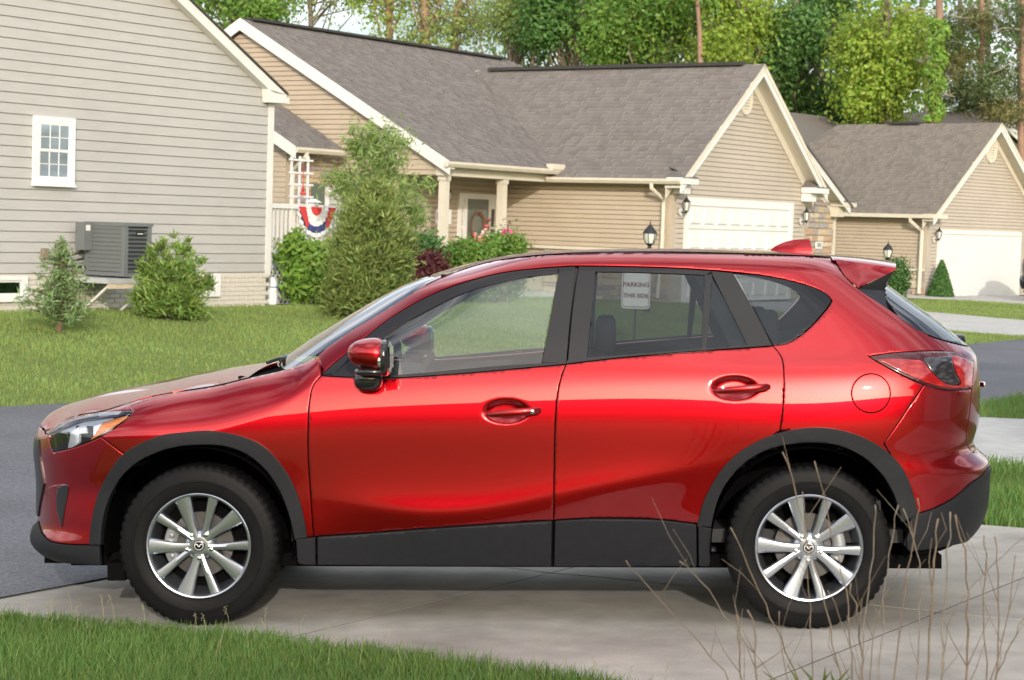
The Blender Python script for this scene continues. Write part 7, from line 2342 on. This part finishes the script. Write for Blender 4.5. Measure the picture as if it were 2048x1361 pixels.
T_('leafy_tree', 'tall tree with a forked trunk and thin pale leaves behind the ridge', 880, 10, 77, 90, 80, 30, 50, .6, L_PALE, .14, 4, trunk=(850, [(851, 100), (850, 45), (849, 5), (838, -60), (835, -140)]), rad=.21, bark=M_BARKR, extra=((830, 75, 70, 22, 26, 55, .45),))
T_('leafy_tree', 'tree with a bare leaning trunk beside the forked one', 935, 40, 79, 70, 60, 30, 50, .55, L_PALE, .14, 5, trunk=(906, [(908, 100), (911, 40), (919, -10), (928, -140)]), rad=.2, bark=M_BARKR)
T_('leafy_tree', 'vine covered pale green tree behind the end of the main ridge', 1035, 45, 75, 62, 105, 80, 80, .42, L_PALE, .13, 6, rad=.2)
T_('leafy_tree', 'dense dark green tree behind the garage ridge', 1160, 40, 72, 105, 120, 130, 100, .40, L_DARK, .15, 7)
T_('leafy_tree', 'mid green tree with light tips behind the middle of the garage ridge', 1300, 50, 70, 110, 100, 120, 100, .50, L_MID, .155, 8, extra=((1250, 95, 90, 40, 40, 80, .4),))
T_('leafy_tree', 'slim bare trunk with few leaves behind the garage ridge', 1395, -60, 66, 40, 50, 14, 40, .5, L_MID, .14, 9, trunk=(1400, [(1401, 130), (1399, 60), (1394, -10), (1392, -120)]), rad=.115, bark=M_BARKR)
T_('leafy_tree', 'yellow green leafy tree just behind the garage gable peak', 1490, 60, 68, 95, 110, 100, 100, .46, L_YEL, .15, 10)
T_('leafy_tree', 'large dark green tree with open gaps right of the garage gable', 1590, 60, 70, 115, 165, 150, 100, .40, L_DARK, .15, 11, extra=((1640, 210, 80, 45, 60, 90, .4),))
T_('leafy_tree', 'bright yellow green maple in front of the dark trees', 1765, 120, 66, 98, 140, 150, 95, .36, L_YEL, .15, 12, trunk=(1775, [(1775, 250), (1774, 150), (1777, 60), (1776, -60)]), rad=.12)
# tall pine with ivy
def pine(label, x, D, trunk, rad, branches, seed, needles, per, bronze=0, ivy=False, low=True):
    rs = np.random.default_rng(seed)
    b = gbase(trunk[0][0], D)
    root = empty('pine_tree', tuple(b), label, 'tree', 'trees behind the houses')
    tp = [b] + [at(px_, py_, D) for px_, py_ in trunk]
    mb = MB(); mb.tube(tp, list(np.linspace(rad, rad * .6, len(tp))), 10); keep(mb.build('trunk', M_BARKR, smooth=True), root)
    for (px_, py_, dx, dy, bare) in branches:
        a = at(px_, py_, D); e = at(px_ + dx, py_ + dy, D + rs.uniform(-1.5, 1.5)); m = (a + e) / 2 + [0, 0, .12]
        mb = MB(); mb.tube([a, m, e], [rad * .22, rad * .16, rad * .06], 5)
        for _ in range(3):
            q = rs.uniform(.4, .95); p = a * (1 - q) + e * q; mb.tube([p, p + rs.normal(size=3) * [.35, .35, .25]], [rad * .08, rad * .03], 4)
        keep(mb.build('branch', mat('bare_branch', (.33, .29, .24), rough=.9) if bare else M_BARKR, smooth=True), root)
    PT = []; NT = []
    for (cx, cy, rx, ry, cl, m_) in needles:
        P, N_, cv, cc = crown_points(*ell(cx, cy, D, rx, ry), cl, per, .32, rs, .2, .45)
        v, q = leaves_from(P, N_, .20, .16, rs=rs)
        keep(fast_mesh('needles', v, q, m_, var=np.repeat(np.clip(cv * .6 + rs.random(len(P)) * .4, 0, 1), 4), nper=4), root)
    if ivy:
        n = 2600
        k = rs.random(n); a_ = rs.random(n) * 6.283
        ys = 40 + 205 * k
        P = np.array([at(np.interp(y, [0, 245], [1880, 1868]), y, D) for y in ys]) + np.stack([np.cos(a_), np.sin(a_), 0 * a_], 1) * (rad * (1.0 + .9 * rs.random(n)))[:, None]
        P[:, 0] += .10 * np.sin(ys * .12)
        v, q = leaves_from(P, np.stack([np.cos(a_), np.sin(a_), 0 * a_], 1), .12, .8, rs=rs)
        keep(fast_mesh('ivy', v, q, L_BRI, var=np.repeat(rs.random(n), 4), nper=4), root)
pine('tall pine trunk wrapped in green ivy beside the maple', 1877, 63, [(1868, 250), (1874, 150), (1880, 60), (1878, -20), (1880, -140)], .17, [(1876, 30, -62, -12, 1), (1880, 40, 45, -4, 1), (1876, 120, -40, 8, 1), (1872, 200, 38, -6, 1), (1878, 85, 30, -14, 1)], 21, [], 0, ivy=True)
pine('pine with a bare pinkish trunk and bronze needles', 1962, 68, [(1956, 250), (1960, 180), (1965, 90), (1963, 0), (1962, -140)], .125, [(1958, 200, -48, -10, 1), (1963, 110, 40, -6, 1), (1962, 50, -36, -4, 1)], 22, [(1915, 130, 42, 50, 40, L_PINEB), (1930, 195, 55, 40, 50, L_PINE), (1965, 40, 48, 36, 36, L_PINEB), (1900, 60, 45, 60, 44, L_PINE)], 60)
pine('pine with many bare side branches at the edge of the wood', 2040, 66, [(2042, 250), (2044, 150), (2046, 50), (2044, -140)], .13, [(2043, 20, -70, -18, 1), (2043, 60, -62, 4, 1), (2044, 100, -75, -4, 1), (2044, 125, -50, 18, 1), (2044, 150, -66, 2, 1), (2043, 178, -55, 10, 1), (2043, 205, -62, -6, 1), (2044, 80, 40, -10, 1), (2043, 140, 40, 5, 1)], 23, [(2000, 170, 55, 55, 46, L_PINE), (2055, 60, 60, 80, 50, L_PINE), (2010, 225, 60, 30, 40, L_PINEB)], 60)
# the wood behind reads as one mass
rs = np.random.default_rng(77)
PT = []; NT = []; VT = []; 
for x in np.arange(60, 2720, 26):
    dens = .5 if x > 1010 else (.35 if x < 520 else .08)
    for y in np.arange(-120, 300, 40):
        if rs.random() > dens: continue
        if 850 < x < 930 and y < 80 and rs.random() < .8: continue
        c = at(x + rs.uniform(-20, 20), y + rs.uniform(-20, 20), rs.uniform(90, 112))
        n = int(75 * rs.uniform(.5, 1.4))
        off = rs.normal(size=(n, 3)) * [.8, .8, .6]
        PT.append(c + off); NT.append(off); VT.append(np.full(n, rs.random()))
P = np.concatenate(PT); N_ = np.concatenate(NT); N_ /= np.linalg.norm(N_, axis=1, keepdims=True) + 1e-9
v, q = leaves_from(P, N_, .30, .7, rs=rs)
wdl = fast_mesh('woodland', v, q, L_DARK, var=np.repeat(np.concatenate(VT) * .6 + rs.random(len(P)) * .4, 4), nper=4)
tag(wdl, 'dark leafy woodland filling the gaps behind the trees', 'woodland', kind='stuff')
mb = MB()
for x in [*np.arange(320, 540, 60), *np.arange(1020, 2180, 55)]:
    D = rs.uniform(92, 110); b = gbase(x, D); e = at(x + rs.uniform(-30, 30), -160, D)
    mb.tube([b, (b + e) / 2 + rs.normal(size=3) * .3, e], [.2, .16, .1], 6, cap=False)
o = mb.build('woodland_trunks', M_BARK, smooth=True); tag(o, 'dim tree trunks inside the woodland behind the houses', 'woodland', kind='stuff')

# ---- shrubs by the houses
def shrub(name, label, base_px, blobs, leafm, size, seed, asp=.5, stems=7, stem_r=.012, up=.35, bark=None, cat='shrub', flat=1.0, sprayd=None):
    """blobs: (x, y, rx, ry, clumps, per, spread m) in photo pixels at the depth of the base"""
    s, t = ground_px(*base_px); b = np.array(W(s, t, float(gz(s, t))))
    D = float((b - CAM) @ FW); rs = np.random.default_rng(seed)
    root = empty(name, tuple(b), label, cat)
    PT = []; NT = []; VT = []; CC = []
    for (x, y, rx, ry, cl, per, sp) in blobs:
        P, N_, cv, cc = crown_points(*ell(x, y, D, rx, ry), cl, per, sp, rs, .45, flat)
        PT.append(P); NT.append(N_); VT.append(cv); CC.append(cc)
    P = np.concatenate(PT); N_ = np.concatenate(NT)
    k = P[:, 2] > b[2] + .02
    P = P[k]; N_ = N_[k]; cv = np.concatenate(VT)[k]
    if sprayd is not None:
        v, q = leaves_from(P, N_, size, asp, up, rs, spray=True)
    else:
        v, q = leaves_from(P, N_, size, asp, up, rs)
    keep(fast_mesh('foliage', v, q, leafm, var=np.repeat(np.clip(cv * .5 + rs.random(len(P)) * .5, 0, 1), 4), nper=4), root)
    C_ = np.concatenate(CC)
    mb = MB()
    for i in range(stems):
        p = C_[rs.integers(len(C_))]
        m = (b + p) / 2 + rs.normal(size=3) * .06
        mb.tube([b + rs.normal(size=3) * [.05, .05, 0] - [0, 0, .04], m, p], [stem_r, stem_r * .7, stem_r * .3], 5, cap=False)
    keep(mb.build('stems', bark or M_BARK, smooth=True), root)
    return root, D
# small spruce, branch by branch
s, t = ground_px(118, 664); b = np.array(W(s, t, float(gz(s, t)))); D = float((b - CAM) @ FW)
sp = empty('spruce_sapling', tuple(b), 'small young spruce with light tips in front of the grey house', 'tree')
rs = np.random.default_rng(5)
top = at(124, 480, D)
mb = MB(); mb.tube([b - [0, 0, .05], (b + top) / 2 + [.01, 0, 0], top], [.045, .028, .008], 7); keep(mb.build('trunk', M_BARKR, smooth=True), sp)
PT = []; NT = []; VT = []
Ht = np.linalg.norm(top - b)
lv = 0
for k in np.concatenate([np.linspace(.14, .55, 9), np.linspace(.60, .93, 7)]):
    Lb = (.80 * (1 - k) ** .8 + .05) * (Ht / 1.55) * .85
    nb_ = 8 if k < .6 else 5
    for j in range(nb_):
        a = 2 * math.pi * (j + rs.random() * .6) / nb_ + k * 9
        L_ = Lb * rs.uniform(.55, 1.35)
        o0 = b + (top - b) * k
        d = np.array([math.cos(a), math.sin(a), rs.uniform(.05, .40)])
        n_ = int(40 * L_ / .5) + 9
        u = rs.random(n_) ** .8
        P = o0 + d * (L_ * u)[:, None] + np.array([0, 0, -.10 * L_]) * (u ** 2)[:, None]
        P = P + rs.normal(size=(n_, 3)) * (.045 * (.4 + .8 * u))[:, None]
        PT.append(P); NT.append(np.tile([0, 0, .6], (n_, 1))); VT.append(np.clip(u * .7 + .3 * rs.random(n_), 0, 1))
        mb = MB(); mb.tube([o0, o0 + d * L_ * .5 + [0, 0, -.02 * L_], o0 + d * L_ * .9 + [0, 0, -.08 * L_]], [.009, .006, .002], 4, cap=False); keep(mb.build('branch', M_BARKR, smooth=True), sp)
n_ = 60; u = rs.random(n_); PT.append(b + (top - b) * (.8 + .22 * u)[:, None] + rs.normal(size=(n_, 3)) * .018); NT.append(np.tile([0, 0, .3], (n_, 1))); VT.append(np.ones(n_) * .9)
P = np.concatenate(PT); v, q = leaves_from(P, np.concatenate(NT), .085, .20, rs=rs)
keep(fast_mesh('needles', v, q, L_SPR, var=np.repeat(np.concatenate(VT), 4), nper=4), sp)
shrub('juniper_shrub', 'loose upright juniper shrub in front of the air conditioner', (342, 640),
      [(340, 588, 54, 42, 52, 62, .075), (330, 552, 40, 34, 28, 58, .065), (368, 605, 40, 30, 22, 58, .065), (302, 607, 30, 26, 18, 52, .06), (368, 512, 20, 22, 7, 34, .04), (318, 508, 14, 26, 6, 34, .035), (390, 556, 22, 26, 9, 46, .05), (347, 486, 7, 18, 4, 20, .025), (374, 490, 9, 14, 4, 18, .026), (284, 545, 10, 24, 5, 32, .04), (412, 562, 10, 26, 5, 34, .04), (403, 518, 8, 18, 4, 26, .03), (270, 592, 10, 16, 4, 30, .036), (298, 522, 7, 20, 4, 26, .03), (330, 478, 5, 12, 3, 12, .02)], L_JUN2, .105, 31, asp=.20, sprayd=1)
shrub('conifer_bush', 'large dense olive green conifer bush on the lawn edge', (735, 640),
      [(737, 535, 76, 92, 190, 120, .085), (745, 445, 52, 62, 84, 110, .075), (725, 595, 70, 40, 80, 110, .085), (752, 385, 20, 30, 20, 80, .055), (690, 565, 32, 48, 32, 80, .075), (798, 510, 28, 50, 30, 80, .075)], L_JUN, .105, 32, asp=.18, sprayd=1, stems=12)
shrub('willow_shrub', 'tall loose shrub with narrow pale leaves behind the conifer bush', (748, 622),
      [(745, 325, 62, 52, 40, 34, .13), (708, 285, 13, 38, 9, 40, .07), (742, 275, 11, 34, 8, 40, .07), (785, 295, 36, 40, 18, 30, .11), (688, 365, 40, 22, 16, 30, .10), (820, 390, 32, 36, 15, 30, .10), (858, 368, 14, 10, 4, 24, .05), (750, 390, 62, 40, 40, 36, .12), (830, 430, 24, 24, 12, 30, .09)], L_WIL, .13, 33, asp=.18, up=-.1, stems=16)
shrub('leafy_bush', 'bright green leafy bush growing against the deck lattice', (612, 612),
      [(614, 540, 42, 48, 58, 55, .10), (588, 486, 18, 22, 16, 45, .065), (640, 570, 38, 36, 38, 55, .10), (662, 525, 27, 34, 22, 50, .08), (595, 570, 24, 30, 18, 40, .08), (566, 505, 14, 16, 7, 28, .06)], L_BRI, .11, 34, asp=.42, up=.1, stems=10)
def round_bush(name, label, x, y, rx, ry, s, leafm, seed, cl=70, per=70, size=.075, cat='shrub'):
    t, z = on_s(x, y, s); b = np.array(W(s, t, float(gz(s, t)))); D = float((b - CAM) @ FW); rs = np.random.default_rng(seed)
    root = empty(name, tuple(b), label, cat)
    P, N_, cv, cc = crown_points(*ell(x, y, D, rx, ry), cl, per, .09, rs, .3, 1)
    c_ = at(x, y, D); hz = (c_[2] - b[2]) / 2
    if hz > .12:
        P2, N2, cv2, cc2 = crown_points((c_[0], c_[1], b[2] + hz), (rx * PXM(D) * .95, rx * PXM(D) * .9, hz * 1.05), cl, per, .09, rs, .3, 1)
        P = np.concatenate([P, P2]); N_ = np.concatenate([N_, N2]); cv = np.concatenate([cv, cv2])
    k = P[:, 2] > b[2]; P, N_, cv = P[k], N_[k], cv[k]
    v, q = leaves_from(P, N_, size, .5, rs=rs)
    keep(fast_mesh('foliage', v, q, leafm, var=np.repeat(np.clip(cv * .5 + rs.random(len(P)) * .5, 0, 1), 4), nper=4), root)
    mb = MB()
    for i in range(8):
        p = cc[rs.integers(len(cc))]; mb.tube([b + rs.normal(size=3) * [.05, .05, 0] - [0, 0, .05], (b + p) / 2, p], [.015, .01, .005], 5, cap=False)
    keep(mb.build('stems', M_BARK, smooth=True), root)
round_bush('round_bush', 'dark green rounded bush beside the conifer near the porch', 846, 502, 34, 30, -20.8, L_BOX, 41)
round_bush('round_bush', 'burgundy leafed low bush in front of the porch post', 858, 542, 32, 26, -19.8, L_BUR, 42)
round_bush('round_bush', 'mid green low bush in front of the porch door', 935, 512, 46, 24, -20.6, L_MID, 43, 80)
round_bush('round_bush', 'light green bush with tall wisps beneath the pink flowers', 1008, 500, 44, 24, -20.6, L_MID, 44, 80)
round_bush('round_bush', 'green bush at the foot of the far lamp post', 1790, 548, 26, 30, -20.2, L_BOX, 45, 60)
# clipped cone by the far garage door
t, z = on_s(1881, 590, -21.0); b = np.array(W(-21.0, t, float(gz(-21.0, t)))); D = float((b - CAM) @ FW)
ck = empty('cone_shrub', tuple(b), 'clipped cone shaped evergreen beside the wide white garage door', 'shrub')
rs = np.random.default_rng(51); n = 9000
k = 1 - np.sqrt(rs.random(n)); a = rs.random(n) * 6.283; rr = (26 * PXM(D)) * (1 - k) ** .8 * (.55 + .45 * rs.random(n) ** .4) + .015
H_ = 72 * PXM(D)
P = b + np.stack([np.cos(a) * rr, np.sin(a) * rr, .06 + k * H_ + 0 * a], 1); N_ = np.stack([np.cos(a), np.sin(a), .5 + 0 * a], 1)
v, q = leaves_from(P, N_, .07, .5, rs=rs); keep(fast_mesh('foliage', v, q, L_BOX, var=np.repeat(rs.random(n), 4), nper=4), ck)
mb = MB(); mb.tube([b - [0, 0, .05], b + [0, 0, H_ * .9]], [.05, .01], 6); keep(mb.build('stem', M_BARK), ck)

# ---- dry shrub close to the camera
STEMS = [([(1568, 900), (1592, 990), (1612, 1075), (1640, 1170), (1668, 1290), (1684, 1385)], 2.6), ([(1632, 923), (1650, 1000), (1670, 1090), (1690, 1180), (1700, 1280), (1706, 1385)], 2.4),
         ([(1464, 1059), (1490, 1120), (1510, 1165), (1540, 1235), (1570, 1300), (1600, 1385)], 2.4), ([(1607, 982), (1612, 1060), (1616, 1150), (1622, 1250), (1628, 1385)], 1.8),
         ([(1752, 1008), (1748, 1080), (1735, 1180), (1725, 1290), (1720, 1385)], 2.2), ([(1794, 1011), (1786, 1080), (1770, 1170), (1764, 1260), (1758, 1385)], 1.9),
         ([(1810, 1020), (1826, 1080), (1842, 1150), (1838, 1250), (1830, 1385)], 2.3), ([(1841, 998), (1830, 1050), (1815, 1150), (1800, 1260), (1788, 1385)], 2.6),
         ([(1871, 1038), (1868, 1120), (1862, 1220), (1854, 1385)], 3.6), ([(1903, 1027), (1896, 1100), (1890, 1200), (1884, 1300), (1878, 1385)], 3.2),
         ([(1909, 1030), (1925, 1100), (1932, 1160), (1936, 1260), (1932, 1385)], 3.6), ([(1966, 1072), (1972, 1130), (1968, 1230), (1972, 1385)], 2.4),
         ([(1988, 1074), (1996, 1150), (1998, 1240), (1988, 1385)], 2.8), ([(2060, 1068), (1985, 1130), (1940, 1180), (1905, 1235), (1890, 1310), (1882, 1385)], 2.0),
         ([(1252, 1122), (1290, 1165), (1335, 1215), (1400, 1285), (1470, 1385)], 2.0), ([(1474, 1228), (1478, 1300), (1488, 1385)], 3.2), ([(1496, 1218), (1510, 1280), (1516, 1385)], 3.4),
         ([(1360, 1118), (1400, 1160), (1450, 1230), (1500, 1300), (1560, 1385)], 1.7), ([(1800, 1130), (1775, 1180), (1752, 1240), (1742, 1385)], 2.0), ([(2030, 1110), (2020, 1200), (2002, 1290), (1975, 1385)], 2.2),
         ([(1700, 1165), (1712, 1230), (1722, 1300), (1726, 1385)], 3.4), ([(1660, 1180), (1690, 1260), (1712, 1340), (1718, 1385)], 1.8), ([(2052, 1230), (2020, 1290), (1998, 1340), (1980, 1385)], 2.4), ([(1560, 1225), (1562, 1300), (1580, 1385)], 1.8)]
M_TWIG = mat('dry_twig', (.17, .125, .09), rough=.85, var=.3, vscale=40)
M_TWIG2 = mat('grey_twig', (.20, .165, .135), rough=.85, var=.3, vscale=40)
p0 = at(1790, 1385, 4.3); sb_, tb_ = float(p0 @ BX), float(p0 @ AX); gb = np.array(W(sb_, tb_, float(gz(sb_, tb_))))
ds = empty('dry_shrub', tuple(gb), 'leafless brown shrub stems standing in front of the rear wheel', 'shrub')
rs = np.random.default_rng(8)
for pts, wpx in STEMS:
    D = 4.3 + rs.uniform(-.35, .35)
    cv = [at(*p, D + .02 * i) for i, p in enumerate(pts)]
    low = cv[-1]; foot = gb + np.array([(low[0] - gb[0]) * .45, rs.uniform(-.15, .15), -.04])
    path = cv + [(low * .6 + foot * .4), foot]
    r0 = wpx * .5 * D / FPX
    path = [np.asarray(p) for p in catmull([tuple(p) for p in path], 3)]
    path = [p + rs.normal(size=3) * .0022 for p in path]
    n = len(path)
    rad = [r0 * (.75 + .9 * i / n) * (1.25 if i % 6 == 3 else 1) for i in range(n)]; rad[0] = r0 * 1.3
    mb = MB(); mb.tube(path[::-1], rad[::-1], 6)
    for _ in range(rs.integers(1, 4)):
        i = rs.integers(2, max(3, n - 6)); a = path[i]
        e = a + np.array([rs.uniform(-.10, .10), rs.uniform(-.05, .05), rs.uniform(.06, .16)])
        mb.tube([a, (a + e) / 2 + rs.normal(size=3) * .006, e], [r0 * .6, r0 * .5, r0 * .3], 5)
    keep(mb.build('stem', M_TWIG if rs.random() < .6 else M_TWIG2, smooth=True), ds)
for k in range(8):
    x = rs.uniform(1560, 1700); y1 = rs.uniform(1305, 1350); D = 4.2 + rs.uniform(-.2, .2)
    a = at(x, 1420, D); e = at(x + rs.uniform(-60, 60), y1, D); m = (a + e) / 2 + [rs.uniform(-.01, .01), 0, .02]
    foot = np.array([a[0], a[1], float(gz(a @ BX, a @ AX))])
    V = []; 
    for p, w_ in ((foot, .003), (a, .004), (m, .0042), (e, .0005)): V += [p - np.array([w_, 0, 0]), p + np.array([w_, .002, 0])]
    mb = MB(); mb.add(V, [(0, 1, 3, 2), (2, 3, 5, 4), (4, 5, 7, 6)]); keep(mb.build('leaf_blade', M_GRASS), ds)

# ---- the place behind the camera, seen only as reflections in the car
oh = empty('garage_house', W(6, 10, .3), 'beige house with a garage that our driveway leads to', 'house')
mb = MB(); G0.box(mb, 3.6, 13, 4.6, 18, 0, 3.1); keep(mb.build('wall', M_TAN), oh)
mb = MB(); mb.prism([G0.W(3.2, 4.2, 3.1), G0.W(3.2, 18.4, 3.1), G0.W(3.2, 11.3, 6.6)], G0.B * 10); keep(mb.build('roof', M_SH), oh)
mb = MB(); G0.box(mb, 3.5, 3.62, 6.4, 11.3, .35, 2.5); keep(mb.build('garage_door', M_GDOOR), oh)
mb = MB(); G0.box(mb, 3.5, 3.62, 13.5, 15.2, 1.2, 2.5); keep(mb.build('window', M_DARKW), oh)
h5 = empty('reflection_house', (-2, -20, .4), 'long brown house added unseen behind the viewpoint as a dark reflection for the car', 'house')  # added house, its long straight roof shaped for a dark reflection in the doors
mb = MB(); mb.box((-30, -25, 0), (26, -17, 3.1)); keep(mb.build('wall', mat('brown_siding', (.16, .12, .09), rough=.7)), h5)
mb = MB(); mb.prism([(-30.5, -25.5, 3.1), (-30.5, -16.5, 3.1), (-30.5, -21, 6.2)], (57, 0, 0)); keep(mb.build('roof', mat('dark_roof', (.06, .055, .05), rough=.9)), h5)
for k in range(6):
    mb = MB(); mb.box((-26 + 9 * k, -17.0, 1.1), (-24.2 + 9 * k, -16.94, 2.5)); keep(mb.build('window', M_DARKW), h5)
rs = np.random.default_rng(99)
YT = ['at the near end of the brown house', 'behind the end of the brown house', 'alone beyond the brown house', 'beyond the garage house', 'far beyond the garage house']
for k, (x, y, h, r) in enumerate([(-40, -18, 8, 3.6), (-36, -30, 9, 4), (-46, -6, 9, 4), (40, -14, 8, 4), (44, -26, 9, 4)]):
    b = np.array([x, y, .45])
    tree('yard_tree', 'leafy yard tree ' + YT[k], 'tree', 'yard trees behind the viewpoint', b, [b, b + [.2, 0, h * .4], b + [0, 0, h * .7]], .2, [(b + np.array([0, 0, h * .58]), (r, r, h * .42), 40, 45, .8)], L_DARK if k % 2 else L_MID, M_BARK, .42, 200 + k)

# ---- grey car at the far garage, only its corner shows
gc = empty('grey_car', (0, 0, 0), 'dark grey car parked at the far white garage, cut by the picture edge', 'car')
M_GPAINT = mat('grey_car_paint', (.075, .077, .082), rough=.35, metal=.5, coat=.8)
ga = np.array(at(2040, 597, 1.0) - CAM); kg = (CZ - .03) / -ga[2]
gp = CAM + ga * min(kg, 60.0)
gx = -np.array([*G3.B[:2], 0.0]); gx /= np.linalg.norm(gx)
gy = np.cross([0, 0, 1.0], gx)
org = gp + gx * -3.55 + gy * .9 + np.array([.62, 0, 0])
org = np.array([org[0], org[1], .0])
gc.matrix_world = Matrix(((gx[0], gy[0], 0, org[0]), (gx[1], gy[1], 0, org[1]), (0, 0, 1, .02), (0, 0, 0, 1)))
SKIP = ('inner', 'seat', 'dash', 'steer', 'head', 'door_card', 'cabin', 'mud', 'exhaust', 'fuel', 'roof_aerial', 'badge')
cache = {}
def gcopy(o, par):
    c = o.copy()
    if o.data is not None:
        if any(m is M_PAINT for m in o.data.materials):
            if o.data.name not in cache:
                d = o.data.copy()
                for i, m in enumerate(d.materials):
                    if m is M_PAINT: d.materials[i] = M_GPAINT
                cache[o.data.name] = d
            c.data = cache[o.data.name]
    COL.objects.link(c); c.parent = par
    return c
for o in list(CAR.children):
    if o.name.startswith(SKIP): continue
    c = gcopy(o, gc)
    if o.name.startswith(('wheel', 'tail_light', 'headlight')) and not o.name.startswith(('wheel_arch', 'wheel_well')):
        for ch in list(o.children):
            c2 = gcopy(ch, c)
            if ch.name.startswith('rim'):
                for g in list(ch.children):
                    if g.name.startswith('spoke') or g.name.startswith('hub'): gcopy(g, c2)
